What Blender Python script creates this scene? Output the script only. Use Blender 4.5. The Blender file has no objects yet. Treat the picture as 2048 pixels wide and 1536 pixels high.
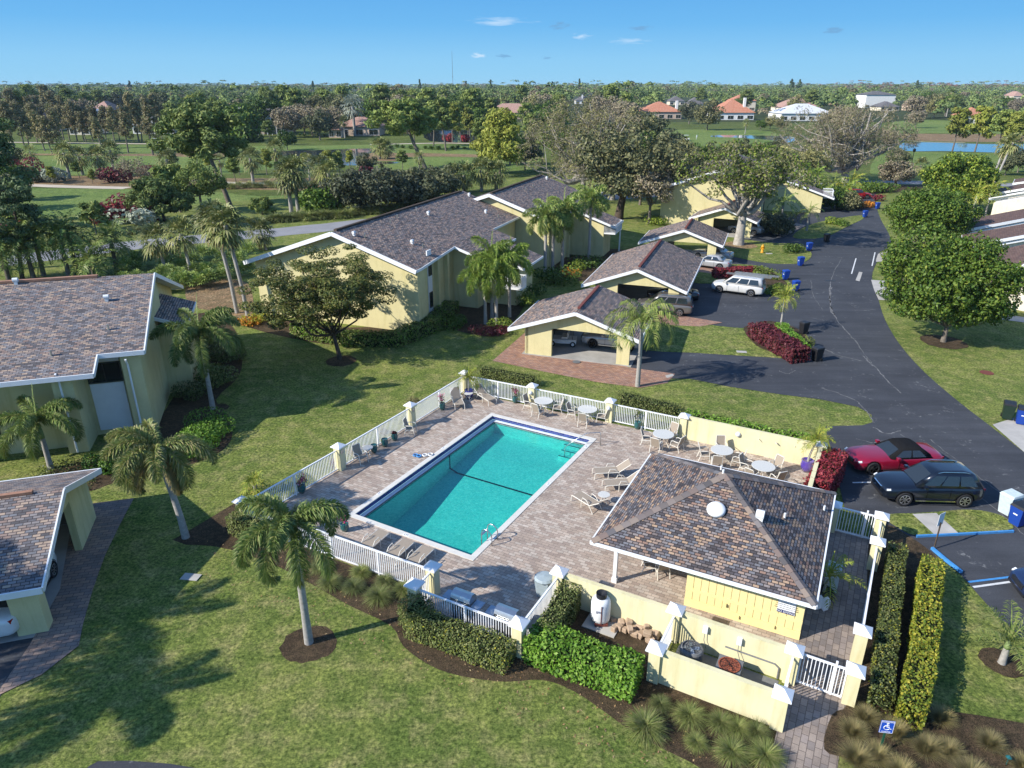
import bpy, bmesh, math, random
import numpy as np
from mathutils import Vector, Matrix, Euler
S = bpy.context.scene
COL = S.collection
R = math.radians
# ---------------------------------------------------------------- camera, sky, sun, exposure
CAM_H = 19.0
FPX = 1420.0                       # focal length in photo pixels (2048 wide)
TILT = math.atan((768 - 170) / FPX)
cam = bpy.data.cameras.new('camera'); cam_o = bpy.data.objects.new('camera', cam); COL.objects.link(cam_o)
cam.sensor_width = 36; cam.lens = FPX / 2048 * 36; cam.clip_start = 0.3; cam.clip_end = 30000
cam_o.location = (0, 0, CAM_H); cam_o.rotation_euler = (R(90) - TILT, 0, 0)
S.camera = cam_o
SUN_AZ, SUN_EL = R(22), R(33)      # azimuth the light travels towards (ccw from +x), elevation of the sun
W = bpy.data.worlds.new('World'); S.world = W; W.use_nodes = True
wn = W.node_tree.nodes; wl = W.node_tree.links
bg = wn['Background']; sky = wn.new('ShaderNodeTexSky'); sky.sky_type = 'NISHITA'; sky.sun_disc = False
sky.sun_elevation = SUN_EL; sky.sun_rotation = R(248); sky.altitude = 0; sky.air_density = 1.0; sky.dust_density = 0.0; sky.ozone_density = 6.0
tc = wn.new('ShaderNodeTexCoord'); sx = wn.new('ShaderNodeSeparateXYZ'); wl.new(tc.outputs['Generated'], sx.inputs[0])
def wramp(stops, src):
    r = wn.new('ShaderNodeValToRGB'); cr = r.color_ramp
    while len(cr.elements) < len(stops): cr.elements.new(.5)
    for e, (p, c) in zip(cr.elements, stops): e.position = p; e.color = (*c, 1)
    wl.new(src, r.inputs[0]); return r.outputs[0]
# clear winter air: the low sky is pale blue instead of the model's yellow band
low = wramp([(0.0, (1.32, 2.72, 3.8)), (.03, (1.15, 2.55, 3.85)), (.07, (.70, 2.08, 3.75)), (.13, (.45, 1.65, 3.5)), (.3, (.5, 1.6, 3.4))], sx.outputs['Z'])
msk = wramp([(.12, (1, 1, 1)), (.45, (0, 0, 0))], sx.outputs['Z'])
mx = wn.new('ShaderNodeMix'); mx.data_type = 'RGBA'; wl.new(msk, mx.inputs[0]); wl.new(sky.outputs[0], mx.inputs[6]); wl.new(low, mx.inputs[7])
# a few small fair-weather clouds, each at its own bearing
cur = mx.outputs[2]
def cloud(px, py, wdt, hgt, col, dens, seed):
    global cur
    dx, dy = (px - 1024) / FPX, (768 - py) / FPX; ct, st = math.cos(TILT), math.sin(TILT); d = Vector((dx, ct + dy * st, -st + dy * ct)).normalized(); rt = Vector((d.y, -d.x, 0)).normalized(); up = rt.cross(d)
    def dot(v, k):
        n = wn.new('ShaderNodeVectorMath'); n.operation = 'DOT_PRODUCT'; wl.new(tc.outputs['Generated'], n.inputs[0]); n.inputs[1].default_value = tuple(v * k); return n.outputs['Value']
    cb = wn.new('ShaderNodeCombineXYZ'); wl.new(dot(rt, FPX / wdt), cb.inputs[0]); wl.new(dot(up, FPX / hgt), cb.inputs[1]); nz = wn.new('ShaderNodeTexNoise'); nz.inputs['Scale'].default_value = 1.6; nz.inputs['Detail'].default_value = 6; of = wn.new('ShaderNodeVectorMath'); of.operation = 'ADD'; wl.new(cb.outputs[0], of.inputs[0]); of.inputs[1].default_value = (seed * 3.1, seed, seed); wl.new(of.outputs[0], nz.inputs['Vector'])
    ln = wn.new('ShaderNodeVectorMath'); ln.operation = 'LENGTH'; wl.new(cb.outputs[0], ln.inputs[0]); fwd = dot(d, 1)
    m1 = wn.new('ShaderNodeMath'); m1.operation = 'SUBTRACT'; wl.new(nz.outputs['Fac'], m1.inputs[0]); m2 = wn.new('ShaderNodeMath'); m2.operation = 'MULTIPLY'; wl.new(ln.outputs['Value'], m2.inputs[0]); m2.inputs[1].default_value = .42; wl.new(m2.outputs[0], m1.inputs[1])
    m3 = wn.new('ShaderNodeMath'); m3.operation = 'MULTIPLY_ADD'; m3.use_clamp = True; wl.new(m1.outputs[0], m3.inputs[0]); m3.inputs[1].default_value = 3.2 * dens; m3.inputs[2].default_value = -.5 * dens
    gt = wn.new('ShaderNodeMath'); gt.operation = 'GREATER_THAN'; wl.new(fwd, gt.inputs[0]); gt.inputs[1].default_value = .2; m4 = wn.new('ShaderNodeMath'); m4.operation = 'MULTIPLY'; wl.new(m3.outputs[0], m4.inputs[0]); wl.new(gt.outputs[0], m4.inputs[1])
    m5 = wn.new('ShaderNodeMath'); m5.operation = 'MINIMUM'; wl.new(m4.outputs[0], m5.inputs[0]); m5.inputs[1].default_value = .7; mm_ = wn.new('ShaderNodeMix'); mm_.data_type = 'RGBA'; wl.new(m5.outputs[0], mm_.inputs[0]); wl.new(cur, mm_.inputs[6]); mm_.inputs[7].default_value = (*col, 1); cur = mm_.outputs[2]
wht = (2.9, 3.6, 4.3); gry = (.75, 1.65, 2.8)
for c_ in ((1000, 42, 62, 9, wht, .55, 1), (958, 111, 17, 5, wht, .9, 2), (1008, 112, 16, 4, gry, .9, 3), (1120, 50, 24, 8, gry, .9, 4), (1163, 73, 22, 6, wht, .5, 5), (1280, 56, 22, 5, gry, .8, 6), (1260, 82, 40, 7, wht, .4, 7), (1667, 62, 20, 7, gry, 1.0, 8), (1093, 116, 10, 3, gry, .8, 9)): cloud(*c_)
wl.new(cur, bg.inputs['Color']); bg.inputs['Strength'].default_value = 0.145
sl = bpy.data.lights.new('sun', 'SUN'); sl.energy = 4.2; sl.angle = R(0.53); sl.color = (1, .945, .85)
sun_o = bpy.data.objects.new('sun', sl); COL.objects.link(sun_o)
SUND = Vector((math.cos(SUN_AZ) * math.cos(SUN_EL), math.sin(SUN_AZ) * math.cos(SUN_EL), -math.sin(SUN_EL)))
sun_o.rotation_euler = SUND.to_track_quat('-Z', 'Y').to_euler(); sun_o.location = (0, 0, 60)
S.view_settings.view_transform = 'Standard'; S.view_settings.look = 'None'; S.view_settings.exposure = 0.72; S.view_settings.gamma = 1
S.cycles.max_bounces = 6; S.cycles.diffuse_bounces = 2; S.cycles.glossy_bounces = 2; S.cycles.transmission_bounces = 3
S.cycles.transparent_max_bounces = 8; S.cycles.caustics_reflective = False; S.cycles.caustics_refractive = False
# ---------------------------------------------------------------- photo pixel -> place on a level plane of height h
_s, _c = math.sin(TILT), math.cos(TILT)
def G(u, v, h=0.0):
    dv = v - 768; k = (CAM_H - h) / (FPX * _s + dv * _c)
    return (k * (u - 1024), k * (FPX * _c - dv * _s))
def HG(base, top):                 # height of a point standing over ground pixel `base` seen at image row `top`
    y = G(*base)[1]; dv = top - 768
    return CAM_H - y * (FPX * _s + dv * _c) / (FPX * _c - dv * _s)
GA = R(-28.5)                      # the pool yard's grid: X axis (fence direction) and Y axis
UX = (math.cos(GA), math.sin(GA)); UY = (-math.sin(GA), math.cos(GA))
# ---------------------------------------------------------------- object helpers
def tag(o, label=None, cat=None, group=None, kind=None):
    if label: o['label'] = label
    if cat: o['category'] = cat
    if group: o['group'] = group
    if kind: o['kind'] = kind
    return o
def thing(name, label, cat, loc=(0, 0, 0), rz=0, group=None):
    o = bpy.data.objects.new(name, None); COL.objects.link(o); o.location = (loc[0], loc[1], loc[2] if len(loc) > 2 else 0)
    o.rotation_euler = (0, 0, rz); o.empty_display_size = .3
    return tag(o, label, cat, group)
def link(name, me, parent=None):
    o = bpy.data.objects.new(name, me); COL.objects.link(o)
    if parent: o.parent = parent
    return o
def dup(root, loc, rz=0, label=None, group=None, scale=None):
    r = root.copy(); COL.objects.link(r); r.location = (loc[0], loc[1], loc[2] if len(loc) > 2 else 0); r.rotation_euler = (0, 0, rz)
    if scale: r.scale = (scale,) * 3 if not isinstance(scale, tuple) else scale
    if label: r['label'] = label
    if group: r['group'] = group
    for ch in list(root.children):
        c = ch.copy(); COL.objects.link(c); c.parent = r
        for g in ch.children:
            d = g.copy(); COL.objects.link(d); d.parent = c
    return r
class MB:
    """collects faces of one part"""
    def __init__(s): s.v = []; s.f = []; s.uv = {}
    def add(s, vs, fs, uv=None):
        n = len(s.v); s.v += [tuple(p) for p in vs]
        for i, f in enumerate(fs):
            if uv: s.uv[len(s.f)] = uv[i]
            s.f.append(tuple(n + k for k in f))
        return s
    def box(s, c, d, rz=0, tilt=None):
        m = Matrix.Rotation(rz, 3, 'Z')
        if tilt is not None: m = m @ tilt
        vs = [m @ Vector((x * d[0] / 2, y * d[1] / 2, z * d[2] / 2)) + Vector(c) for x in (-1, 1) for y in (-1, 1) for z in (-1, 1)]
        return s.add(vs, [(0, 1, 3, 2), (4, 6, 7, 5), (0, 4, 5, 1), (2, 3, 7, 6), (0, 2, 6, 4), (1, 5, 7, 3)])
    def boxz(s, c, d, rz=0):       # c = centre of the bottom face
        return s.box((c[0], c[1], c[2] + d[2] / 2), d, rz)
    def bar(s, p, q, w, h):        # box beam from p to q
        p, q = Vector(p), Vector(q); d = q - p; L = d.length
        if L < 1e-6: return s
        d /= L; up = Vector((0, 0, 1)) if abs(d.z) < .99 else Vector((0, 1, 0))
        sx = d.cross(up).normalized() * (w / 2); sz = sx.cross(d).normalized() * (h / 2)
        vs = [a + b * sx + c * sz for a in (p, q) for b in (-1, 1) for c in (-1, 1)]
        return s.add(vs, [(0, 1, 3, 2), (4, 6, 7, 5), (0, 4, 5, 1), (2, 3, 7, 6), (0, 2, 6, 4), (1, 5, 7, 3)])
    def tube(s, pts, rad, n=6, cap=True):
        pts = [Vector(p) for p in pts]; k = len(pts)
        if not isinstance(rad, (list, tuple)): rad = [rad] * k
        rings = []; pa = None
        for i, p in enumerate(pts):
            d = (pts[min(i + 1, k - 1)] - pts[max(i - 1, 0)]).normalized()
            if pa is None: pa = d.orthogonal().normalized()
            pa = (pa - d * pa.dot(d)).normalized(); pb = d.cross(pa)
            rings.append([p + (pa * math.cos(2 * math.pi * j / n) + pb * math.sin(2 * math.pi * j / n)) * rad[i] for j in range(n)])
        vs = [q for r in rings for q in r]; fs = []
        for i in range(k - 1):
            for j in range(n): fs.append((i * n + j, i * n + (j + 1) % n, (i + 1) * n + (j + 1) % n, (i + 1) * n + j))
        if cap: fs.append(tuple(range(n - 1, -1, -1))); fs.append(tuple((k - 1) * n + j for j in range(n)))
        return s.add(vs, fs)
    def lathe(s, prof, c=(0, 0, 0), n=16, axis='z'):
        vs = []; fs = []
        for (r, z) in prof:
            for j in range(n):
                a = 2 * math.pi * j / n; p = (r * math.cos(a), r * math.sin(a), z)
                if axis == 'y': p = (p[0], p[2], p[1])
                if axis == 'x': p = (p[2], p[0], p[1])
                vs.append((p[0] + c[0], p[1] + c[1], p[2] + c[2]))
        k = len(prof)
        for i in range(k - 1):
            for j in range(n):
                q = (i * n + j, i * n + (j + 1) % n, (i + 1) * n + (j + 1) % n, (i + 1) * n + j)
                fs.append(q if axis != 'y' else q[::-1])
        if prof[0][0] > 1e-4: fs.append(tuple(range(n - 1, -1, -1)))
        if prof[-1][0] > 1e-4: fs.append(tuple((k - 1) * n + j for j in range(n)))
        return s.add(vs, fs)
    def prism(s, poly, z0, z1):    # poly = [(x,y)...] counter-clockwise or not
        ar = sum(poly[i][0] * poly[(i + 1) % len(poly)][1] - poly[(i + 1) % len(poly)][0] * poly[i][1] for i in range(len(poly)))
        if ar < 0: poly = poly[::-1]
        n = len(poly); vs = [(p[0], p[1], z0) for p in poly] + [(p[0], p[1], z1) for p in poly]
        fs = [tuple(range(n - 1, -1, -1)), tuple(range(n, 2 * n))] + [(i, (i + 1) % n, n + (i + 1) % n, n + i) for i in range(n)]
        return s.add(vs, fs)
    def build(s, name, m, parent=None, smooth=False):
        me = bpy.data.meshes.new(name); me.from_pydata(s.v, [], s.f); me.materials.append(m)
        if s.uv:
            ul = me.uv_layers.new(name='UVMap'); 
            for i, p in enumerate(me.polygons):
                if i in s.uv:
                    for k, li in enumerate(p.loop_indices): ul.data[li].uv = s.uv[i][k]
        if smooth: me.shade_smooth()
        me.update()
        return link(name, me, parent)
def np_mesh(name, V, F, m):
    """V (n,3), F (k,4) -> mesh, fast"""
    me = bpy.data.meshes.new(name); V = np.asarray(V, np.float32); F = np.asarray(F, np.int32); k, q = F.shape
    me.vertices.add(len(V)); me.vertices.foreach_set('co', V.ravel())
    me.loops.add(k * q); me.loops.foreach_set('vertex_index', F.ravel())
    me.polygons.add(k); me.polygons.foreach_set('loop_start', np.arange(0, k * q, q, dtype=np.int32))
    try: me.polygons.foreach_set('loop_total', np.full(k, q, np.int32))
    except Exception: pass
    me.materials.append(m); me.update(calc_edges=True); me.validate()
    return me
def sheet(name, pts, z, m, label=None, cat=None, kind='structure'):
    mb = MB(); n = len(pts); ar = sum(pts[i][0] * pts[(i + 1) % n][1] - pts[(i + 1) % n][0] * pts[i][1] for i in range(n))
    if ar < 0: pts = pts[::-1]
    from mathutils.geometry import tessellate_polygon
    tri = tessellate_polygon([[Vector((p[0], p[1], 0)) for p in pts]]); me = bpy.data.meshes.new(name)
    def up(t): a, b, c = (pts[i] for i in t); return t if (b[0] - a[0]) * (c[1] - a[1]) - (b[1] - a[1]) * (c[0] - a[0]) > 0 else t[::-1]
    me.from_pydata([(p[0], p[1], z) for p in pts], [], [up(t) for t in tri]); me.materials.append(m)
    o = link(name, me); o['kind'] = kind
    return o
def smoothpx(pts, k=3, closed=True):   # Catmull-Rom through the points
    out = []; n = len(pts)
    for i in range(n if closed else n - 1):
        p0, p1, p2, p3 = (pts[(i - 1) % n] if closed or i > 0 else pts[0]), pts[i], pts[(i + 1) % n], (pts[(i + 2) % n] if closed or i + 2 < n else pts[-1])
        for t in range(k):
            t /= k; out.append(tuple(.5 * (2 * p1[a] + (p2[a] - p0[a]) * t + (2 * p0[a] - 5 * p1[a] + 4 * p2[a] - p3[a]) * t * t + (3 * p1[a] - p0[a] - 3 * p2[a] + p3[a]) * t ** 3) for a in (0, 1)))
    if not closed: out.append(pts[-1])
    return out
def GP(px, h=0): return [G(u, v, h) for u, v in px]
# ---------------------------------------------------------------- materials
def mat(name, rough=.7, spec=.3, metal=0.0):
    m = bpy.data.materials.new(name); m.use_nodes = True; nt = m.node_tree; b = nt.nodes['Principled BSDF']
    b.inputs['Roughness'].default_value = rough; b.inputs['Specular IOR Level'].default_value = spec; b.inputs['Metallic'].default_value = metal
    return m, nt, b
def N(nt, t, **kw):
    n = nt.nodes.new('ShaderNode' + t)
    for k, v in kw.items():
        if k.startswith('i_'):
            key = k[2:].replace('_', ' '); n.inputs[int(key) if key.isdigit() else key].default_value = v
        else: setattr(n, k, v)
    return n
def ramp(nt, stops, interp='LINEAR'):
    r = nt.nodes.new('ShaderNodeValToRGB'); cr = r.color_ramp; cr.interpolation = interp
    while len(cr.elements) < len(stops): cr.elements.new(.5)
    for e, (p, c) in zip(cr.elements, stops): e.position = p; e.color = (c[0], c[1], c[2], 1)
    return r
def C(h):                              # sRGB hex -> linear
    h = h.lstrip('#'); o = []
    for i in (0, 2, 4):
        c = int(h[i:i + 2], 16) / 255; o.append(c / 12.92 if c <= .04045 else ((c + .055) / 1.055) ** 2.4)
    return tuple(o)
def mixc(nt, fac, a, b, blend='MIX'):
    n = nt.nodes.new('ShaderNodeMix'); n.data_type = 'RGBA'; n.blend_type = blend
    for sock, v in ((n.inputs[0], fac), (n.inputs[6], a), (n.inputs[7], b)):
        if hasattr(v, 'is_output') or isinstance(v, bpy.types.NodeSocket): nt.links.new(v, sock)
        elif isinstance(v, (int, float)): sock.default_value = v
        else: sock.default_value = (v[0], v[1], v[2], 1)
    return n.outputs[2]
def noise(nt, scale, detail=4, rough=.6, vec=None, dist=0):
    n = N(nt, 'TexNoise'); n.inputs['Scale'].default_value = scale; n.inputs['Detail'].default_value = detail; n.inputs['Roughness'].default_value = rough; n.inputs['Distortion'].default_value = dist
    if vec is None: vec = N(nt, 'TexCoord').outputs['Object']
    nt.links.new(vec, n.inputs['Vector']); return n.outputs['Fac']
def bump(nt, b, h, strength=.3, dist=.02):
    n = N(nt, 'Bump'); n.inputs['Strength'].default_value = strength; n.inputs['Distance'].default_value = dist
    nt.links.new(h, n.inputs['Height']); nt.links.new(n.outputs[0], b.inputs['Normal'])
def rotvec(nt, ang, src='Object'):
    mp = N(nt, 'Mapping'); mp.inputs['Rotation'].default_value = (0, 0, ang); nt.links.new(N(nt, 'TexCoord').outputs[src], mp.inputs['Vector']); return mp.outputs[0]
def m_plain(name, col, rough=.6, spec=.3, metal=0, var=.12, scale=6, bmp=0):
    m, nt, b = mat(name, rough, spec, metal)
    f = noise(nt, scale, 5); c1 = tuple(x * (1 - var) for x in col); c2 = tuple(min(1, x * (1 + var)) for x in col)
    r = ramp(nt, [(.3, c1), (.7, c2)]); nt.links.new(f, r.inputs[0]); nt.links.new(r.outputs[0], b.inputs['Base Color'])
    if bmp: bump(nt, b, noise(nt, scale * 8, 3), bmp, .01)
    return m
def m_grass(name, c1, c2, c3, fine=22, big=.35, k3=.5, con=1.0):
    m, nt, b = mat(name, .9, .1)
    n1 = noise(nt, big, 6, .68); n2 = noise(nt, fine, 8, .82); n3 = noise(nt, big * 5, 7, .72); n4 = noise(nt, fine * .22, 4, .65)
    r1 = ramp(nt, [(.40, c1), (.60, c2)]); nt.links.new(n1, r1.inputs[0])
    r3 = ramp(nt, [(.47, (0, 0, 0)), (.66, (1, 1, 1))]); nt.links.new(n3, r3.inputs[0])
    mx = N(nt, 'Math', operation='MULTIPLY'); nt.links.new(r3.outputs[0], mx.inputs[0]); mx.inputs[1].default_value = k3
    a = mixc(nt, mx.outputs[0], r1.outputs[0], c3)
    r2 = ramp(nt, [(.36, (.20, .24, .18)), (.46, (.70, .74, .64)), (.54, (1.2, 1.18, 1.1)), (.66, (2.3, 2.15, 1.7))]); nt.links.new(n2, r2.inputs[0])
    a = mixc(nt, con, a, r2.outputs[0], 'MULTIPLY')
    r4 = ramp(nt, [(.35, (.72, .78, .7)), (.65, (1.22, 1.18, 1.1))]); nt.links.new(n4, r4.inputs[0])
    out = mixc(nt, 1.0, a, r4.outputs[0], 'MULTIPLY'); nt.links.new(out, b.inputs['Base Color'])
    bump(nt, b, n2, 1.0, .06)
    return m
def m_brick(name, cols, bw, bh, mort, mcol, ang=None, rough=.8, off=.5, uv=False, wear=.25, msize=.012, bmp=.35, squash=1):
    """bricks / shingles / pavers: every unit takes its own colour"""
    m, nt, b = mat(name, rough, .2)
    vec = N(nt, 'UVMap').outputs[0] if uv else rotvec(nt, -(ang or 0))
    br = N(nt, 'TexBrick'); br.offset = off; br.squash = squash; nt.links.new(vec, br.inputs['Vector'])
    br.inputs['Scale'].default_value = 1; br.inputs['Brick Width'].default_value = bw; br.inputs['Row Height'].default_value = bh
    br.inputs['Mortar Size'].default_value = msize; br.inputs['Mortar Smooth'].default_value = .1
    br.inputs['Color1'].default_value = (0, 0, 0, 1); br.inputs['Color2'].default_value = (1, 1, 1, 1); br.inputs['Mortar'].default_value = (0, 0, 0, 1); br.inputs['Bias'].default_value = 0
    k = len(cols); r = ramp(nt, [(i / k, c) for i, c in enumerate(cols)], 'CONSTANT'); nt.links.new(br.outputs['Color'], r.inputs[0])
    n2 = noise(nt, 1.1, 5, .65, vec); r2 = ramp(nt, [(.3, (1 - wear,) * 3), (.7, (1 + wear * .6,) * 3)]); nt.links.new(n2, r2.inputs[0])
    a = mixc(nt, 1.0, r.outputs[0], r2.outputs[0], 'MULTIPLY')
    n3 = noise(nt, 40, 3, .7, vec); r3 = ramp(nt, [(.3, (.82,) * 3), (.7, (1.15,) * 3)]); nt.links.new(n3, r3.inputs[0])
    a = mixc(nt, 1.0, a, r3.outputs[0], 'MULTIPLY')
    out = mixc(nt, br.outputs['Fac'], a, mcol); nt.links.new(out, b.inputs['Base Color'])
    inv = N(nt, 'Math', operation='SUBTRACT'); inv.inputs[0].default_value = 1; nt.links.new(br.outputs['Fac'], inv.inputs[1])
    bump(nt, b, inv.outputs[0], bmp, .015)
    return m
GAIN = dict(fan_leaf=1.9, pine_needles=1.75, pine_needles_yellow=1.35, pine_needles_dark=1.9, oak_leaf=1.75, oak_leaf_dark=1.7, twigs=1.5, brown_needles=2.1, fine_leaf_olive=1.15, broad_leaf_green=1.05, broad_leaf_yellowgreen=1.25, wood_leaf_green=2.2, wood_leaf_brown=1.9, wood_leaf_light=1.6, wood_leaf_russet=1.3, hedge_leaf=1.45, waxy_leaf=1.25, yellow_leaf=.95, palm_leaf_queen=1.35, palm_leaf_bright=1.25, palm_leaf=1.9, palm_leaf_dry=1.4, blade_leaf=1.15, dry_grass=1.35, ridge_shingle=1.0, palmetto_leaf=1.5)
def m_leaf(name, cols, rough=.45, spec=.35, trans=.25, obj_var=.25, patch=0):
    """foliage: each leaf (mesh island) has its own tone, each plant its own shift"""
    cols = [sc(c, GAIN.get(name, 1.2)) for c in cols]; spec = min(spec, .22); rough = max(rough, .5)
    m, nt, b = mat(name, rough, spec); g = N(nt, 'NewGeometry'); oi = N(nt, 'ObjectInfo')
    k = len(cols); r = ramp(nt, [(i / max(1, k - 1), c) for i, c in enumerate(cols)]); nt.links.new(g.outputs['Random Per Island'], r.inputs[0])
    r2 = ramp(nt, [(0, (1 - obj_var, 1 - obj_var, 1 - obj_var)), (1, (1 + obj_var, 1 + obj_var * .8, 1))]); nt.links.new(oi.outputs['Random'], r2.inputs[0])
    a = mixc(nt, 1.0, r.outputs[0], r2.outputs[0], 'MULTIPLY'); 
    if patch:
        pn = noise(nt, patch, 3, .6, N(nt, 'TexCoord').outputs['Object']); rp = ramp(nt, [(.36, (.62, .66, .62)), (.5, (1, 1, 1)), (.64, (1.5, 1.4, 1.15))]); nt.links.new(pn, rp.inputs[0]); a = mixc(nt, 1.0, a, rp.outputs[0], 'MULTIPLY')
    nt.links.new(a, b.inputs['Base Color'])
    if trans:
        t = N(nt, 'BsdfTranslucent'); nt.links.new(a, t.inputs[0]); mx = N(nt, 'MixShader'); mx.inputs[0].default_value = trans
        out = nt.nodes['Material Output']; nt.links.new(b.outputs[0], mx.inputs[1]); nt.links.new(t.outputs[0], mx.inputs[2]); nt.links.new(mx.outputs[0], out.inputs['Surface'])
    return m
def sc(c, k): return tuple(x * k for x in c)
M = {}
M['lawn'] = m_grass('lawn_grass', (.118, .162, .042), (.195, .222, .066), (.34, .29, .15), 7, .20, .60)
M['fairway'] = m_grass('fairway_grass', (.125, .185, .055), (.175, .225, .075), (.20, .22, .085), 3, .03, .45)
M['rough'] = m_grass('rough_grass', (.075, .105, .028), (.115, .145, .04), (.17, .15, .07), 3, .06, .5)
M['woodfloor'] = m_grass('wood_floor', (.035, .050, .020), (.06, .075, .03), (.09, .08, .045), .6, .02, .4)
M['mulch'] = m_grass('bark_mulch', (.065, .045, .034), (.100, .070, .052), (.16, .11, .075), 24, .5, .5)
M['straw'] = m_grass('pine_straw', (.20, .13, .085), (.27, .18, .12), (.33, .25, .17), 5, .12, .5)
M['sand'] = m_plain('path_sand', (.50, .43, .34), .9, .1, var=.12, scale=.4)
M['concrete'] = m_plain('concrete', (.42, .40, .365), .85, .2, var=.14, scale=1.2)
M['roadgrey'] = m_plain('old_road', (.26, .26, .27), .85, .2, var=.1, scale=.5)
M['conc_floor'] = m_plain('carport_floor', (.36, .345, .32), .8, .2, var=.25, scale=.5)
def m_asphalt():
    m, nt, b = mat('asphalt', .82, .25); n1 = noise(nt, .25, 5, .6); n2 = noise(nt, 30, 3, .7)
    r1 = ramp(nt, [(.3, (.042, .045, .053)), (.7, (.064, .068, .077))]); nt.links.new(n1, r1.inputs[0])
    n4 = noise(nt, .55, 8, .72, None, 1.2); r4 = ramp(nt, [(.56, (0, 0, 0)), (.64, (.8,) * 3), (.78, (.3,) * 3)]); nt.links.new(n4, r4.inputs[0])
    n5 = noise(nt, 3.5, 6, .75); r5 = ramp(nt, [(.52, (0, 0, 0)), (.66, (1,) * 3)]); nt.links.new(n5, r5.inputs[0])
    f = N(nt, 'Math', operation='MULTIPLY'); nt.links.new(r4.outputs[0], f.inputs[0]); nt.links.new(r5.outputs[0], f.inputs[1])
    a = mixc(nt, f.outputs[0], r1.outputs[0], (.32, .32, .31))
    mp = N(nt, 'Mapping'); mp.inputs['Scale'].default_value = (.12, 1.3, 1); mp.inputs['Rotation'].default_value = (0, 0, R(55)); nt.links.new(N(nt, 'TexCoord').outputs['Object'], mp.inputs['Vector'])
    n6 = noise(nt, .9, 6, .7, mp.outputs[0]); r6 = ramp(nt, [(.4, (.86,) * 3), (.62, (1.12,) * 3)]); nt.links.new(n6, r6.inputs[0])
    a = mixc(nt, 1.0, a, r6.outputs[0], 'MULTIPLY')
    r2 = ramp(nt, [(.3, (.75,) * 3), (.7, (1.25,) * 3)]); nt.links.new(n2, r2.inputs[0]); a = mixc(nt, 1.0, a, r2.outputs[0], 'MULTIPLY')
    nt.links.new(a, b.inputs['Base Color']); bump(nt, b, n2, .3, .01); return m
M['asphalt'] = m_asphalt(); M['scuff'] = m_plain('asphalt_crack_fill', (.17, .17, .17), .9, .1, var=.5, scale=3)
def m_stucco(name, col, stain=(.30, .30, .08)):
    m, nt, b = mat(name, .85, .15); n1 = noise(nt, .8, 6, .65); n2 = noise(nt, 60, 3, .6)
    r1 = ramp(nt, [(.35, sc(col, .93)), (.65, sc(col, 1.05))]); nt.links.new(n1, r1.inputs[0])
    mp = N(nt, 'Mapping'); mp.inputs['Scale'].default_value = (2.2, 2.2, .25); nt.links.new(N(nt, 'TexCoord').outputs['Object'], mp.inputs['Vector'])
    n3 = noise(nt, 1.0, 6, .65, mp.outputs[0]); r3 = ramp(nt, [(.52, (0, 0, 0)), (.76, (.55,) * 3)]); nt.links.new(n3, r3.inputs[0])
    a = mixc(nt, r3.outputs[0], r1.outputs[0], stain); nt.links.new(a, b.inputs['Base Color']); bump(nt, b, n2, .25, .01); return m
M['stucco'] = m_stucco('yellow_stucco', (.64, .57, .31), (.42, .37, .14))
M['stucco2'] = m_stucco('yellow_yard_wall', (.70, .64, .40), (.45, .40, .14))
M['cream'] = m_stucco('cream_stucco', (.74, .66, .52), (.5, .45, .35))
M['pinkwall'] = m_stucco('tan_stucco', (.55, .42, .32), (.4, .3, .22))
M['whitewall'] = m_stucco('white_stucco', (.78, .77, .74), (.6, .6, .55))
M['white'] = m_plain('white_paint', (.80, .81, .82), .45, .4, var=.04, scale=2)
M['white2'] = m_plain('white_weathered', (.74, .75, .75), .6, .3, var=.10, scale=3)
M['alu'] = m_plain('aluminium', (.62, .62, .60), .3, .5, .9, var=.05)
M['steel'] = m_plain('brushed_steel', (.55, .56, .56), .28, .5, .95, var=.06)
M['black'] = m_plain('black_plastic', (.018, .018, .02), .45, .4, var=.15)
M['rubber'] = m_plain('rubber', (.022, .022, .023), .8, .2, var=.15)
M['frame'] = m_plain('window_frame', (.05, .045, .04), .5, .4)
M['red_tile'] = m_plain('red_ridge', (.17, .055, .045), .8, .2, var=.2, scale=4)
M['tan_tile'] = m_plain('tan_ridge', (.33, .18, .12), .8, .2, var=.2, scale=4)
M['bark_pale'] = m_plain('bark_pale', (.36, .33, .29), .95, .1, var=.3, scale=3, bmp=.4)
M['bark'] = m_plain('bark', (.17, .145, .12), .95, .1, var=.35, scale=5, bmp=.6)
M['bark_dark'] = m_plain('bark_dark', (.085, .065, .05), .95, .1, var=.35, scale=5, bmp=.6)
M['palmtrunk'] = m_plain('palm_trunk', (.33, .31, .28), .9, .15, var=.22, scale=7, bmp=.4)
M['greenshaft'] = m_plain('crownshaft', (.20, .27, .10), .5, .4, var=.15, scale=5)
def m_glass(name, col, rough=.06):
    m, nt, b = mat(name, rough, .8); b.inputs['Base Color'].default_value = (*col, 1); b.inputs['Coat Weight'].default_value = .6; b.inputs['Coat Roughness'].default_value = .03
    return m
M['glass'] = m_glass('window_glass', (.015, .02, .022)); M['carglass'] = m_glass('car_glass', (.02, .025, .027))
def m_paint(name, col, metal=.2, rough=.28):
    m, nt, b = mat(name, rough, .5, metal); b.inputs['Base Color'].default_value = (*col, 1); b.inputs['Coat Weight'].default_value = 1; b.inputs['Coat Roughness'].default_value = .04
    n = noise(nt, 3, 4); r = ramp(nt, [(.3, sc(col, .93)), (.7, sc(col, 1.05))]); nt.links.new(n, r.inputs[0]); nt.links.new(r.outputs[0], b.inputs['Base Color']); return m
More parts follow.
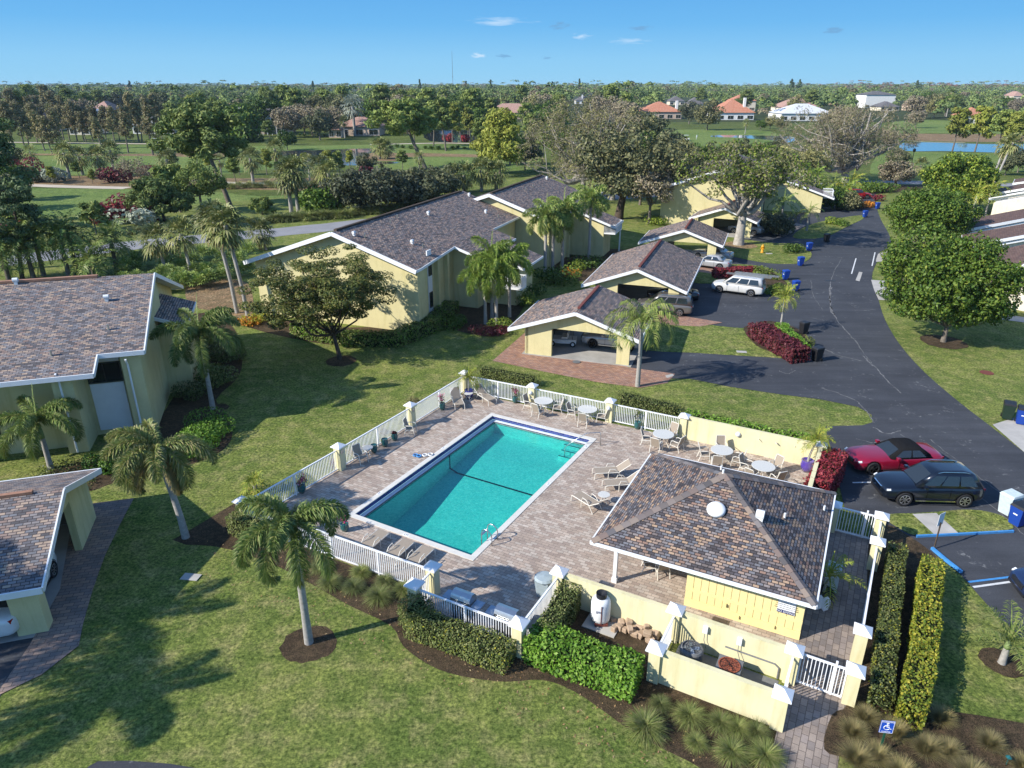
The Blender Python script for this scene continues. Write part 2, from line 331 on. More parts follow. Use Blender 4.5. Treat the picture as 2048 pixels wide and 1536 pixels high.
shn = [(.060, .055, .058), (.115, .095, .090), (.165, .105, .080), (.105, .105, .115), (.235, .160, .105), (.075, .070, .078), (.145, .125, .120), (.190, .135, .105)]
def lum(cols, k, d=0): # lift and desaturate a shingle mix
    o = []
    for c in cols:
        g = sum(c) / 3; o.append(tuple((x + (g - x) * d) * k for x in c))
    return o
M['shingle_pool'] = m_brick('shingles_blend', lum([tuple(max(.02, .108 + (x - .108) * 1.25) for x in c) for c in shn], 1.55, .2), .235, .12, 0, (.03, .026, .026), uv=True, bmp=.6, msize=.014)
M['shingle_left'] = m_brick('shingles_tan', lum(shn, 2.0, .30), .29, .135, 0, (.06, .05, .05), uv=True, bmp=.5, msize=.014)
M['shingle_mid'] = m_brick('shingles_grey', lum([(c[0] * 1.16, c[1], c[2] * .86) for c in shn], 2.25, .40), .34, .15, 0, (.03, .027, .027), uv=True, bmp=.6, msize=.02)
M['shingle_brown'] = m_brick('shingles_brown', [(.135, .085, .070), (.155, .10, .08), (.12, .078, .065), (.145, .09, .075)], .6, .2, 0, (.08, .05, .045), uv=True, msize=.01)
M['tile_orange'] = m_brick('roof_tile_orange', [(.55, .23, .13), (.62, .28, .17), (.50, .20, .12), (.58, .30, .19)], .4, .35, 0, (.3, .12, .08), uv=True, msize=.03)
M['tile_pink'] = m_brick('roof_tile_pink', [(.48, .29, .22), (.54, .34, .27), (.42, .25, .19), (.50, .33, .27)], .4, .35, 0, (.26, .15, .12), uv=True, msize=.03)
M['tile_white'] = m_plain('roof_white', (.62, .63, .64), .6, .3, var=.06, scale=.5)
M['tile_grey'] = m_brick('roof_grey', [(.15, .14, .14), (.18, .17, .17), (.13, .12, .12), (.2, .18, .18)], .5, .35, 0, (.08, .08, .08), uv=True, msize=.03)
pav = [(.42, .335, .27), (.50, .41, .335), (.345, .27, .22), (.53, .45, .375), (.39, .31, .255), (.45, .355, .285), (.46, .39, .325)]
M['paver_deck'] = m_brick('deck_pavers', lum(pav, 1.0), .32, .17, 0, (.16, .135, .115), ang=GA, bmp=.3, msize=.008, wear=.2)
M['paver_red'] = m_brick('red_pavers', [(.40, .22, .145), (.34, .19, .135), (.45, .27, .18), (.30, .18, .14), (.38, .24, .18)], .26, .15, 0, (.16, .10, .08), ang=R(-20), bmp=.3, msize=.01)
M['paver_walk'] = m_brick('grey_pavers', [(.27, .22, .185), (.33, .27, .225), (.23, .195, .175), (.30, .25, .22)], .34, .22, 0, (.12, .095, .08), ang=R(61.5), bmp=.3, msize=.01)
M['paver_left'] = m_brick('brown_pavers', [(.33, .235, .19), (.28, .215, .185), (.38, .27, .21), (.25, .20, .18)], .40, .2, 0, (.13, .10, .085), ang=R(14), bmp=.3, msize=.012)
L = {}
L['foxtail'] = m_leaf('palm_leaf', [(.05, .085, .022), (.085, .13, .032), (.13, .17, .05), (.18, .19, .07)], .38, .5, .2)
L['foxtail_dry'] = m_leaf('palm_leaf_dry', [(.06, .095, .03), (.10, .135, .042), (.15, .165, .065), (.23, .21, .11)], .4, .5, .2)
L['areca'] = m_leaf('palm_leaf_yellow', [(.13, .19, .03), (.20, .26, .04), (.28, .30, .06), (.33, .30, .07)], .38, .5, .25)
L['royal'] = m_leaf('palm_leaf_bright', [(.07, .13, .02), (.12, .19, .03), (.17, .24, .05), (.22, .26, .07)], .38, .5, .25)
L['queen'] = m_leaf('palm_leaf_queen', [(.09, .14, .035), (.14, .19, .05), (.19, .23, .07), (.24, .26, .10)], .4, .5, .25)
L['sabal'] = m_leaf('fan_leaf', [(.055, .075, .028), (.095, .115, .04), (.14, .155, .06), (.20, .19, .10)], .5, .4, .15)
L['pine'] = m_leaf('pine_needles', [(.055, .085, .022), (.085, .12, .032), (.12, .155, .045), (.16, .185, .055)], .6, .2, .15)
L['pine_y'] = m_leaf('pine_needles_yellow', [(.11, .14, .025), (.16, .19, .035), (.21, .23, .05), (.25, .25, .06)], .6, .2, .15)
L['pine_d'] = m_leaf('pine_needles_dark', [(.022, .04, .018), (.04, .065, .028), (.055, .085, .035), (.09, .12, .06)], .6, .2, .15)
L['oak'] = m_leaf('oak_leaf', [(.075, .08, .038), (.11, .115, .05), (.155, .15, .07), (.20, .185, .09)], .6, .25, .2)
L['oak_dark'] = m_leaf('oak_leaf_dark', [(.03, .04, .022), (.05, .06, .032), (.075, .085, .045), (.12, .12, .075)], .6, .25, .15)
L['bare'] = m_leaf('twigs', [(.14, .12, .095), (.18, .155, .12), (.22, .19, .15), (.17, .16, .09)], .8, .1, .1)
L['cypress'] = m_leaf('brown_needles', [(.075, .078, .042), (.115, .10, .06), (.15, .125, .08), (.085, .11, .05)], .8, .1, .1)
L['olive'] = m_leaf('fine_leaf_olive', [(.04, .058, .018), (.075, .10, .028), (.115, .135, .038), (.18, .16, .05)], .5, .3, .2)
L['ficus'] = m_leaf('broad_leaf_green', [(.035, .075, .012), (.06, .12, .02), (.10, .17, .03), (.17, .24, .05)], .4, .5, .22)
L['ficus_y'] = m_leaf('broad_leaf_yellowgreen', [(.07, .12, .018), (.11, .17, .025), (.17, .23, .035), (.25, .28, .05)], .4, .5, .22)
L['hedge'] = m_leaf('hedge_leaf', [(.045, .065, .02), (.075, .10, .03), (.11, .135, .042), (.16, .165, .07)], .5, .35, .15)
L['clusia'] = m_leaf('waxy_leaf', [(.05, .12, .012), (.09, .19, .02), (.14, .26, .035), (.22, .34, .07)], .3, .6, .2)
L['yellow'] = m_leaf('yellow_leaf', [(.16, .20, .02), (.28, .31, .035), (.40, .38, .05), (.50, .45, .08)], .4, .45, .25)
L['red'] = m_leaf('red_leaf', [(.10, .012, .022), (.20, .025, .04), (.34, .05, .07), (.12, .04, .03)], .38, .5, .2)
L['maroon'] = m_leaf('maroon_leaf', [(.06, .012, .022), (.11, .022, .035), (.18, .04, .05), (.10, .035, .03)], .38, .5, .2)
L['orange'] = m_leaf('orange_leaf', [(.45, .16, .02), (.55, .25, .03), (.35, .12, .03), (.30, .25, .04)], .5, .3, .2)
L['grassy'] = m_leaf('blade_leaf', [(.09, .13, .035), (.14, .18, .055), (.19, .22, .08), (.26, .25, .13)], .5, .3, .2)
L['dry'] = m_leaf('dry_grass', [(.16, .14, .07), (.21, .18, .09), (.27, .22, .12), (.13, .15, .05)], .6, .2, .2)
L['silver'] = m_leaf('silver_leaf', [(.20, .24, .19), (.28, .32, .26), (.36, .39, .33), (.24, .28, .22)], .5, .3, .15)
L['palmetto'] = m_leaf('palmetto_leaf', [(.07, .12, .03), (.12, .18, .045), (.18, .24, .07), (.25, .28, .11)], .45, .4, .2)
L['flower'] = m_leaf('magenta_flower', [(.55, .02, .22), (.65, .05, .30), (.5, .03, .15), (.6, .10, .3)], .5, .3, .3)
# ================================================================ ground, roads, paths, water
def struct(name, pts, z, m): return sheet(name, pts, z, M[m])
def ribbon(name, px, w, z, m, k=4):
    c = smoothpx(GP(px), k, closed=False); l = []; r = []
    for i, p in enumerate(c):
        a, b = c[max(i - 1, 0)], c[min(i + 1, len(c) - 1)]; dx, dy = b[0] - a[0], b[1] - a[1]; d = math.hypot(dx, dy) or 1
        ww = w * (1 + .04 * math.sin(i * 2.1)); l.append((p[0] - dy / d * ww / 2, p[1] + dx / d * ww / 2)); r.append((p[0] + dy / d * ww / 2, p[1] - dx / d * ww / 2))
    return struct(name, l + r[::-1], z, m)
def disc(name, px, rad, z, m, squash=1):
    x, y = G(*px); rg = random.Random(int(px[0])); return struct(name, [(x + rad * (1 + rg.uniform(-.07, .07)) * math.cos(a), y + rad * squash * (1 + rg.uniform(-.07, .07)) * math.sin(a)) for a in [i * math.pi / 14 for i in range(28)]], z, m)
# yard grid corner points (found from the caps of the fence pillars, 1.6 m up)
A = (-12.46, 28.02); B = (-9.19, 33.36); Cc = (-6.08, 38.63); D = (-3.15, 43.75); E1 = (1.30, 41.55); F1 = (5.96, 39.20); G1 = (9.97, 37.06)
WR = (16.45, 33.50); WR2 = (13.95, 29.0)
n1 = (-3.17, 23.16); n2 = (-3.74, 22.09); n3 = (0.25, 19.94); n4 = (1.86, 22.85); i1 = (5.98, 20.67); e1 = (4.91, 18.74); i2 = (9.58, 18.67); e2 = (8.51, 16.77)
g1 = (11.23, 17.75); g2 = (12.30, 19.58); h1 = (16.41, 26.74); h2 = (15.33, 24.85); h3 = (14.72, 27.68)
def off(p, a, b): return (p[0] + UX[0] * a + UY[0] * b, p[1] + UX[1] * a + UY[1] * b)
struct('golf_course', [(-260, 85), (160, 95), (420, 200), (420, 420), (-420, 420), (-420, 85)], -.03, 'rough')
# the lawn, left open where the pool is sunk
PO = [G(985, 832), G(1180, 880), G(942, 1112), G(712, 1027)]                    # inner edge of the pool coping
PO = [(-1.20, 39.98), (4.54, 36.74), (-1.79, 25.74), (-7.53, 28.98)]
def sheet_hole(name, outer, hole, z, m):
    bm = bmesh.new(); o = [bm.verts.new((*p, z)) for p in outer]; h = [bm.verts.new((*p, z)) for p in hole]
    es = [bm.edges.new((l[i], l[(i + 1) % len(l)])) for l in (o, h) for i in range(len(l))]
    bmesh.ops.triangle_fill(bm, edges=es, use_beauty=True)
    for f in bm.faces:
        f.normal_update()
        if f.normal.z < 0: f.normal_flip()
    me = bpy.data.meshes.new(name); bm.to_mesh(me); bm.free(); me.materials.append(M[m]); ob = link(name, me); ob['kind'] = 'structure'; return ob
def grow(poly, d):
    cx = sum(p[0] for p in poly) / len(poly); cy = sum(p[1] for p in poly) / len(poly); out = []
    for p in poly:
        vx = (p[0] - cx) * UX[0] + (p[1] - cy) * UX[1]; vy = (p[0] - cx) * UY[0] + (p[1] - cy) * UY[1]
        vx += math.copysign(d, vx); vy += math.copysign(d, vy); out.append((cx + vx * UX[0] + vy * UY[0], cy + vx * UX[1] + vy * UY[1]))
    return out
sheet_hole('ground', [(-9000, -300), (9000, -300), (9000, 14000), (-9000, 14000)], grow(PO, .15), -.06, 'woodfloor')
sheet_hole('lawn', [(-90, -30), (90, -30), (120, 150), (40, 190), (-90, 100)], grow(PO, .10), 0, 'lawn')
deck = [A, D, WR, off(h3, -.2, .3), off(h1, .25, .3), off(g1, .25, -.2), i2, i1, n4, n3, n2, n1]
sheet_hole('pool_deck', deck, grow(PO, .05), .012, 'paver_deck')
struct('walkway', [off(i2, 0, 0), off(g1, -.05, 0), off(g1, -.05, -9), off(i2, 0, -9)], .016, 'paver_walk')
struct('walkway', [off(g1, -2.0, .3), off(g1, .2, .3), off(h1, .2, 0), off(h3, 0, 0)], .02, 'paver_walk')
# golf course surfaces
Lk = lambda px: smoothpx(GP(px), 3)
struct('fairway', Lk([(-500, 372), (0, 376), (250, 378), (420, 383), (520, 392), (640, 386), (760, 380), (900, 378), (1180, 372), (1180, 392), (900, 405), (760, 418), (640, 424), (520, 432), (400, 446), (250, 452), (100, 448), (-500, 440)]), -.012, 'fairway')
struct('fairway', Lk([(-400, 314), (60, 312), (250, 311), (420, 313), (560, 318), (690, 322), (560, 336), (430, 350), (260, 353), (60, 349), (-400, 345)]), -.012, 'fairway')
struct('fairway', Lk([(-400, 287), (100, 288), (300, 290), (560, 292), (820, 288), (960, 291), (1060, 300), (1060, 345), (820, 346), (730, 335), (700, 325), (640, 306), (500, 305), (300, 307), (-400, 306)]), -.016, 'fairway')
struct('fairway', Lk([(1330, 262), (1440, 259), (1540, 262), (1560, 285), (1500, 320), (1440, 352), (1370, 350), (1330, 300)]), -.012, 'fairway')
struct('fairway', Lk([(1770, 306), (1900, 305), (1990, 306), (2300, 310), (2300, 338), (1960, 345), (1850, 352), (1790, 358), (1740, 345)]), -.012, 'fairway')
struct('fairway', Lk([(1790, 243), (1900, 240), (2150, 246), (2300, 262), (2048, 268), (1860, 266), (1790, 268)]), -.012, 'fairway')
struct('pine_straw_bed', Lk([(-300, 352), (60, 352), (270, 352), (420, 356), (620, 356), (760, 352), (800, 372), (690, 382), (560, 380), (430, 378), (270, 377), (60, 372), (-300, 372)]), -.006, 'straw')
struct('pine_straw_bed', Lk([(370, 305), (450, 306), (470, 311), (400, 314), (300, 312), (60, 310), (60, 307), (250, 308)]), -.006, 'straw')
struct('pine_straw_bed', Lk([(430, 440), (560, 432), (700, 420), (860, 408), (860, 425), (700, 436), (560, 450), (440, 458)]), -.006, 'straw')
struct('pine_straw_bed', Lk([(760, 308), (830, 306), (985, 310), (980, 315), (880, 313), (780, 314)]), -.006, 'straw')
struct('pine_straw_bed', Lk([(1810, 268), (1900, 268), (2048, 269), (2300, 272), (2300, 285), (2048, 284), (1900, 283), (1810, 279)]), -.006, 'straw')
def m_water(name, col, rough=.04):
    m, nt, b = mat(name, rough, .9); b.inputs['Base Color'].default_value = (*col, 1); b.inputs['Coat Weight'].default_value = .7; b.inputs['Coat Roughness'].default_value = .03
    bump(nt, b, noise(nt, 1.2, 3), .06, .03); return m
M['pond'] = m_water('pond_water', (.03, .045, .06), .12)
struct('pond', Lk([(565, 302), (640, 300), (735, 297), (765, 300), (770, 306), (715, 312), (725, 322), (800, 324), (760, 329), (650, 330), (600, 318), (562, 310)]), -.004, 'pond')
struct('sand_bank', Lk([(722, 312), (745, 306), (785, 305), (806, 312), (798, 321), (752, 322), (728, 318)]), .02, 'straw')
struct('pond', Lk([(1806, 286), (1870, 285), (1960, 288), (2048, 288), (2300, 290), (2300, 308), (2048, 306), (1960, 304), (1890, 302), (1808, 301)]), -.004, 'pond')
struct('pond', Lk([(1424, 271), (1450, 270), (1560, 272), (1590, 276), (1580, 285), (1540, 280), (1470, 275), (1426, 274)]), -.004, 'pond')
struct('pond', Lk([(858, 262), (960, 262), (965, 282), (860, 282)]), -.004, 'pond')
ribbon('golf_cart_path', [(-200, 366), (40, 370), (130, 373), (255, 376)], 3.4, .004, 'sand')
ribbon('golf_cart_path', [(300, 362), (345, 358), (430, 364), (520, 367), (640, 366), (760, 362), (900, 368)], 2.6, .004, 'sand')
ribbon('golf_cart_path', [(-200, 283), (80, 285), (240, 287), (345, 288), (460, 290)], 3.4, .004, 'sand')
ribbon('golf_cart_path', [(740, 289), (830, 287), (890, 286), (945, 287)], 3.2, .004, 'sand')
ribbon('golf_cart_path', [(1350, 289), (1372, 292), (1408, 297)], 3.0, .004, 'sand')
ribbon('golf_cart_path', [(1810, 281), (1860, 284), (1930, 285)], 1.6, .004, 'sand')
ribbon('old_road', [(-300, 556), (-60, 532), (60, 516), (210, 497), (330, 484), (480, 471), (600, 460), (720, 447), (860, 430), (1000, 412), (1150, 399), (1320, 388), (1500, 378), (1640, 371), (1760, 365), (1880, 366), (2100, 372)], 6.2, .012, 'roadgrey')
# asphalt lane, driveways and parking bays
struct('asphalt_road', GP([(1650, 853), (1662, 900), (1690, 1020), (1760, 1042), (1850, 1095), (1921, 1150), (1990, 1228), (2080, 1310), (2400, 1600), (2900, 1500), (2350, 1120)] + smoothpx([(2048, 905), (1985, 856), (1920, 806), (1850, 746), (1800, 690), (1770, 640), (1757, 600), (1747, 570), (1745, 545), (1762, 510), (1782, 488), (1776, 465), (1762, 440), (1752, 410), (1752, 388)], 3, False) + [(1700, 384), (1660, 405), (1590, 430), (1490, 470), (1410, 505), (1390, 560), (1320, 590), (1255, 690), (1262, 742), (1300, 757), (1380, 758), (1460, 774), (1560, 789), (1640, 799), (1715, 814), (1743, 830), (1745, 845), (1725, 851)]), .02, 'asphalt')
def island(name, px, sm=True, z=.05):
    p = smoothpx(px, 3) if sm else px; mb = MB(); mb.prism(GP(p), -.02, z); o = mb.build(name, M['lawn']); o['kind'] = 'structure'; return o
island('lawn_island', [(1262, 650), (1345, 640), (1430, 652), (1498, 657), (1540, 646), (1585, 655), (1614, 672), (1621, 692), (1612, 710), (1590, 719), (1553, 716), (1450, 710), (1389, 706), (1300, 702), (1262, 690)])
island('lawn_island', [(1370, 552), (1430, 532), (1500, 530), (1545, 541), (1575, 560), (1587, 580), (1583, 594), (1562, 597), (1520, 583), (1470, 571), (1430, 568), (1385, 566)])
island('lawn_island', [(1430, 494), (1475, 480), (1540, 486), (1595, 490), (1621, 504), (1620, 517), (1600, 527), (1560, 528), (1518, 524), (1458, 512), (1430, 506)])
island('lawn_island', [(1585, 474), (1612, 453), (1655, 441), (1720, 431), (1726, 438), (1697, 452), (1674, 464), (1652, 474), (1618, 478)])
island('lawn_island', [(1778, 1030), (1824, 1028), (1874, 1025), (1923, 1021), (1965, 1023), (2003, 1033), (2023, 1050), (2016, 1061), (1915, 1068), (1834, 1072), (1800, 1058), (1776, 1042)])
struct('concrete_pad', GP([(1824, 1030), (1872, 1028), (1917, 1069), (1868, 1071)]), .062, 'concrete')
struct('driveway', GP([(1742, 560), (1768, 562), (1800, 592), (1790, 602), (1757, 600), (1748, 580)]), .03, 'concrete')
struct('driveway', GP([(1756, 508), (1775, 503), (1830, 512), (1830, 520), (1752, 524), (1752, 520)]), .03, 'concrete')
struct('driveway', GP([(1985, 850), (2060, 826), (2160, 900), (2048, 905)]), .03, 'concrete')
struct('walkway', GP([(1895, 602), (1960, 622), (2100, 642), (2100, 652), (1950, 632), (1880, 612)]), .02, 'concrete')
struct('grass_strip_drain', GP([(1330, 752), (1345, 748), (1348, 752), (1334, 757)]), .03, 'concrete')
struct('paver_walk', GP([(985, 722), (1062, 655), (1100, 630), (1200, 690), (1256, 735), (1350, 748), (1335, 766), (1280, 776), (1190, 764), (1090, 744)]), .022, 'paver_red')
struct('paver_walk', GP([(1225, 600), (1320, 618), (1372, 634), (1445, 646), (1400, 654), (1352, 652), (1260, 640)]), .055, 'paver_red')
struct('paver_walk', GP([(1340, 520), (1395, 528), (1440, 540), (1432, 549), (1392, 544), (1340, 535)]), .055, 'paver_red')
struct('paver_walk', GP([(1553, 470), (1592, 447), (1613, 451), (1568, 474)]), .055, 'paver_walk')
struct('paver_walk', GP([(150, 1012), (268, 997), (240, 1050), (210, 1112), (186, 1180), (166, 1250), (158, 1292), (84, 1350), (-10, 1395), (60, 1290), (120, 1180)]), .028, 'paver_left')
struct('asphalt_drive', GP([(-160, 1300), (72, 1273), (60, 1300), (-10, 1410), (-160, 1470)]), .012, 'asphalt')
struct('asphalt_drive', GP([(150, 1575), (176, 1534), (196, 1523), (262, 1522), (340, 1528), (440, 1545), (470, 1575)]), .012, 'asphalt')
# planting beds
bed = lambda px, z=.008, m='mulch': struct('mulch_bed', Lk(px), z, m)
disc('mulch_bed', (618, 1288), 1.02, .008, 'mulch', .92); disc('mulch_bed', (682, 722), 1.15, .011, 'mulch'); disc('mulch_bed', (2003, 1325), .72, .03, 'mulch')
disc('mulch_bed', (1886, 684), 1.7, .03, 'mulch'); disc('mulch_bed', (1479, 491), 2.2, .06, 'straw'); disc('mulch_bed', (428, 815), 1.0, .011, 'mulch', .6)
struct('mulch_bed', [G(*p) for p in smoothpx([(345, 1080), (400, 1048), (450, 1018), (480, 1000)], 3, False)] + [A, off(n1, 0, -.1), off(n2, -.05, 0), n3, off(n4, 0, 0), i1, e1, off(e2, .1, 0), off(e2, .1, -5)] + [G(*p) for p in smoothpx([(1480, 1600), (1400, 1536), (1330, 1500), (1262, 1462), (1212, 1426), (1150, 1384), (1085, 1360), (1010, 1364), (920, 1352), (858, 1330), (806, 1292), (782, 1252), (700, 1212), (640, 1178), (560, 1135), (480, 1105), (420, 1092), (372, 1090)], 3, False)], .008, 'mulch')
bed([(350, 790), (372, 640), (430, 628), (470, 660), (484, 705), (478, 752), (432, 800), (462, 838), (462, 880), (430, 910), (360, 935), (240, 962), (165, 985), (60, 975), (130, 930), (240, 900)])
bed([(470, 640), (505, 657), (580, 676), (680, 692), (760, 694), (830, 684), (880, 655), (940, 668), (1000, 672), (1030, 640), (1040, 600), (900, 590), (840, 640), (700, 655), (560, 640), (500, 628)])
bed([(1080, 530), (1120, 545), (1150, 560), (1180, 560), (1235, 530), (1250, 500), (1180, 500), (1100, 510)])
bed([(1487, 660), (1502, 650), (1540, 643), (1590, 656), (1614, 676), (1612, 702), (1590, 712), (1552, 708), (1512, 692)], .056)
bed([(1430, 540), (1500, 532), (1545, 545), (1580, 575), (1560, 590), (1500, 572), (1440, 562)], .056)
bed([(1740, 1062), (1780, 1052), (1800, 1062), (1850, 1095), (1880, 1130), (1870, 1200), (1860, 1330), (1850, 1410), (1960, 1432), (2100, 1470), (2100, 1600), (1800, 1600), (1700, 1522), (1648, 1500), (1664, 1430), (1700, 1400), (1730, 1250)], .030)
bed([(380, 565), (480, 560), (505, 590), (500, 640), (450, 625), (380, 610)], .0115, 'straw')
bed([(1690, 372), (1760, 372), (1850, 370), (1850, 378), (1700, 392), (1640, 395), (1600, 392)], .022)
bed([(1340, 470), (1400, 452), (1440, 455), (1400, 475), (1350, 482)], .01)
# painted marks
def strip(name, px, w, m, z): ribbon(name, px, w, z, m, 1)
M['blue_paint'] = m_plain('blue_paint', (.06, .25, .55), .6, .3, var=.15, scale=5); M['road_white'] = m_plain('road_paint', (.62, .63, .63), .7, .2, var=.15, scale=6)
def kerb(name, px, w, h, m, z0=0):
    P = GP(px); mb = MB()
    for a, b in zip(P, P[1:]): mb.bar((*a, z0 + h / 2), (*b, z0 + h / 2), w, h)
    o = mb.build(name, M[m]); o['kind'] = 'structure'
kerb('blue_kerb', [(1832, 1075), (1915, 1071), (2026, 1065)], .09, .12, 'blue_paint', .0)
kerb('blue_kerb', [(1863, 1099), (1890, 1122), (1922, 1147)], .12, .14, 'blue_paint', .0)
strip('stall_line', [(1936, 1165), (2060, 1150), (2140, 1140)], .11, 'blue_paint', .026); strip('stall_line', [(1946, 1175), (2060, 1159), (2140, 1149)], .11, 'road_white', .026)
strip('stall_line', [(1655, 911), (1700, 911)], .1, 'road_white', .026); strip('stall_line', [(1705, 966), (1750, 965), (1800, 964)], .1, 'road_white', .026)
for q in ([(1703, 548), (1712, 517)], [(1744, 532), (1750, 505)]): strip('lane_mark', q, .12, 'road_white', .026)
struct('road_patch', GP([(1711, 561), (1718, 544), (1725, 545), (1719, 563)]), .026, 'concrete')

def crack(px, w=.05):
    rg = random.Random(int(px[0][0])); c = smoothpx(GP(px), 10, False); c = [(x + rg.uniform(-.06, .06), y + rg.uniform(-.06, .06)) for x, y in c]; l = []; r = []
    for i, p in enumerate(c):
        a, b = c[max(i - 1, 0)], c[min(i + 1, len(c) - 1)]; dx, dy = b[0] - a[0], b[1] - a[1]; d = math.hypot(dx, dy) or 1; q = w * rg.uniform(.15, 1.3) / 2; l.append((p[0] - dy / d * q, p[1] + dx / d * q)); r.append((p[0] + dy / d * q, p[1] - dx / d * q))
    mb = MB(); n = len(l); mb.add([(*p, .0255) for p in l + r], [(i, n + i, n + i + 1, i + 1) for i in range(n - 1)]); o = mb.build('road_crack', M['scuff']); o['kind'] = 'structure'
crack([(1684, 515), (1664, 555), (1659, 600), (1674, 640), (1702, 672), (1732, 712), (1762, 748), (1802, 788)], .09); crack([(1662, 575), (1660, 610), (1668, 632)], .2); crack([(1640, 776), (1700, 796), (1728, 818), (1748, 846)], .07)
crack([(1800, 868), (1880, 932), (1980, 1010), (2060, 1082)], .04); crack([(1860, 880), (1950, 950), (2060, 1030)], .05); crack([(1558, 742), (1575, 748), (1590, 742)], .06); crack([(1726, 712), (1735, 722), (1745, 733)], .14); crack([(1622, 560), (1626, 590), (1645, 620)], .04)
crack([(1640, 695), (1680, 712), (1722, 722)], .08); crack([(1745, 855), (1775, 868), (1800, 862)], .12); crack([(1712, 878), (1745, 886), (1770, 882)], .05)
# ================================================================ pool
def m_poolwater():
    m = bpy.data.materials.new('pool_water'); m.use_nodes = True; nt = m.node_tree; nt.nodes.remove(nt.nodes['Principled BSDF']); out = nt.nodes['Material Output']
    t = N(nt, 'BsdfTransparent'); g = N(nt, 'BsdfGlossy'); g.inputs['Roughness'].default_value = .08; mx = N(nt, 'MixShader'); lw = N(nt, 'LayerWeight'); lw.inputs['Blend'].default_value = .5; fr = N(nt, 'Math', operation='POWER'); fr.inputs[1].default_value = 3.5; nt.links.new(lw.outputs['Facing'], fr.inputs[0])
    n = noise(nt, 9, 7, .78, None, .8); r = ramp(nt, [(.36, (.10, .55, .55)), (.5, (.20, .68, .66)), (.64, (.36, .82, .78))]); nt.links.new(n, r.inputs[0]); nt.links.new(r.outputs[0], t.inputs[0])  # noise in the tint paints ripple sparkle into the water colour
    bp = N(nt, 'Bump'); bp.inputs['Strength'].default_value = .35; bp.inputs['Distance'].default_value = .05; nt.links.new(noise(nt, 4.5, 4, .6), bp.inputs['Height']); nt.links.new(bp.outputs[0], g.inputs['Normal']); nt.links.new(bp.outputs[0], lw.inputs['Normal'])
    nt.links.new(fr.outputs[0], mx.inputs[0]); nt.links.new(t.outputs[0], mx.inputs[1]); nt.links.new(g.outputs[0], mx.inputs[2]); nt.links.new(mx.outputs[0], out.inputs['Surface']); return m
M['plaster'] = m_plain('pool_plaster', (.62, .80, .74), .8, .2, var=.05, scale=1)
M['coping'] = m_plain('coping_stone', (.62, .60, .55), .8, .2, var=.07, scale=3)
M['bluetile'] = m_brick('blue_tile', [(.015, .03, .16), (.03, .05, .25), (.02, .035, .19), (.05, .07, .30)], .32, .2, 0, (.10, .13, .25), uv=True, msize=.02, rough=.2)
M['blacktile'] = m_plain('black_tile', (.012, .014, .03), .3, .4)
def poolat(a, b, z): # a: 0..6.6 from the left-far corner along the short side, b: 0..12.65 towards the camera
    p0, p1, p3 = PO[0], PO[1], PO[3]; return (p0[0] + (p1[0] - p0[0]) * a / 6.6 + (p3[0] - p0[0]) * b / 12.65, p0[1] + (p1[1] - p0[1]) * a / 6.6 + (p3[1] - p0[1]) * b / 12.65, z)
PA, PB = 6.6, 12.65
pool = thing('swimming_pool', 'rectangular turquoise swimming pool with blue tile rim in the paved yard', 'swimming pool', (0, 0, 0))
mb = MB()
for (a0, a1, b0, b1) in ((-.29, PA + .29, -.29, 0), (-.29, PA + .29, PB, PB + .29), (-.29, 0, 0, PB), (PA, PA + .29, 0, PB)):
    q = [poolat(a, b, 0)[:2] for a, b in ((a0, b0), (a1, b0), (a1, b1), (a0, b1))]; mb.prism(q, -.2, .035)
mb.build('coping', M['coping'], pool)
mb = MB(); LEDGE = .30; ZW = -.27
fl = [(0, -.95), (3.0, -1.05), (5.2, -1.25), (9.5, -1.75), (PB, -1.8)]
for (b0, z0), (b1, z1) in zip(fl, fl[1:]):
    mb.add([poolat(LEDGE, b0, z0), poolat(PA, b0, z0), poolat(PA, b1, z1), poolat(LEDGE, b1, z1)], [(3, 2, 1, 0)])
    mb.add([poolat(LEDGE, b0, z0), poolat(LEDGE, b1, z1), poolat(LEDGE, b1, -.23), poolat(LEDGE, b0, -.23)], [(0, 1, 2, 3)])
    mb.add([poolat(PA, b0, z0), poolat(PA, b1, z1), poolat(PA, b1, 0), poolat(PA, b0, 0)], [(3, 2, 1, 0)])
mb.add([poolat(0, LEDGE, -1.2), poolat(PA, LEDGE, -1.2), poolat(PA, LEDGE, -.23), poolat(0, LEDGE, -.23)], [(0, 1, 2, 3)])
mb.add([poolat(0, PB, -1.9), poolat(PA, PB, -1.9), poolat(PA, PB, 0), poolat(0, PB, 0)], [(3, 2, 1, 0)])
mb.build('basin', M['plaster'], pool)
mb = MB(); mb.prism([poolat(a, b, 0)[:2] for a, b in ((0, 0), (PA, 0), (PA, LEDGE), (LEDGE, LEDGE), (LEDGE, PB), (0, PB))], -.34, -.225); mb.build('ledge', M['white2'], pool)
mb = MB()
for p, q, L_ in (((0.004, 0), (0.004, PB), PB), ((0, 0.004), (PA, 0.004), PA)):
    P0, P1 = poolat(*p, -.012), poolat(*q, -.012); Q0, Q1 = poolat(*p, -.2), poolat(*q, -.2)
    mb.add([P0, P1, Q1, Q0], [(0, 1, 2, 3)], [[(0, .1), (L_, .1), (L_, .28), (0, .28)]])
mb.build('tile_band', M['bluetile'], pool)
mb = MB(); mb.bar(poolat(LEDGE - .02, LEDGE, -.222), poolat(LEDGE - .02, PB, -.222), .07, .012); mb.bar(poolat(LEDGE, LEDGE - .02, -.222), poolat(PA, LEDGE - .02, -.222), .07, .012)
mb.build('edge_stripe', M['blacktile'], pool)
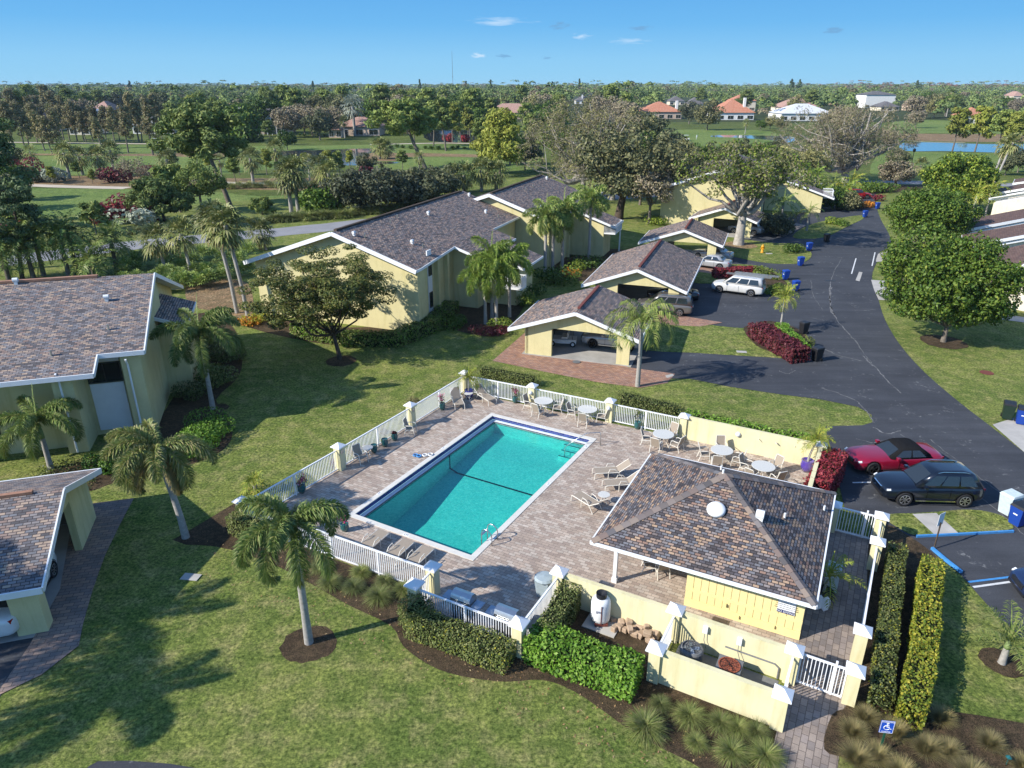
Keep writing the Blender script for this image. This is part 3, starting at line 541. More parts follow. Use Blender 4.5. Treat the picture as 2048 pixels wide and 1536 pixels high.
mb = MB(); mb.bar(poolat(LEDGE + .01, 5.2, -.25), poolat(LEDGE + .01, 5.2, -1.05), .09, .02); mb.bar(poolat(LEDGE + .01, 5.2, -1.05), poolat(LEDGE + .5, 5.2, -1.225), .09, .03); mb.bar(poolat(LEDGE + .45, 5.2, -1.225), poolat(PA, 5.2, -1.225), .10, .02)
mb.build('floor_stripe', M['blacktile'], pool)
mb = MB()
for k in range(3): mb.boxz(poolat(PA - .7, LEDGE + .22 + .36 * k, -1.1), (1.3, .36, .78 - .2 * k), GA)
mb.build('step', M['plaster'], pool)
mb = MB()
for k in range(3): mb.box(poolat(PA - .72, LEDGE + .38 + .36 * k, -.31 - .2 * k), (1.25, .05, .015), GA)
mb.build('step_stripe', M['blacktile'], pool)
mb = MB(); mb.add([poolat(0, 0, ZW), poolat(PA, 0, ZW), poolat(PA, PB, ZW), poolat(0, PB, ZW)], [(3, 2, 1, 0)]); mb.build('water', m_poolwater(), pool)
M['ink'] = m_plain('black_ink', (.02, .02, .03), .6); M['inkblue'] = m_plain('blue_ink', (.02, .03, .12), .6)
def text(s, size, m, loc, rot, parent, ext=.002, name='lettering', align='CENTER'):
    cu = bpy.data.curves.new(name, 'FONT'); cu.body = s; cu.size = size; cu.align_x = align; cu.align_y = 'CENTER'; cu.extrude = ext; cu.resolution_u = 2
    tmp = bpy.data.objects.new(name, cu); COL.objects.link(tmp); dg = bpy.context.evaluated_depsgraph_get(); me = bpy.data.meshes.new_from_object(tmp.evaluated_get(dg)); bpy.data.objects.remove(tmp)
    me.materials.clear(); me.materials.append(m); o = link(name, me, parent); o.location = loc; o.rotation_euler = rot; return o
for (a, b, rz, s) in ((-.2, 5.0, R(61.5), '5 FT'), (-.2, 10.6, R(61.5), '6 FT'), (3.4, -.18, GA, '3 FT'), (3.2, PB + .18, GA, '6 FT'), (PA + .18, 5.6, R(61.5), '5 FT'), (PA + .18, 11.2, R(61.5), '6 FT'), (-.2, 1.6, R(61.5), '3 FT'), (PA + .18, .9, R(61.5), '3 FT')):
    w = MB(); w.box(poolat(a, b, .037), (.34, .16, .004), rz); pl = w.build('depth_marker', M['white'], pool); text(s, .13, M['ink'], (*poolat(a, b, .041)[:2], .041), (0, 0, rz), pl)
def rail_thing(label, loops, name='pool_ladder', cat='pool ladder', extra=None):
    t = thing(name, label, cat, poolat(PA, 0, 0))
    for l in loops:
        m_ = MB(); m_.tube([Vector(poolat(*p)) - t.location for p in l], .024, 8); m_.build('handrail', M['steel'], t, True)
    if extra:
        m_ = MB()
        for p, q in extra: m_.bar(Vector(poolat(*p)) - t.location, Vector(poolat(*q)) - t.location, .10, .03)
        m_.build('tread', M['steel'], t)
def arc(b): return [(PA - .12, b, -1.0), (PA - .12, b, .45), (PA - .08, b, .66), (PA + .05, b, .76), (PA + .22, b, .74), (PA + .36, b, .62), (PA + .42, b, .45), (PA + .42, b, .03)]
rail_thing('stainless steel pool ladder with two hoops at the near right corner of the pool', [arc(11.1), arc(11.6)], extra=[((PA - .12, 11.1, .42), (PA - .12, 11.6, .42))] + [((PA - .14, 11.1, -.4 - .28 * k), (PA - .14, 11.6, -.4 - .28 * k)) for k in range(2)])
rail_thing('long bent steel handrail over the steps at the far corner of the pool', [[(PA - 1.0, LEDGE + 1.05, -.85), (PA - .95, LEDGE + 1.05, -.1), (PA - .5, LEDGE + .8, .35), (PA + .1, LEDGE + .45, .80), (PA + .75, LEDGE + .1, .85), (PA + .80, LEDGE + .08, .7), (PA + .80, LEDGE + .08, .03)]], 'step_handrail', 'handrail')
# ================================================================ pillars, fences and walls of the yard
def cap_mb(w, z0, z1, wt=None):
    mb = MB(); h = w / 2; mb.boxz((0, 0, z0), (w, w, .05)); z = z0 + .052
    mb.add([(-h, -h, z), (h, -h, z), (h, h, z), (-h, h, z), (0, 0, z1)], [(0, 1, 4), (1, 2, 4), (2, 3, 4), (3, 0, 4), (3, 2, 1, 0)]); return mb
def pillar(p, label, lamp=None, h=1.6, medallion=None):
    t = thing('fence_pillar', label, 'pillar', (*p, 0), GA, 'yellow pillars round the pool yard')
    MB().boxz((0, 0, 0), (.40, .40, h - .24)).build('shaft', M['stucco2'], t); cap_mb(.60, h - .24, h).build('cap', M['white'], t)
    if lamp is not None:
        a = lamp; mb = MB(); mb.lathe([(.001, -.13), (.07, -.11), (.115, -.06), (.12, 0), (.115, .06), (.07, .11), (.001, .13)], (math.cos(a) * .26, math.sin(a) * .26, 1.0), 12); mb.build('globe_light', M['white2'], t, True)
    if medallion is not None:
        a = medallion; mb = MB(); mb.lathe([(.11, 0), (.11, .03), (.001, .04)], (0, 0, 0), 14); o = mb.build('medallion', M['steel'], t); o.rotation_euler = (0, R(90), a); o.location = (math.cos(a) * .201, math.sin(a) * .201, 1.1)
    return t
pillar(A, 'yellow pillar with white pyramid cap at the left corner of the pool yard, behind the low palm')
pillar(B, 'yellow pillar with round grey medallion, nearer of the two in the left fence', medallion=0)
pillar(Cc, 'yellow pillar with round grey medallion, farther of the two in the left fence', medallion=0)
pillar(D, 'yellow pillar at the far left corner of the yard, behind the palm in the blue pot')
pillar(E1, 'yellow pillar with a globe light in the far fence, nearer the blue pot palm', R(-90))
pillar(F1, 'yellow pillar with a globe light in the far fence, right of the two round tables', R(-90))
pillar(G1, 'yellow pillar where the far white fence meets the solid yellow wall')
pillar(n1, 'yellow pillar in shade behind the grills, end of the near left fence')
pillar(n2, 'yellow pillar with bluish shaded cap at the step of the fence beside the clipped hedge')
pillar(n3, 'yellow pillar between the dark hedge and the glossy bright green hedge')
pillar(n4, 'yellow pillar where the white fence by the trash bin meets the propane tank wall')
pillar(i1, 'yellow pillar at the end of the propane tank wall, behind the air conditioner')
pillar(e1, 'yellow pillar at the right end of the glossy green hedge, front of the equipment yard')
pillar(i2, 'yellow pillar left of the white walkway gate')
pillar(e2, 'yellow pillar beside the paved walk at the front corner of the equipment yard')
pillar(g1, 'yellow pillar right of the white walkway gate')
pillar(g2, 'yellow pillar behind the gate pillar, end of the long side rail')
pillar(h1, 'yellow pillar right of the parking lot gate')
pillar(h2, 'yellow pillar at the far end of the long side rail, in front of the lot gate pillar')
pillar(h3, 'yellow pillar left of the parking lot gate, behind the pool house roof')
pillar(WR, 'yellow pillar at the wall corner behind the palm in the purple pot')
def fence(p, q, label, h=1.22, name='fence_panel', z0=.08, posts=2.35, inset=.2, pick=.105, par=None):
    P, Q = Vector((*p, 0)), Vector((*q, 0)); d = (Q - P); Ltot = d.length; d /= Ltot; L_ = Ltot - 2 * inset
    t = thing(name, label, 'fence' if 'gate' not in name else 'gate', P + d * inset, math.atan2(d.y, d.x), 'white picket fence of the pool yard')
    MB().bar((0, 0, h - .02), (L_, 0, h - .02), .075, .05).build('top_rail', M['white'], t); MB().bar((0, 0, z0 + .03), (L_, 0, z0 + .03), .045, .05).build('bottom_rail', M['white'], t)
    mb = MB(); n = max(2, round(L_ / pick))
    for k in range(1, n): mb.boxz((L_ * k / n, 0, z0), (.026, .026, h - z0 - .04))
    mb.build('pickets', M['white'], t)
    m = max(1, round(L_ / posts))
    for k in range(1, m): MB().boxz((L_ * k / m, 0, 0), (.065, .065, h - .01)).build('post', M['white'], t)
    return t
fence(A, B, 'white picket fence behind the potted flowers, nearest panel of the left side'); fence(B, Cc, 'white picket fence behind the three teal pots on the left side'); fence(Cc, D, 'white picket fence behind the striped lounger, far panel of the left side')
fence(D, E1, 'white picket fence behind the lounger beside the blue pot'); fence(E1, F1, 'white picket fence behind the first two round tables'); fence(F1, G1, 'white picket fence between the globe light pillar and the yellow wall')
fence(A, n1, 'long white picket fence on the near left side, behind the big foxtail palm'); fence(n1, n2, 'short white picket fence between the two shaded pillars'); fence(n2, n3, 'white picket fence behind the two barbecue grills')
fence(n3, n4, 'white picket fence beside the trash bin, behind the clipped hedge'); fence(e1, i1, 'short white picket fence left of the air conditioner'); fence(e2, i2, 'white picket fence along the walk outside the gate', pick=.16)
fence(g2, h2, 'long white side rail fence right of the pool house')
fence(h2, h1, 'short white fence between the two pillars by the lot gate')
def gate(p, q, label, side, h=1.30):
    P, Q = Vector((*p, 0)), Vector((*q, 0)); d = (Q - P); L_ = d.length - .44; d.normalize(); t = thing('gate', label, 'gate', P + d * .22, math.atan2(d.y, d.x))
    w = L_ * .76
    mb = MB(); mb.bar((0, 0, h), (L_, 0, h), .06, .06); mb.bar((0, 0, .1), (L_, 0, .1), .05, .05)
    for x in (0.02, w - .05, L_ - .02): mb.boxz((x, 0, .06), (.05, .05, h - .04))
    mb.build('gate_frame', M['white'], t)
    mb = MB(); n = 12
    for k in range(1, n): mb.boxz((L_ * k / n, 0, .1), (.026, .026, h - .1))
    mb.build('pickets', M['white'], t); mb = MB(); mb.boxz((w, 0, .06), (.07, .07, h + .12)); mb.build('latch_post', M['white'], t); mb = MB(); mb.box((w - .02, .06, .95), (.12, .05, .06)); mb.build('latch', M['steel'], t)
gate(i2, g1, 'white picket gate over the paved walk at the front', 1); gate(h3, h1, 'white picket gate to the parking lot behind the pool house', 1)
def wall(pts, label, h=1.36, th=.20, m='stucco2'):
    t = thing('yard_wall', label, 'wall', (*pts[0], 0), 0, None); mb = MB()
    for a, b in zip(pts, pts[1:]):
        P, Q = Vector((*a, 0)) - t.location, Vector((*b, 0)) - t.location; d = (Q - P).normalized(); P += d * .19; Q -= d * .19; mb.bar(P + Vector((0, 0, h / 2)), Q + Vector((0, 0, h / 2)), th, h)
    mb.build('wall_face', M[m], t); return t
wG = wall([G1, WR], 'long solid yellow wall behind the patio tables with a round light', 1.42); mb = MB(); mb.lathe([(.001, -.15), (.09, -.12), (.14, -.05), (.14, .05), (.09, .12), (.001, .15)], (0, 0, 0), 12)
o = mb.build('globe_light', M['white2'], wG, True); o.location = ((WR[0] - G1[0]) * .42 - .13 * UY[0], (WR[1] - G1[1]) * .42 - .13 * UY[1], 1.02)
wall([WR, (13.7, 28.35)], 'yellow wall between the patio and the red hedge', 1.42); wall([n4, i1], 'yellow wall behind the propane tank', 1.36); wall([i1, i2], 'yellow wall behind the air conditioners', 1.36); wall([e1, e2], 'yellow front wall of the equipment yard', 1.36)
# ================================================================ pool house
PH = [G(1175, 1079, 2.45), G(1625, 1212, 2.45), G(1681, 986, 2.45), G(1307, 905, 2.45)]
cx = sum(p[0] for p in PH) / 4; cy = sum(p[1] for p in PH) / 4; HS = 4.12
ph = thing('pool_house', 'square pool house with hipped blended shingle roof and yellow board walls', 'pool house', (cx, cy, 0), R(-27))
APX = 4.42; EZ = 2.45
def slope_uv(vs):  # uv in metres: along the eave, up the slope
    p0, p1 = Vector(vs[0]), Vector(vs[1]); ex = (p1 - p0).normalized(); n = (p1 - p0).cross(Vector(vs[2]) - p0).normalized(); ey = n.cross(ex)
    return [((Vector(p)).dot(ex), (Vector(p)).dot(ey)) for p in vs]
q = [(-HS, -HS, EZ), (HS, -HS, EZ), (HS, HS, EZ), (-HS, HS, EZ)]; ap = (0, 0, APX)
mb = MB()
for k in range(4):
    f = [q[k], q[(k + 1) % 4], ap]; mb.add(f, [(0, 1, 2)], [slope_uv(f)])
roof = mb.build('roof', M['shingle_pool'], ph)
mb = MB()
for k in range(4):
    a, b = Vector(q[k]), Vector(ap); d = b - a; mb2 = d.normalized(); out = Vector((a.x, a.y, 0)).normalized(); side = mb2.cross(Vector((0, 0, 1))).normalized() * .17
    nrm = side.cross(mb2).normalized(); nrm = nrm if nrm.z > 0 else -nrm; n = 18
    for i in range(n):
        p = a + d * (i / n); r = a + d * ((i + 1) / n); lift = nrm * .035
        mb.add([p - side - nrm * .05 + lift, p + lift * 1.4, p + side - nrm * .05 + lift, r - side - nrm * .05 + lift * .6, r + lift, r + side - nrm * .05 + lift * .6], [(0, 1, 4, 3), (1, 2, 5, 4)], [[(i * .3, 0), (i * .3, .1), (i * .3 + .29, .1), (i * .3 + .29, 0)]] * 2)
mb.build('ridge_caps', m_leaf('ridge_shingle', lum(shn, 1.35, .35), .8, .2, 0, 0), roof)
mb = MB(); mb.prism([(x, y) for x, y, _ in q], EZ - .03, EZ - .006); mb.build('soffit', M['white2'], ph)
mb = MB(); e = HS + .03
for k in range(4):
    a, b = [(-e, -e), (e, -e), (e, e), (-e, e)][k], [(e, -e), (e, e), (-e, e), (-e, -e)][k]; mb.bar((*a, EZ - .07), (*b, EZ - .07), .07, .13)
mb.build('fascia', M['white'], ph)
def toL(p): v = Vector((p[0] - cx, p[1] - cy, 0)); v.rotate(Euler((0, 0, R(27)))); return v
colb = toL(G(1229, 1163)); wl_ = toL(G(1368, 1208)); wr_ = toL(G(1598, 1280))
yw = (wl_.y + wr_.y) / 2; x0, x1 = wl_.x, wr_.x
mb = MB(); mb.box(((x0 + x1) / 2, (yw + 3.0) / 2, EZ / 2 - .03), (x1 - x0, 3.0 - yw, EZ - .06)); mb.build('wall', M['stucco2'], ph)
mb = MB(); n = 15
M['boards'] = m_plain('yellow_boards', (.80, .67, .32), .6, .3, var=.05, scale=3)
for k in range(n): mb.box((x0 + (x1 - x0) * (k + .5) / n, yw - .015, 1.33), ((x1 - x0) / n - .018, .02, 1.9))
mb.build('board_siding', M['boards'], ph); mb = MB(); mb.box(((x0 + x1) / 2, yw - .035, .82), (x1 - x0, .03, .13)); mb.box(((x0 + x1) / 2, yw - .034, .19), (x1 - x0, .03, .36)); mb.build('trim_board', M['boards'], ph)
mb = MB()
for (px, h_) in ((.38, 1.95), (.45, 1.95), (.36, .62), (.78, .30), (.48, .25)): mb.box((x0 + (x1 - x0) * px, yw - .08, h_), (.10, .10, .12))
mb.build('wall_fixture', M['boards'], ph)
MB().box((x1 - .62, yw - .055, 1.40), (.62, .012, .48)).build('rules_sign', M['white'], ph); sg = [o for o in ph.children if o.name.startswith('rules_sign')][0]
MB().box((x1 - .62, yw - .064, 1.09), (.62, .010, .13)).build('sign_band', M['inkblue'], sg)
text('NO DIVING', .125, M['white'], (x1 - .62, yw - .072, 1.09), (R(90), 0, 0), sg)
for k, s in enumerate(('POOL RULES', 'NO LIFEGUARD ON DUTY', 'SHOWER BEFORE ENTERING', 'NO FOOD OR DRINK IN POOL', 'POOL HOURS DAWN TO DUSK')): text(s, .058, M['ink'], (x1 - .62, yw - .064, 1.57 - k * .085), (R(90), 0, 0), sg)
for (cxx, cyy) in ((colb.x, colb.y), (colb.x, 2.9), (x1, 2.95)):
    mb = MB(); mb.boxz((cxx, cyy, 0), (.15, .15, EZ - .04)); mb.boxz((cxx, cyy, 0), (.22, .22, .24)); mb.boxz((cxx, cyy, EZ - .2), (.2, .2, .14)); mb.build('column', M['white'], ph)
def on_roof(px): # point of the pool house roof under a photo pixel (bisection on height)
    lo, hi = 2.3, 4.5
    for _ in range(30):
        h = (lo + hi) / 2; v = toL(G(*px, h)); zr = EZ + (APX - EZ) * (1 - max(abs(v.x), abs(v.y)) / HS)
        if zr < h: hi = h
        else: lo = h
    return v.x, v.y, h
x, y, z = on_roof((1432, 1022)); tl = Matrix.Rotation(R(27), 4, 'X') if abs(y) > abs(x) else Matrix()
mb = MB(); mb.lathe([(.36, -.06), (.36, .05), (.33, .10), (.20, .145), (.001, .16)], (0, 0, 0), 20); o = mb.build('skylight_dome', M['white2'], ph, True); o.location = (x, y, z + .06); o.rotation_euler = (R(-22) * -1 if y < 0 and abs(y) > abs(x) else 0, 0, 0)
x, y, z = on_roof((1519, 1038)); mb = MB(); mb.boxz((0, 0, -.05), (.26, .26, .24)); mb.lathe([(.001, -.15), (.17, -.15), (.17, .15), (.001, .15)], (0, 0, .22), 14, 'x'); o = mb.build('gooseneck_vent', M['white2'], ph); o.location = (x, y, z)
for px in ((1569, 1035), (1648, 1020), (1442, 940), (1446, 948)):
    x, y, z = on_roof(px); mb = MB(); mb.tube([(0, 0, -.1), (0, 0, .20)], .045, 8); o = mb.build('vent_pipe', M['white2'], ph); o.location = (x, y, z)
# ================================================================ furniture
M['sling'] = m_plain('sling_fabric', (.33, .275, .215), .75, .2, var=.08, scale=20); M['ivory'] = m_plain('ivory_frame', (.70, .665, .585), .4, .4, var=.04)
M['tabletop'] = m_plain('speckled_top', (.56, .56, .53), .5, .3, var=.15, scale=25)
def chair_root(label):
    t = thing('patio_chair', label, 'chair', (0, 0, 0), 0, 'sling chairs on the pool patio')
    for s in (-1, 1):
        mb = MB(); y = .27 * s; mb.tube([(.30, y, 0), (.27, y, .30), (.22, y, .60), (.10, y, .645), (-.22, y, .62)], .022, 6); mb.tube([(-.33, y, 0), (-.22, y, .35), (-.20, y * .93, .42), (-.36, y * .9, .95)], .022, 6); mb.bar((.28, y, .36), (-.24, y, .33), .03, .03); mb.build('side_frame', M['ivory'], t)
    MB().box((.03, 0, .385), (.5, .48, .02), 0, Matrix.Rotation(R(4), 3, 'Y')).build('seat', M['sling'], t)
    MB().add([(-.20, -.235, .42), (-.20, .235, .42), (-.37, .22, .97), (-.37, -.22, .97), (-.215, -.235, .42), (-.215, .235, .42), (-.385, .22, .97), (-.385, -.22, .97)], [(0, 1, 2, 3), (7, 6, 5, 4), (0, 4, 5, 1), (3, 2, 6, 7), (0, 3, 7, 4), (1, 5, 6, 2)]).build('backrest', M['sling'], t)
    mb = MB(); mb.bar((-.37, -.23, .97), (-.37, .23, .97), .035, .035); mb.build('top_bar', M['ivory'], t); return t
def table_root(label, r=.60, name='patio_table', g='round patio tables'):
    t = thing(name, label, 'table', (0, 0, 0), 0, g); h = .72 if r > .4 else .5
    MB().lathe([(.001, h - .03), (r * .97, h - .03), (r, h - .015), (r * .985, h), (.001, h + .002)], n=32).build('tabletop', M['tabletop'], t)
    for k in range(4):
        a = k * math.pi / 2 + .4; MB().tube([(math.cos(a) * r * .75, math.sin(a) * r * .75, 0), (math.cos(a) * r * .3, math.sin(a) * r * .3, h * .45), (math.cos(a) * r * .6, math.sin(a) * r * .6, h - .03)], .02, 6).build('leg', M['ivory'], t)
    return t
def lounger_root(label, back=35):
    t = thing('sun_lounger', label, 'sun lounger', (0, 0, 0), 0, 'sling sun loungers on the pool patio'); b = R(back)
    for s in (-1, 1):
        mb = MB(); y = .31 * s; mb.tube([(1.02, y, 0), (1.0, y, .33), (.9, y, .36), (-.25, y, .36), (-.25 - .78 * math.cos(b), y, .36 + .78 * math.sin(b))], .022, 6); mb.tube([(-.5, y, 0), (-.35, y, .2), (-.05, y, .55), (.22, y, .58), (.3, y, .36), (.3, y, 0)], .02, 6); mb.build('side_frame', M['ivory'], t)
    MB().box((.36, 0, .365), (1.22, .58, .02)).build('seat', M['sling'], t)
    MB().add([(-.25, -.29, .37), (-.25, .29, .37), (-.25 - .76 * math.cos(b), .29, .37 + .76 * math.sin(b)), (-.25 - .76 * math.cos(b), -.29, .37 + .76 * math.sin(b)), (-.24, -.29, .345), (-.24, .29, .345), (-.24 - .76 * math.cos(b), .29, .345 + .76 * math.sin(b)), (-.24 - .76 * math.cos(b), -.29, .345 + .76 * math.sin(b))], [(0, 3, 2, 1), (4, 5, 6, 7), (0, 1, 5, 4), (3, 7, 6, 2), (0, 4, 7, 3), (1, 2, 6, 5)]).build('backrest', M['sling'], t)
    return t
TB = [((1087, 801), .72), ((1175, 818), .72), ((1327, 868), .72), ((1444, 900), .72), ((1527, 932), .72)]
TL = ['round patio table nearest the blue pot palm, in front of the first globe light pillar', 'round patio table by the far fence, left of the second globe light pillar', 'round patio table in front of the pillar where the yellow wall begins', 'round patio table by the middle of the yellow wall', 'round patio table by the folded loungers, nearest the purple pot']
tabs = []; t0 = None
for (px, h), lb in zip(TB, TL):
    p = G(*px, h); tabs.append(p)
    if t0 is None: t0 = table_root(lb); t0.location = (*p, .012); t0.rotation_euler = (0, 0, .3)
    else: dup(t0, (*p, .012), random.Random(int(px[0])).uniform(0, 1.5), lb)
ch0 = None; GN = 'sling chairs on the pool patio'
def chair_at(p, rz, lb):
    global ch0
    if ch0 is None: ch0 = chair_root(lb); ch0.location = (*p, .012); ch0.rotation_euler = (0, 0, rz); return ch0
    return dup(ch0, (*p, .012), rz, lb)
wh = ['the table nearest the blue pot palm', 'the table left of the second globe light pillar', 'the table where the yellow wall begins', 'the table by the middle of the yellow wall', 'the table nearest the purple pot']
ANG = [(165, 245, 345), (165, 250, 345), (170, 235, 48, 318), (165, 240, 75, 330), (140, 215, 30, 305)]
SD = {0: {165: 'left', 245: 'near', 345: 'right'}, 1: {165: 'left', 250: 'near', 345: 'right'}, 2: {170: 'left', 235: 'near left', 48: 'far', 318: 'near right'}, 3: {165: 'left', 240: 'near left', 75: 'far', 330: 'near right'}, 4: {140: 'far left', 215: 'near left', 30: 'far right', 305: 'near right'}}
for i, p in enumerate(tabs):
    for a in ANG[i]:
        r = .90; chair_at((p[0] + r * math.cos(R(a)), p[1] + r * math.sin(R(a))), R(a + 180 + random.Random(a + i).uniform(-18, 18)), 'tan sling chair, %s side of %s' % (SD[i][a], wh[i]))
chair_at(G(1298, 1142), R(-10), 'tan sling chair under the pool house roof, left of two'); chair_at(G(1322, 1150), R(100), 'tan sling chair under the pool house roof, turned away, right of two')
p = G(1312, 1120); tt = dup(t0, (*off(p, .1, .25), .012), .2, 'round patio table in the shade of the pool house roof')
chair_at(G(722, 925), R(-40), 'sling chair in fence shadow at the near end of the left fence'); chair_at(G(822, 868), R(-10), 'rocking sling chair beside the three teal pots, by the pillar')
lg0 = lounger_root('sun lounger with striped fence shadow, left of the small round table'); 
for px, rz, lb in (((914, 808), -75, None), ((968, 800), -55, 'sun lounger beside the blue pot at the far fence'), ((1225, 952), 185, 'sun lounger at the roof edge, farther of the parallel pair'), ((1246, 976), 187, 'sun lounger at the roof edge, nearer of the parallel pair'), ((1180, 1016), 128, 'sun lounger set apart nearest the pool, beside the small table'), ((792, 1118), 62, 'flat sun lounger behind the near left fence, left of the pair'), ((832, 1132), 62, 'flat sun lounger behind the near left fence, right of the pair'), ((742, 1098), 62, 'sun lounger in palm shade behind the near left fence')):
    p = G(*px)
    if lb is None: lg0.location = (*p, .012); lg0.rotation_euler = (0, 0, R(rz))
    else: dup(lg0, (*p, .012), R(rz), lb)
st0 = table_root('small round side table between the two loungers by the blue pot', .30, 'side_table', 'small round side tables'); p = G(937, 786, .5); st0.location = (*p, .012)
dup(st0, (*G(1208, 989, .5), .012), .4, 'small round side table beside the lounger set apart near the roof'); dup(st0, (*G(735, 895, .5), .012), .4, 'small round side table by the fence next to the teal pots')
# folded loungers leaning on the wall
for k, (px, lb) in enumerate((((1532, 912), 'folded sun lounger standing on end against the yellow wall, left one'), ((1565, 918), 'folded sun lounger leaning beside the purple pot, right one'))):
    p = G(*px); t = thing('folded_lounger', lb, 'sun lounger', (*p, .012), GA + R(90 + 8 * k)); MB().box((0, 0, .55), (.06, .95, .62), 0, Matrix.Rotation(R(-14), 3, 'Y')).build('sling', M['sling'], t)
    for s in (-.48, .48): MB().tube([(.12, s, 0), (.1, s, .3), (-.1, s, 1.0), (-.35, s, 1.02)], .022, 6).build('side_frame', M['ivory'], t)
# pots
def m_glaze(n, c): return m_paint(n, c, 0, .2)
M['teal'] = m_glaze('teal_glaze', (.01, .10, .10)); M['cobalt'] = m_glaze('cobalt_glaze', (.02, .02, .22)); M['purple'] = m_glaze('purple_glaze', (.08, .045, .30)); M['soil'] = M['mulch']
def pot(px, m, label, r=.2, h=.5, top=None, prof=None):
    t = thing('plant_pot', label, 'pot', (*G(*px), .012), 0, 'glazed pots on the pool patio' if m == 'teal' else None)
    pf = prof or [(.001, 0), (r * .62, 0), (r * .95, h * .35), (r * 1.05, h * .62), (r * .92, h * .86), (r, h * .97), (r * .98, h), (r * .84, h), (r * .8, h * .9), (.001, h * .9)]
    MB().lathe(pf, n=20).build('vessel', M[m], t, True); return t
# ================================================================ buildings
def slab(mb_t, mb_b, pts, th=.10, uv=True):
    """roof panel: pts are 3-D top outline (planar)"""
    n = len(pts); P = [Vector(p) for p in pts]; uvv = slope_uv0(pts); mb_t.add(P, [tuple(range(n))], [uvv]); dn = Vector((0, 0, -th)); Q = [p + dn for p in P]
    mb_b.add([p + Vector((0, 0, -.004)) for p in P] + Q, [tuple(range(2 * n - 1, n - 1, -1))] + [(i, n + i, n + (i + 1) % n, (i + 1) % n) for i in range(n)])
def slope_uv0(pts):
    p = [Vector(q) for q in pts]; n = Vector((0, 0, 0))
    for i in range(len(p)): n += (p[i] - p[0]).cross(p[(i + 1) % len(p)] - p[0])
    n.normalize(); n = n if n.z > 0 else -n; ex = Vector((0, 0, 1)).cross(n).normalized() if n.z < .9999 else Vector((1, 0, 0)); ey = n.cross(ex); return [(q.dot(ex), q.dot(ey)) for q in p]
class Frame:
    """plan frame of a gabled building: a = metres along the ridge from the near gable, b = metres to the right of the ridge"""
    def __init__(s, pk, hr, ang, sl, sr=None, base=None):
        s.P = G(*pk, hr); a = R(ang); s.u = (math.cos(a), math.sin(a)); s.v = (s.u[1], -s.u[0]); s.hr = hr; s.sl = sl; s.sr = sr or sl; s.ang = a
    def z(s, b): return s.hr - (s.sr if b > 0 else s.sl) * abs(b)
    def L(s, a, b, z=None): return (a, -b, s.z(b) if z is None else z)      # local coordinates under the thing's empty: x = a, y = -b
def bld(name, label, cat, f, group=None):
    t = thing(name, label, cat, (*f.P, 0), f.ang, group); t['frame_dummy'] = 0; del t['frame_dummy']; return t
def roof_parts(t, f, right, left, m, far_a, ridge_m='red_tile', ridge=(.6, -.6), th=.12):
    mt, mbm = MB(), MB()
    for side in (right, left): slab(mt, mbm, [f.L(a, b) for a, b in side], th)
    r = mt.build('roof', M[m], t); mbm.build('roof_deck', M['white2'], r)
    if ridge_m: mb = MB(); mb.bar((ridge[0], 0, f.hr + .05), (far_a + ridge[1], 0, f.hr + .05), .30, .14); mb.build('ridge_vent', M[ridge_m], r)
    return r
def fascia(t, f, lines, th=.05, h=.24, m='white', name='fascia'):
    mb = MB()
    for a, b in lines: mb.bar(Vector(f.L(*a)) - Vector((0, 0, h / 2 - .03)), Vector(f.L(*b)) - Vector((0, 0, h / 2 - .03)), th, h)
    return mb.build(name, M[m], t)
def gable_walls(t, f, a0, a1, bl, br, m='stucco', drop=.14):
    """closed body under the roof, from a0 to a1 and b=-bl to b=br"""
    mb = MB(); prof = [(-bl, 0), (br, 0), (br, f.z(br) - drop), (0, f.hr - drop), (-bl, f.z(-bl) - drop)]; n = 5; vs = [(a, -b, z) for a in (a0, a1) for b, z in prof]
    mb.add(vs, [tuple(range(n)), tuple(range(2 * n - 1, n - 1, -1))] + [(i, n + i, n + (i + 1) % n, (i + 1) % n) for i in range(n)]); return mb.build('wall', M[m], t)
def boxwall(t, f, a0, a1, b0, b1, m='stucco', drop=.14, name='wall'):
    z0, z1 = f.z(b0) - drop, f.z(b1) - drop; mb = MB(); vs = [(a, -b, z) for a in (a0, a1) for b, z in ((b0, 0), (b1, 0), (b1, z1), (b0, z0))]; mb.add(vs, [(0, 1, 2, 3), (7, 6, 5, 4)] + [(i, 4 + i, 4 + (i + 1) % 4, (i + 1) % 4) for i in range(4)]); return mb.build(name, M[m], t)
def vents(t, f, lst, pipes=()):
    for a, b in lst:
        mb = MB(); mb.boxz((a, -b, f.z(b) - .1), (.18, .18, .30)); mb.lathe([(.001, -.14), (.13, -.14), (.13, .14), (.001, .14)], (a, -b, f.z(b) + .25), 12, 'x'); mb.build('roof_vent', M['white2'], t)
    for a, b in pipes: MB().tube([(a, -b, f.z(b) - .1), (a, -b, f.z(b) + .32)], .06, 8).build('vent_pipe', M['alu'], t)
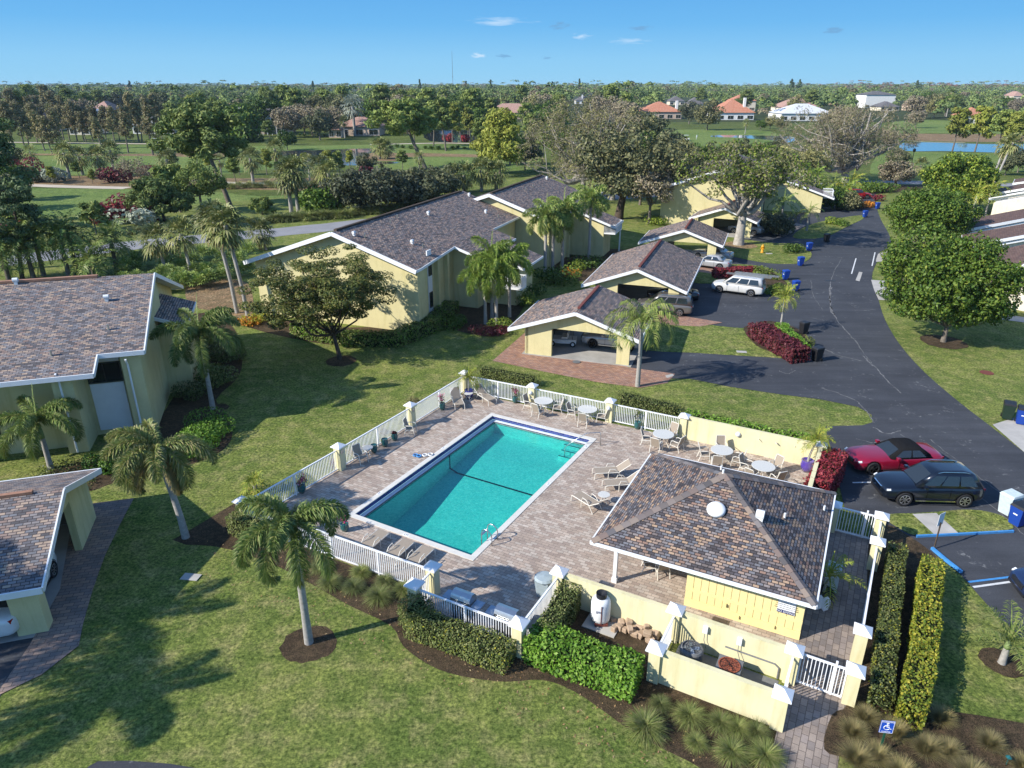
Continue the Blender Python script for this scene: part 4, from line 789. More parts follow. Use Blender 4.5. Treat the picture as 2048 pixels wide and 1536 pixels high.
def window(t, c, w, h, ax, m='frame', mull=1):
    """window on a wall: ax = outward direction (local)"""
    nx, ny = ax; px, py = -ny, nx; mb = MB(); x, y, z = c
    def B(cx_, cz, ww, hh, d=.05): mb.add([(x + px * (cx_ + sx * ww / 2) + nx * dd, y + py * (cx_ + sx * ww / 2) + ny * dd, z + cz + sz * hh / 2) for dd in (-.02, d) for sx in (-1, 1) for sz in (-1, 1)], [(0, 1, 3, 2), (4, 6, 7, 5), (0, 4, 5, 1), (2, 3, 7, 6), (0, 2, 6, 4), (1, 5, 7, 3)])
    B(0, h / 2, w + .08, .06); B(0, -h / 2, w + .08, .06); B(-w / 2, 0, .06, h); B(w / 2, 0, .06, h)
    for k in range(mull): B(-w / 2 + w * (k + 1) / (mull + 1), 0, .04, h)
    fr = mb.build('window', M[m], t); mb = MB(); B(0, 0, w, h, .02); mb.build('pane', M['glass'], fr)
# ---- condo building behind the umbrella tree (centre)
f2 = Frame((662, 464), 8, 69.4, .34, .333)
b2 = bld('condo_building', 'two storey yellow condo building behind the umbrella shaped tree, grey brown gable roof', 'building', f2)
roof_parts(b2, f2, [(0, 0), (0, 7.6), (.9, 7.6), (8.45, 7.0), (8.45, 9.45), (17.7, 9.45), (17.7, 7.05), (25.4, 7.05), (26.06, 0)], [(26.06, 0), (26.06, -9.3), (0, -9.3), (0, 0)], 'shingle_mid', 26.0, 'bark_dark')
fascia(b2, f2, [((-.03, 0), (-.03, 7.6)), ((-.03, 0), (-.03, -9.3))], .06, .34); fascia(b2, f2, [((0, 7.62), (.9, 7.62)), ((.9, 7.62), (8.45, 7.02)), ((8.43, 7.02), (8.43, 9.45)), ((8.45, 9.47), (17.7, 9.47)), ((17.7, 7.07), (25.4, 7.07))], .05, .22)
gable_walls(b2, f2, .62, 25.2, 8.6, 6.6); boxwall(b2, f2, .6, 2.1, 6.6, 7.35); boxwall(b2, f2, 8.95, 17.2, 6.6, 9.0); boxwall(b2, f2, 11.0, 15.5, 9.0, 12.0)
mt, mm = MB(), MB(); slab(mt, mm, [f2.L(a, b) for a, b in ((10.4, 9.2), (10.4, 12.9), (16.0, 12.9), (16.0, 9.2))]); rr_ = mt.build('lower_roof', M['shingle_mid'], b2); mm.build('roof_deck', M['white2'], rr_); fascia(b2, f2, [((10.38, 9.5), (10.38, 12.9)), ((10.4, 12.92), (16, 12.92))], .05, .22)
MB().box((4.1, -6.64, 3.2), (.75, .10, 6.0)).build('stair_panel', M['white'], b2)
for z in (4.7, 1.9): window(b2, (4.1, -6.70, z), .5, 1.3, (0, -1), mull=0)
for a in (2.9, 5.3, 7.2): MB().boxz((a, -6.78, 0), (.35, .38, 5.4)).build('pilaster', M['stucco'], b2)
def balcony(t, a0, a1, b0, b1, z0, sides='fr'):
    bx = t if isinstance(t, bpy.types.Object) else None; mb = MB(); mb.boxz(((a0 + a1) / 2, -(b0 + b1) / 2, z0), (a1 - a0, b1 - b0, .16)); bal = mb.build('balcony', M['white'], t); mb = MB()
    for p, q in (((a0, b1), (a1, b1)), ((a0, b0), (a0, b1)), ((a1, b0), (a1, b1))):
        P, Q = Vector((p[0], -p[1], z0)), Vector((q[0], -q[1], z0)); mb.bar(P + Vector((0, 0, 1.1)), Q + Vector((0, 0, 1.1)), .06, .08); n = max(2, int((Q - P).length / .14))
        for k in range(n + 1): mb.boxz(P + (Q - P) * k / n + Vector((0, 0, .16)), (.035, .035, .9))
    mb.build('railing', M['white'], bal); return bal
balcony(b2, 9.6, 10.9, 11.2, 13.0, 1.9)
vents(b2, f2, [(1.3, 1.3), (4.9, 4.7), (13.6, 1.9), (25.0, 1.2), (21.6, 4.6)], [(1.8, 2.0), (5.1, 5.6), (9.3, .9), (13.4, .7), (21.9, 5.9), (7.5, 1.2)])
# ---- second part, set back to the right
f3 = Frame((978, 388), 8, 69.6, .34, .345)
b3 = bld('condo_building', 'two storey yellow condo wing stepping back behind the tall palms in the middle', 'building', f3)
roof_parts(b3, f3, [(0, 0), (0, 7.3), (8.5, 7.3), (8.5, 12.3), (13.2, 12.3), (13.2, 7.3), (19, 7.0), (19.0, 0)], [(19, 0), (19, -8), (0, -8), (0, 0)], 'shingle_mid', 19, 'bark_dark')
fascia(b3, f3, [((-.03, 0), (-.03, 7.3)), ((-.03, 0), (-.03, -8))], .06, .34); fascia(b3, f3, [((0, 7.32), (8.5, 7.32)), ((8.47, 7.32), (8.47, 12.3)), ((8.5, 12.32), (13.2, 12.32)), ((13.2, 7.32), (19, 7.02))], .05, .24)
gable_walls(b3, f3, .6, 18.4, 7.4, 6.8); boxwall(b3, f3, 9.0, 12.8, 6.8, 10.9)
balcony(b3, 9.0, 12.6, 10.95, 12.3, 2.75)
for a in (2.2, 5.0): window(b3, (a, -6.82, 4.3), 1.2, 1.5, (0, -1))
for a in (1.0, 7.6): MB().boxz((a, -6.95, 0), (.35, .38, 5.3)).build('pilaster', M['stucco'], b3)
MB().boxz((12.7, -12.1, 0), (.16, .16, 3.7)).build('post', M['white'], b3)
vents(b3, f3, [(17.5, 1.0), (12.8, 5.8), (2.9, 5.0)], [(8.0, 1.4), (10.6, 1.5)])
# ---- far yellow building behind the big oak
f4 = Frame((1438, 340), 8, 69.6, .34, .336)
b4 = bld('condo_building', 'two storey yellow condo building dappled with tree shadow behind the big oak', 'building', f4)
roof_parts(b4, f4, [(0, 0), (0, 6.6), (18.5, 7.0), (18.5, 16.6), (24, 16.6), (24, 9.0), (30, 9.0), (30, 0)], [(30, 0), (30, -8.4), (0, -8.4), (0, 0)], 'shingle_mid', 30, 'bark_dark')
fascia(b4, f4, [((-.03, 0), (-.03, 6.6)), ((-.03, 0), (-.03, -8.4))], .06, .34); fascia(b4, f4, [((0, 6.62), (18.5, 7.02)), ((18.47, 7.0), (18.47, 16.6)), ((18.5, 16.62), (24, 16.62))], .05, .26)
gable_walls(b4, f4, .6, 29.5, 7.8, 6.2); boxwall(b4, f4, 19.0, 23.6, 6.2, 14.9)
balcony(b4, 19.2, 22.6, 14.95, 16.4, 2.3); MB().boxz((12.6, -6.3, 0), (.9, .12, 5.4)).build('stair_panel', M['frame'], b4)
for a in (4, 9): window(b4, (a, -6.24, 4.2), 1.2, 1.5, (0, -1))
# ---- building at the left edge: ridge runs to the left (a), right side of the frame is the far slope
fl_ = Frame((308, 546), 8, -163, .34, .34); fl_.sl = .37
lb = bld('condo_building', 'two storey yellow condo building at the left edge under a wide tan shingle roof', 'building', fl_)
roof_parts(lb, fl_, [(0, 0), (0, 10.1), (26, 10.1), (26, 0)], [(26, 0), (26, -8.75), (2.35, -8.75), (2.35, -7.25), (0, -7.25), (0, 0)], 'shingle_left', 26, 'tan_tile', (3.2, 0))
fascia(lb, fl_, [((-.03, 0), (-.03, 10.1)), ((-.03, 0), (-.03, -7.27)), ((2.33, -7.25), (2.33, -8.77)), ((0, -7.27), (2.35, -7.27)), ((2.35, -8.77), (26, -8.77)), ((0, 10.12), (26, 10.12))], .07, .26)
gable_walls(lb, fl_, .75, 25.4, 5.2, 9.5)
boxwall(lb, fl_, .35, 1.35, -6.9, 2.0); boxwall(lb, fl_, 3.6, 4.6, -8.2, -5.0); boxwall(lb, fl_, 4.6, 25, -7.3, -5.0)
boxwall(lb, fl_, 1.35, 3.6, -6.1, -5.0)
MB().box((2.5, 6.14, 1.75), (1.75, .06, 2.9)).build('garage_panel', M['white'], lb); MB().box((2.5, 6.14, 4.9), (1.75, .06, .8)).build('upper_panel', M['whitewall'], lb)
window(lb, (2.5, 6.16, 3.86), 1.75, 1.15, (0, 1))
for a, bb in ((1.0, 7.05), (4.15, 8.35)): MB().tube([(a, bb + .25, 4.9), (a, bb, 4.5), (a, bb, .1)], .055, 7).build('downspout', M['white'], lb)
MB().boxz((.1, -6.6, 0), (.9, 3.2, 3.2)).build('wall', M['stucco'], lb)
mt, mm = MB(), MB(); pts = [(-1.5, -4.6, 4.7), (-1.5, .9, 4.7), (.7, .9, 5.5), (.7, -4.6, 5.5)]; slab(mt, mm, pts); rr_ = mt.build('side_roof', M['shingle_mid'], lb); mm.build('roof_deck', M['white2'], rr_)
MB().boxz((-.35, -1.85, 0), (1.7, 5.0, 4.5)).build('side_wing', M['stucco'], lb); MB().bar((-1.52, .95, 4.6), (.7, .95, 5.4), .05, .22).bar((-1.52, -4.6, 4.6), (-1.52, .9, 4.6), .05, .22).build('side_fascia', M['white'], lb)
balcony(lb, 7.6, 12, -8.6, -7.3, 2.6) if False else None
mb = MB(); mb.boxz((9.6, 7.6, 2.6), (3.6, .9, .16)); bal = mb.build('balcony', M['white'], lb); mb = MB(); mb.bar((7.8, 8.05, 3.8), (11.4, 8.05, 3.8), .06, .08)
for k in range(27): mb.boxz((7.8 + k * .138, 8.05, 2.7), (.035, .035, 1.1))
mb.build('railing', M['white'], bal); window(lb, (9.6, 7.33, 4.0), 2.2, 1.9, (0, 1)); MB().box((9.4, 7.32, 1.2), (3.0, .06, 2.4)).build('entry_shade_panel', M['frame'], lb)  # entry recess is a flat dark panel, its shade put into the colour
plq = MB().lathe([(.001, 0), (.16, 0), (.16, .03), (.001, .035)], n=20).build('number_sign', M['inkblue'], lb); plq.rotation_euler = (R(-90), 0, 0); plq.location = (7.3, 7.33, 2.4); text('8', .2, M['white'], (0, 0, .037), (0, 0, R(180)), plq)
vents(lb, fl_, [(2.4, -2.5), (7.6, -.2)], [(2.0, -5.2), (4.6, -7.0)])
# ---- carports
M['brown_int'] = m_plain('closet_doors', (.13, .10, .07), .6, .3)
def carport(label, pk, hr, ang, L_, wl, wr, sl, rearw=True, m='shingle_mid', rv=None, opening=(-3.2, 1.6)):
    f = Frame(pk, hr, ang, sl); t = bld('carport', label, 'carport', f, 'yellow gabled carports along the lane'); a0 = .55; bl, br = -(wl - 1.15), wr - .75
    roof_parts(t, f, [(0, 0), (0, wr), (L_, wr), (L_, 0)], [(L_, 0), (L_, -wl), (0, -wl), (0, 0)], m, L_, None)
    MB().bar((1.0, 0, hr + .05), (L_ - .4, 0, hr + .05), .22, .12).build('ridge_vent', M['red_tile'], t)
    fascia(t, f, [((-.03, 0), (-.03, wr)), ((-.03, 0), (-.03, -wl)), ((0, -wl - .03), (L_, -wl - .03)), ((0, wr + .03), (L_, wr + .03))], .06, .26)
    zt = f.z(max(abs(bl), br)) - .5; th = .28; op0, op1 = bl + opening[0], opening[1]
    mb = MB()      # end walls: a solid part, an opening under a gable and a post
    for aa in (a0, L_ - a0 - th):
        o0, o1 = (bl + 2.1, br - .95); gz = min(f.z(o0), f.z(o1)) - .55
        def W(b0, b1, z0): 
            bs = sorted({b0, b1} | ({0} if b0 < 0 < b1 else set())); top = [(b, f.z(b) - .13) for b in bs]; prof = [(b0, z0)] + [(b1, z0)] + top[::-1]; n = len(prof)
            mb.add([(x, -b, z) for x in (aa, aa + th) for b, z in prof], [tuple(range(n)), tuple(range(2 * n - 1, n - 1, -1))] + [(i, n + i, n + (i + 1) % n, (i + 1) % n) for i in range(n)])
        mb = MB(); W(bl, o0, 0); W(o0, o1, gz); W(o1, br, 0); mb.build('wall', M['stucco'], t)
        if not rearw: break
    mb = MB(); mb.boxz((L_ / 2, -bl - .16, 0), (L_ - 2 * a0, .2, f.z(bl) - .3)); mb.build('closet_wall', M['stucco'], t); MB().boxz((L_ / 2, -bl - .35, 0), (L_ - 2 * a0 - 1.2, .1, 2.0)).build('closet_door', M['brown_int'], t)
    MB().boxz((L_ / 2, -(bl + br) / 2, -.05), (L_ - a0 * 1.4, br - bl + .4, .10)).build('floor', M['conc_floor'], t)
    return t, f
cp1, fc1 = carport('yellow carport nearest the pool, golf cart and silver suv inside', (1151, 625), 3.85, 71, 8.0, 5.15, 4.75, .34)
cp2, fc2 = carport('yellow carport second from the pool, grey minivan inside', (1275, 539), 3.85, 70.5, 14.1, 5.05, 4.5, .37)
cp3, fc3 = carport('yellow carport third from the pool, two silver cars inside', (1369, 460), 3.85, 70.5, 8.0, 5.1, 4.4, .345)
cp4, fc4 = carport('yellow carport behind the forked oak trunk, farthest along the lane', (1449, 416), 3.85, 64, 8.0, 4.6, 4.4, .36)
# carport in the lower left corner: ridge runs left
fk = Frame((127, 977), 3.8, -163, .35, .36); lc = bld('carport', 'carport cut by the left edge, tan shingle roof over a white coupe', 'carport', fk, 'yellow gabled carports along the lane')
roof_parts(lc, fk, [(0, 0), (0, 4.95), (12, 4.95), (12, 0)], [(12, 0), (12, -4.46), (0, -4.46), (0, 0)], 'shingle_left', 12, None); MB().bar((1.1, 0, 3.84), (12, 0, 3.84), .2, .12).build('ridge_vent', M['tan_tile'], lc)
fascia(lc, fk, [((-.03, 0), (-.03, 4.95)), ((-.03, 0), (-.03, -4.46)), ((0, 4.98), (12, 4.98)), ((0, -4.49), (12, -4.49))], .06, .26)
mb = MB()
def Wk(b0, b1, z0, aa=.35, th=.3):
    bs = sorted({b0, b1} | ({0} if b0 < 0 < b1 else set())); prof = [(b0, z0), (b1, z0)] + [(b, fk.z(b) - .13) for b in bs][::-1]; n = len(prof)
    mb.add([(x, -b, z) for x in (aa, aa + th) for b, z in prof], [tuple(range(n)), tuple(range(2 * n - 1, n - 1, -1))] + [(i, n + i, n + (i + 1) % n, (i + 1) % n) for i in range(n)])
Wk(1.2, 3.9, 0); Wk(-3.5, 1.2, 2.55); Wk(-4.1, -3.5, 0, .35, 1.0)
mb.build('wall', M['stucco'], lc); MB().boxz((6.5, -3.8, 0), (11.5, .25, 2.2)).build('closet_wall', M['brown_int'], lc); MB().boxz((6.3, .1, -.05), (11.6, 8.4, .07)).build('floor', M['conc_floor'], lc)
mb = MB()
for k in range(3): mb.box((.55, 4.0 - .1, 2.2), (.25, .25, .35))
mb.build('lantern', M['white2'], lc)
# ---- cream townhouses on the right edge: long low shed roofs, one behind another
def townhouse(label, pts, z, drop, wallz=0, lamp=False):
    """pts: photo pixels of the near roof edge (left, right) and the far edge (left, right), at height z"""
    nl, nr, fl, fr = pts; A0, A1, B0, B1 = G(*nl, z), G(*nr, z), G(*fl, z + drop), G(*fr, z + drop); t = thing('townhouse', label, 'building', (*A0, 0), 0, 'cream townhouses on the right'); o = Vector((*A0, 0))
    zr = z + 2.6; P = [Vector((*A0, z)) - o, Vector((*G(*nr, zr), zr)) - o, None, Vector((*G(*fl, z), z)) - o]; P[2] = P[1] + (P[3] - P[0]); mt, mm = MB(), MB(); slab(mt, mm, P, .12); r = mt.build('roof', M['shingle_brown'], t); mm.build('roof_deck', M['white'], r)
    dn = Vector((0, 0, -.28)); mb = MB(); mb.bar(P[0] + dn * .5 + Vector((0, -.05, 0)), P[1] + dn * .5 + Vector((0, -.05, 0)), .08, .32); mb.bar(P[0] + dn * 1.9 + Vector((.3, .1, 0)), P[1] + dn * 1.9 + Vector((0, .1, 0)), .10, .26); mb.bar(P[0] + dn * .5, P[3] + dn * .5, .08, .3); mb.build('fascia', M['white'], t)
    mb = MB(); q = [P[0] + Vector((.7, .35, 0)), P[1] + Vector((0, .35, 0)), P[2] + Vector((0, -.3, 0)), P[3] + Vector((.7, -.3, 0))]; top = [Vector((p.x, p.y, p.z - .62)) for p in q]; bot = [Vector((p.x, p.y, 0)) for p in q]
    mb.add(bot + top, [(3, 2, 1, 0), (4, 5, 6, 7)] + [(i, (i + 1) % 4, 4 + (i + 1) % 4, 4 + i) for i in range(4)]); mb.build('wall', M['cream'], t); return t
townhouse('cream townhouse nearest on the right edge, behind the round green tree', ((1985, 541), (2160, 505), (1975, 505), (2150, 455)), 3.3, .3)
townhouse('cream townhouse with brown roof second from the front on the right edge', ((1920, 493), (2150, 452), (1924, 470), (2150, 420)), 3.3, .7)
townhouse('cream townhouse with brown roof third on the right edge, shadow on its left corner', ((1925, 460), (2150, 418), (1929, 440), (2150, 390)), 3.3, .7)
townhouse('cream townhouse with the small wall lamp, fourth on the right edge', ((1990, 396), (2150, 370), (1978, 396), (2150, 358)), 3.5, .5)
townhouse('cream townhouse roof fifth on the right edge', ((1995, 385), (2150, 360), (1998, 376), (2150, 344)), 3.5, .4)
townhouse('cream townhouse farthest back on the right edge', ((2026, 366), (2150, 350), (2030, 358), (2150, 330)), 3.5, .4)
# ---- distant houses between the golf course and the woods
def house(label, px0, px1, vbase, roofh=2.6, wallh=3.0, m='tile_orange', wm='pinkwall', depth=14, name='house', hip=1, chim=None, cage=False, grp='houses beyond the golf course'):
    x0, y0 = G(px0, vbase); x1, _ = G(px1, vbase); w = x1 - x0; t = thing(name, label, 'house', ((x0 + x1) / 2, y0 + depth / 2, 0), 0, grp); W2, D2 = w / 2, depth / 2; hp = min(W2, D2) * hip
    MB().boxz((0, 0, 0), (w - 1.4, depth - 1.4, wallh)).build('wall', M[wm], t); e = wallh; mt = MB(); rl = W2 - hp if w > depth else 0; rd = 0 if w > depth else D2 - hp
    c = [(-W2, -D2, e), (W2, -D2, e), (W2, D2, e), (-W2, D2, e)]; r0, r1 = ((-rl, 0, e + roofh), (rl, 0, e + roofh)) if w > depth else ((0, -rd, e + roofh), (0, rd, e + roofh))
    fs = [[c[0], c[1], r1, r0], [c[1], c[2], r1], [c[2], c[3], r0, r1], [c[3], c[0], r0]] if w > depth else [[c[0], c[1], r0], [c[1], c[2], r1, r0], [c[2], c[3], r1], [c[3], c[0], r0, r1]]
    for q in fs: mt.add(q, [tuple(range(len(q)))], [slope_uv0(q)])
    mt.add([(p[0], p[1], e - .02) for p in c], [(3, 2, 1, 0)], [[(0, 0)] * 4]); rf = mt.build('roof', M[m], t)
    n = max(2, int(w / 5))
    for k in range(n): window(t, (-W2 + w * (k + .5) / n, -D2 + .68, 1.45), w / n * .6, 2.0, (0, -1), 'white')
    if chim is not None: MB().boxz((chim * W2, -D2 * .6, 0), (1.4, 1.4, wallh + roofh + .6)).build('chimney', M['whitewall'], rf)
    if cage:
        mb = MB(); cx0, cx1, cy0, ch = -.02 * w, W2, -D2 - 8, wallh + .6
        for i in range(7):
            x = cx0 + (cx1 - cx0) * i / 6; mb.bar((x, cy0, 0), (x, cy0, ch), .16, .16); mb.bar((x, cy0, ch), (x, -D2, ch + 1.5), .16, .16)
        for z in (ch * .5, ch): mb.bar((cx0, cy0, z), (cx1, cy0, z), .16, .16)
        for y in (cy0 + 3, cy0 + 6): mb.bar((cx1, y, 0), (cx1, y, ch + (y - cy0) * .18), .16, .16)
        mb.bar((cx1, cy0, ch), (cx1, -D2, ch + 1.5), .16, .16); mb.build('screen_cage', M['white'], t)
    return t
house('house with dark grey hip roof, tall screen cage and pale blue chimney', 470, 575, 268, 3.8, 6.0, 'tile_grey', 'pinkwall', 16, chim=-.75, cage=True)
house('pinkish tiled house with arched porch beside the bluish palm', 672, 762, 272, 3.4, 3.6, 'tile_pink', 'pinkwall', 15); house('small gabled pinkish wing at the left of the arched porch house', 655, 685, 276, 2.2, 3.0, 'tile_pink', 'pinkwall', 8)
house('white roofed house between the brown cypresses', 262, 352, 268, 4.0, 3.4, 'tile_white', 'whitewall', 18); house('salmon tiled house left of the white roofed house', 135, 182, 270, 4.5, 3.4, 'tile_orange', 'cream', 16); house('salmon tiled roof behind the cypress trunks, far left', 78, 105, 262, 5, 3.4, 'tile_pink', 'cream', 16)
house('white roofed house far left among the palms', 113, 175, 235, 5, 3.6, 'tile_white', 'whitewall', 20); house('long pink roofed house in the woods at left', 178, 225, 232, 5.5, 3.6, 'tile_pink', 'cream', 20); house('tan roofed house deep in the woods at left', 280, 310, 222, 5, 3.6, 'tile_pink', 'cream', 20); house('low orange roofed house in the woods right of the white roof', 365, 420, 222, 4, 3.4, 'tile_pink', 'pinkwall', 20)
house('tan tiled house behind the tall middle pines', 968, 1075, 238, 5, 3.6, 'tile_pink', 'pinkwall', 22); house('grey roofed house with white chimney in the woods', 1150, 1183, 208, 5, 3.6, 'tile_grey', 'whitewall', 20, chim=-.1); house('white low house behind the pond fence', 872, 905, 250, 3, 3, 'tile_white', 'whitewall', 12)
house('orange tiled house with red topped chimney, left of the lone oak', 1281, 1365, 238, 5.6, 4.0, 'tile_orange', 'pinkwall', 24, chim=.75); house('orange tiled house right of the lone oak with white chimney', 1432, 1510, 240, 7.5, 4.0, 'tile_orange', 'whitewall', 26, chim=.5); house('bright orange tiled two storey house in the trees', 1462, 1512, 222, 5, 7.5, 'tile_orange', 'cream', 18)
house('small grey roof between the two orange houses', 1376, 1408, 216, 5, 3.6, 'tile_grey', 'cream', 20); house('grey roof behind the left orange house', 1338, 1370, 210, 5, 3.6, 'tile_grey', 'cream', 20)
house('pink tiled house left of the white roofed villa', 1562, 1640, 226, 7, 3.8, 'tile_pink', 'cream', 26); house('white roofed villa behind the bare spreading tree', 1560, 1668, 242, 5, 4, 'tile_white', 'whitewall', 24); house('modern white two storey villa with dark roof', 1728, 1790, 216, 3, 11, 'tile_grey', 'whitewall', 24); house('dark roofed house in front of the white villa', 1760, 1800, 222, 4, 3, 'tile_grey', 'cream', 20)
house('long pinkish roof right of the white villa', 1828, 1872, 222, 5, 3.8, 'tile_pink', 'pinkwall', 22); house('cream house behind the right hand pines', 1928, 1975, 248, 4, 4, 'tile_orange', 'cream', 14); house('tan house at the far right edge of the woods', 2026, 2050, 200, 6, 5, 'tile_pink', 'cream', 26)
# ================================================================ plants: generators
def unit(v): return v / np.maximum(np.linalg.norm(v, axis=-1, keepdims=True), 1e-9)
def quads(Cn, Nn, size, rg, aspect=1.6, fold=.0):
    """leaf quads at Cn facing Nn"""
    n = len(Cn); t = rg.normal(size=(n, 3)); a = unit(np.cross(Nn, t)); b = np.cross(Nn, a); s = (size * rg.uniform(.7, 1.3, n))[:, None]
    a = a * s * aspect / 2; b = b * s / 2
    V = np.stack([Cn - a, Cn - b * .9 + Nn * s * .1, Cn + a, Cn + b * .9 + Nn * s * .1], 1).reshape(-1, 3); F = np.arange(4 * n).reshape(-1, 4); return V, F
def clump_leaves(cl, per, size, rg, flat=1.0, updown=.25, aspect=1.6, shell=.55):
    """cl = (k,4) centres and radii; leaves spread through each clump, mostly near its skin"""
    cl = np.asarray(cl, float); k = len(cl); idx = np.repeat(np.arange(k), per); d = unit(rg.normal(size=(len(idx), 3))); rad = cl[idx, 3] * (shell + (1 - shell) * rg.random(len(idx)) ** .5)
    P = cl[idx, :3] + d * rad[:, None] * np.array([1, 1, flat]); nn = unit(d * .8 + rg.normal(size=d.shape) * .55 + np.array([0, 0, updown])); return quads(P, nn, size, rg, aspect)
def join(parts):
    V = []; F = []; n = 0
    for v, f in parts: V.append(v); F.append(f + n); n += len(v)
    return np.concatenate(V), np.concatenate(F)
def crown_clumps(n, c, ext, rg, r=(.5, .9), low=-.5, hollow=.35, pw=.45):
    """clump centres spread through an uneven ellipsoid"""
    out = []
    lobes = unit(rg.normal(size=(7, 3))); la = rg.uniform(-.2, .22, 7)
    while len(out) < n:
        d = unit(rg.normal(size=3)); q = rg.random() ** pw
        if d[2] * q < low or q < hollow: continue
        k = 1 + sum(a * max(0, float(d @ l)) ** 3 for a, l in zip(la, lobes))
        out.append((c[0] + d[0] * ext[0] * q * k, c[1] + d[1] * ext[1] * q * k, c[2] + d[2] * ext[2] * q * k, rg.uniform(*r)))
    return np.array(out)
def limbs(mb, base, forks, rg, r0, wob=.06, segs=5, n=6):
    """trunk to the fork point, then a bent tapering limb to each target"""
    for tgt, rr in forks:
        p = np.array(base, float); q = np.array(tgt, float); L_ = np.linalg.norm(q - p); pts = []
        for i in range(segs + 1):
            t = i / segs; m_ = p + (q - p) * t; m_[2] += math.sin(t * math.pi) * -L_ * .07; m_ += rg.normal(size=3) * wob * L_ * math.sin(t * math.pi); pts.append(tuple(m_))
        mb.tube(pts, [rr * (1 - .75 * i / segs) for i in range(segs + 1)], n, False)
def tree(name, label, cat, px, h, ext, leaf='oak', bark='bark', nclump=60, per=60, size=.22, cr=(.6, 1.1), trunk_r=.25, forkz=.3, lean=(0, 0), seed=1, group=None, flat=.8, low=-.35, ct=None, hollow=.3, aspect=1.6, nl=9, updown=.25, pos=None, second=None):
    rg = np.random.default_rng(seed); x, y = pos or G(*px); t = thing(name, label, cat, (x, y, 0), 0, group)
    cz = h - ext[2] if ct is None else ct; top = (lean[0], lean[1], cz)
    cl = crown_clumps(nclump, top, ext, rg, cr, low, hollow); V, F = clump_leaves(cl, per, size, rg, flat, updown, aspect)
    if second:
        k = int(len(F) * second[1]); sel = rg.permutation(len(F)); f2 = F[sel[:k]]; f1 = F[sel[k:]]; link('crown', np_mesh('crown', V, f1, L[leaf]), t); link('crown', np_mesh('crown', V, f2, L[second[0]]), t)
    else: link('crown', np_mesh('crown', V, F, L[leaf]), t)
    mb = MB(); fz = h * forkz; fp = (lean[0] * .35, lean[1] * .35, fz); mb.tube([(0, 0, -.1), (lean[0] * .1, lean[1] * .1, fz * .35), fp], [trunk_r * 1.25, trunk_r, trunk_r * .8], 9, False)
    idx = rg.permutation(len(cl))[:nl]; limbs(mb, fp, [(tuple(cl[i, :3]), trunk_r * rg.uniform(.4, .62)) for i in idx], rg, trunk_r)
    for i in idx[:nl // 2 + 1]:
        for _ in range(3):
            j = rg.integers(len(cl)); a = cl[i, :3] * .75 + np.array(fp) * .25
            if np.linalg.norm(cl[j, :3] - a) < max(ext) * 1.1: limbs(mb, a, [(tuple(cl[j, :3]), trunk_r * .18)], rg, trunk_r, .05, 3, 4)
    mb.build('trunk', M[bark], t, True); return t
def frond(rg, L_, elev, az, droop, nl, ll, w, plumose=False, curl=1.0):
    """one feather frond: a bent rib with leaflets -> quads"""
    segs = nl; P = []; d = elev; p = np.array([0., 0., 0.]); hd = np.array([math.cos(az), math.sin(az), 0]); T = []
    for i in range(segs + 1):
        P.append(p.copy()); v = hd * math.cos(d) + np.array([0, 0, math.sin(d)]); T.append(v); p = p + v * L_ / segs; d -= droop / segs * (.5 + 1.0 * i / segs)
    P = np.array(P); T = np.array(T); side = np.array([-math.sin(az), math.cos(az), 0.]); V = []
    for i in range(2, segs + 1):
        t = i / segs; l = ll * (math.sin(math.pi * min(1, t * .95 + .05)) ** .6 * .9 + .15); up = np.cross(side, T[i])
        for sgn in (-1, 1):
            for r_ in ((-.9, -.45, 0, .45, .9, 1.3) if plumose else (0.1,)):
                dr = unit(side * sgn * (1 - abs(r_) * .45) + up * (-r_ * .9 if plumose else -.25 * curl) + T[i] * (.55) + rg.normal(size=3) * .12)
                q = P[i] + rg.normal(size=3) * .01; l2 = l * rg.uniform(.8, 1.1); m_ = q + dr * l2 * .55; e = q + dr * l2 + np.array([0, 0, -l2 * .35 * curl]); wv = np.cross(dr, T[i] + 1e-3); wv = unit(wv) if np.linalg.norm(wv) > 1e-6 else up
                wv = unit(T[i] * .8 + wv * .3) * w; V += [q, m_ - wv, e, m_ + wv]
    for i in range(segs):
        wv = side * (.035 * (1 - i / segs) + .006); V += [P[i] - wv, P[i] + wv, P[i + 1] + wv * .9, P[i + 1] - wv * .9]
    return np.array(V), np.arange(len(V)).reshape(-1, 4)
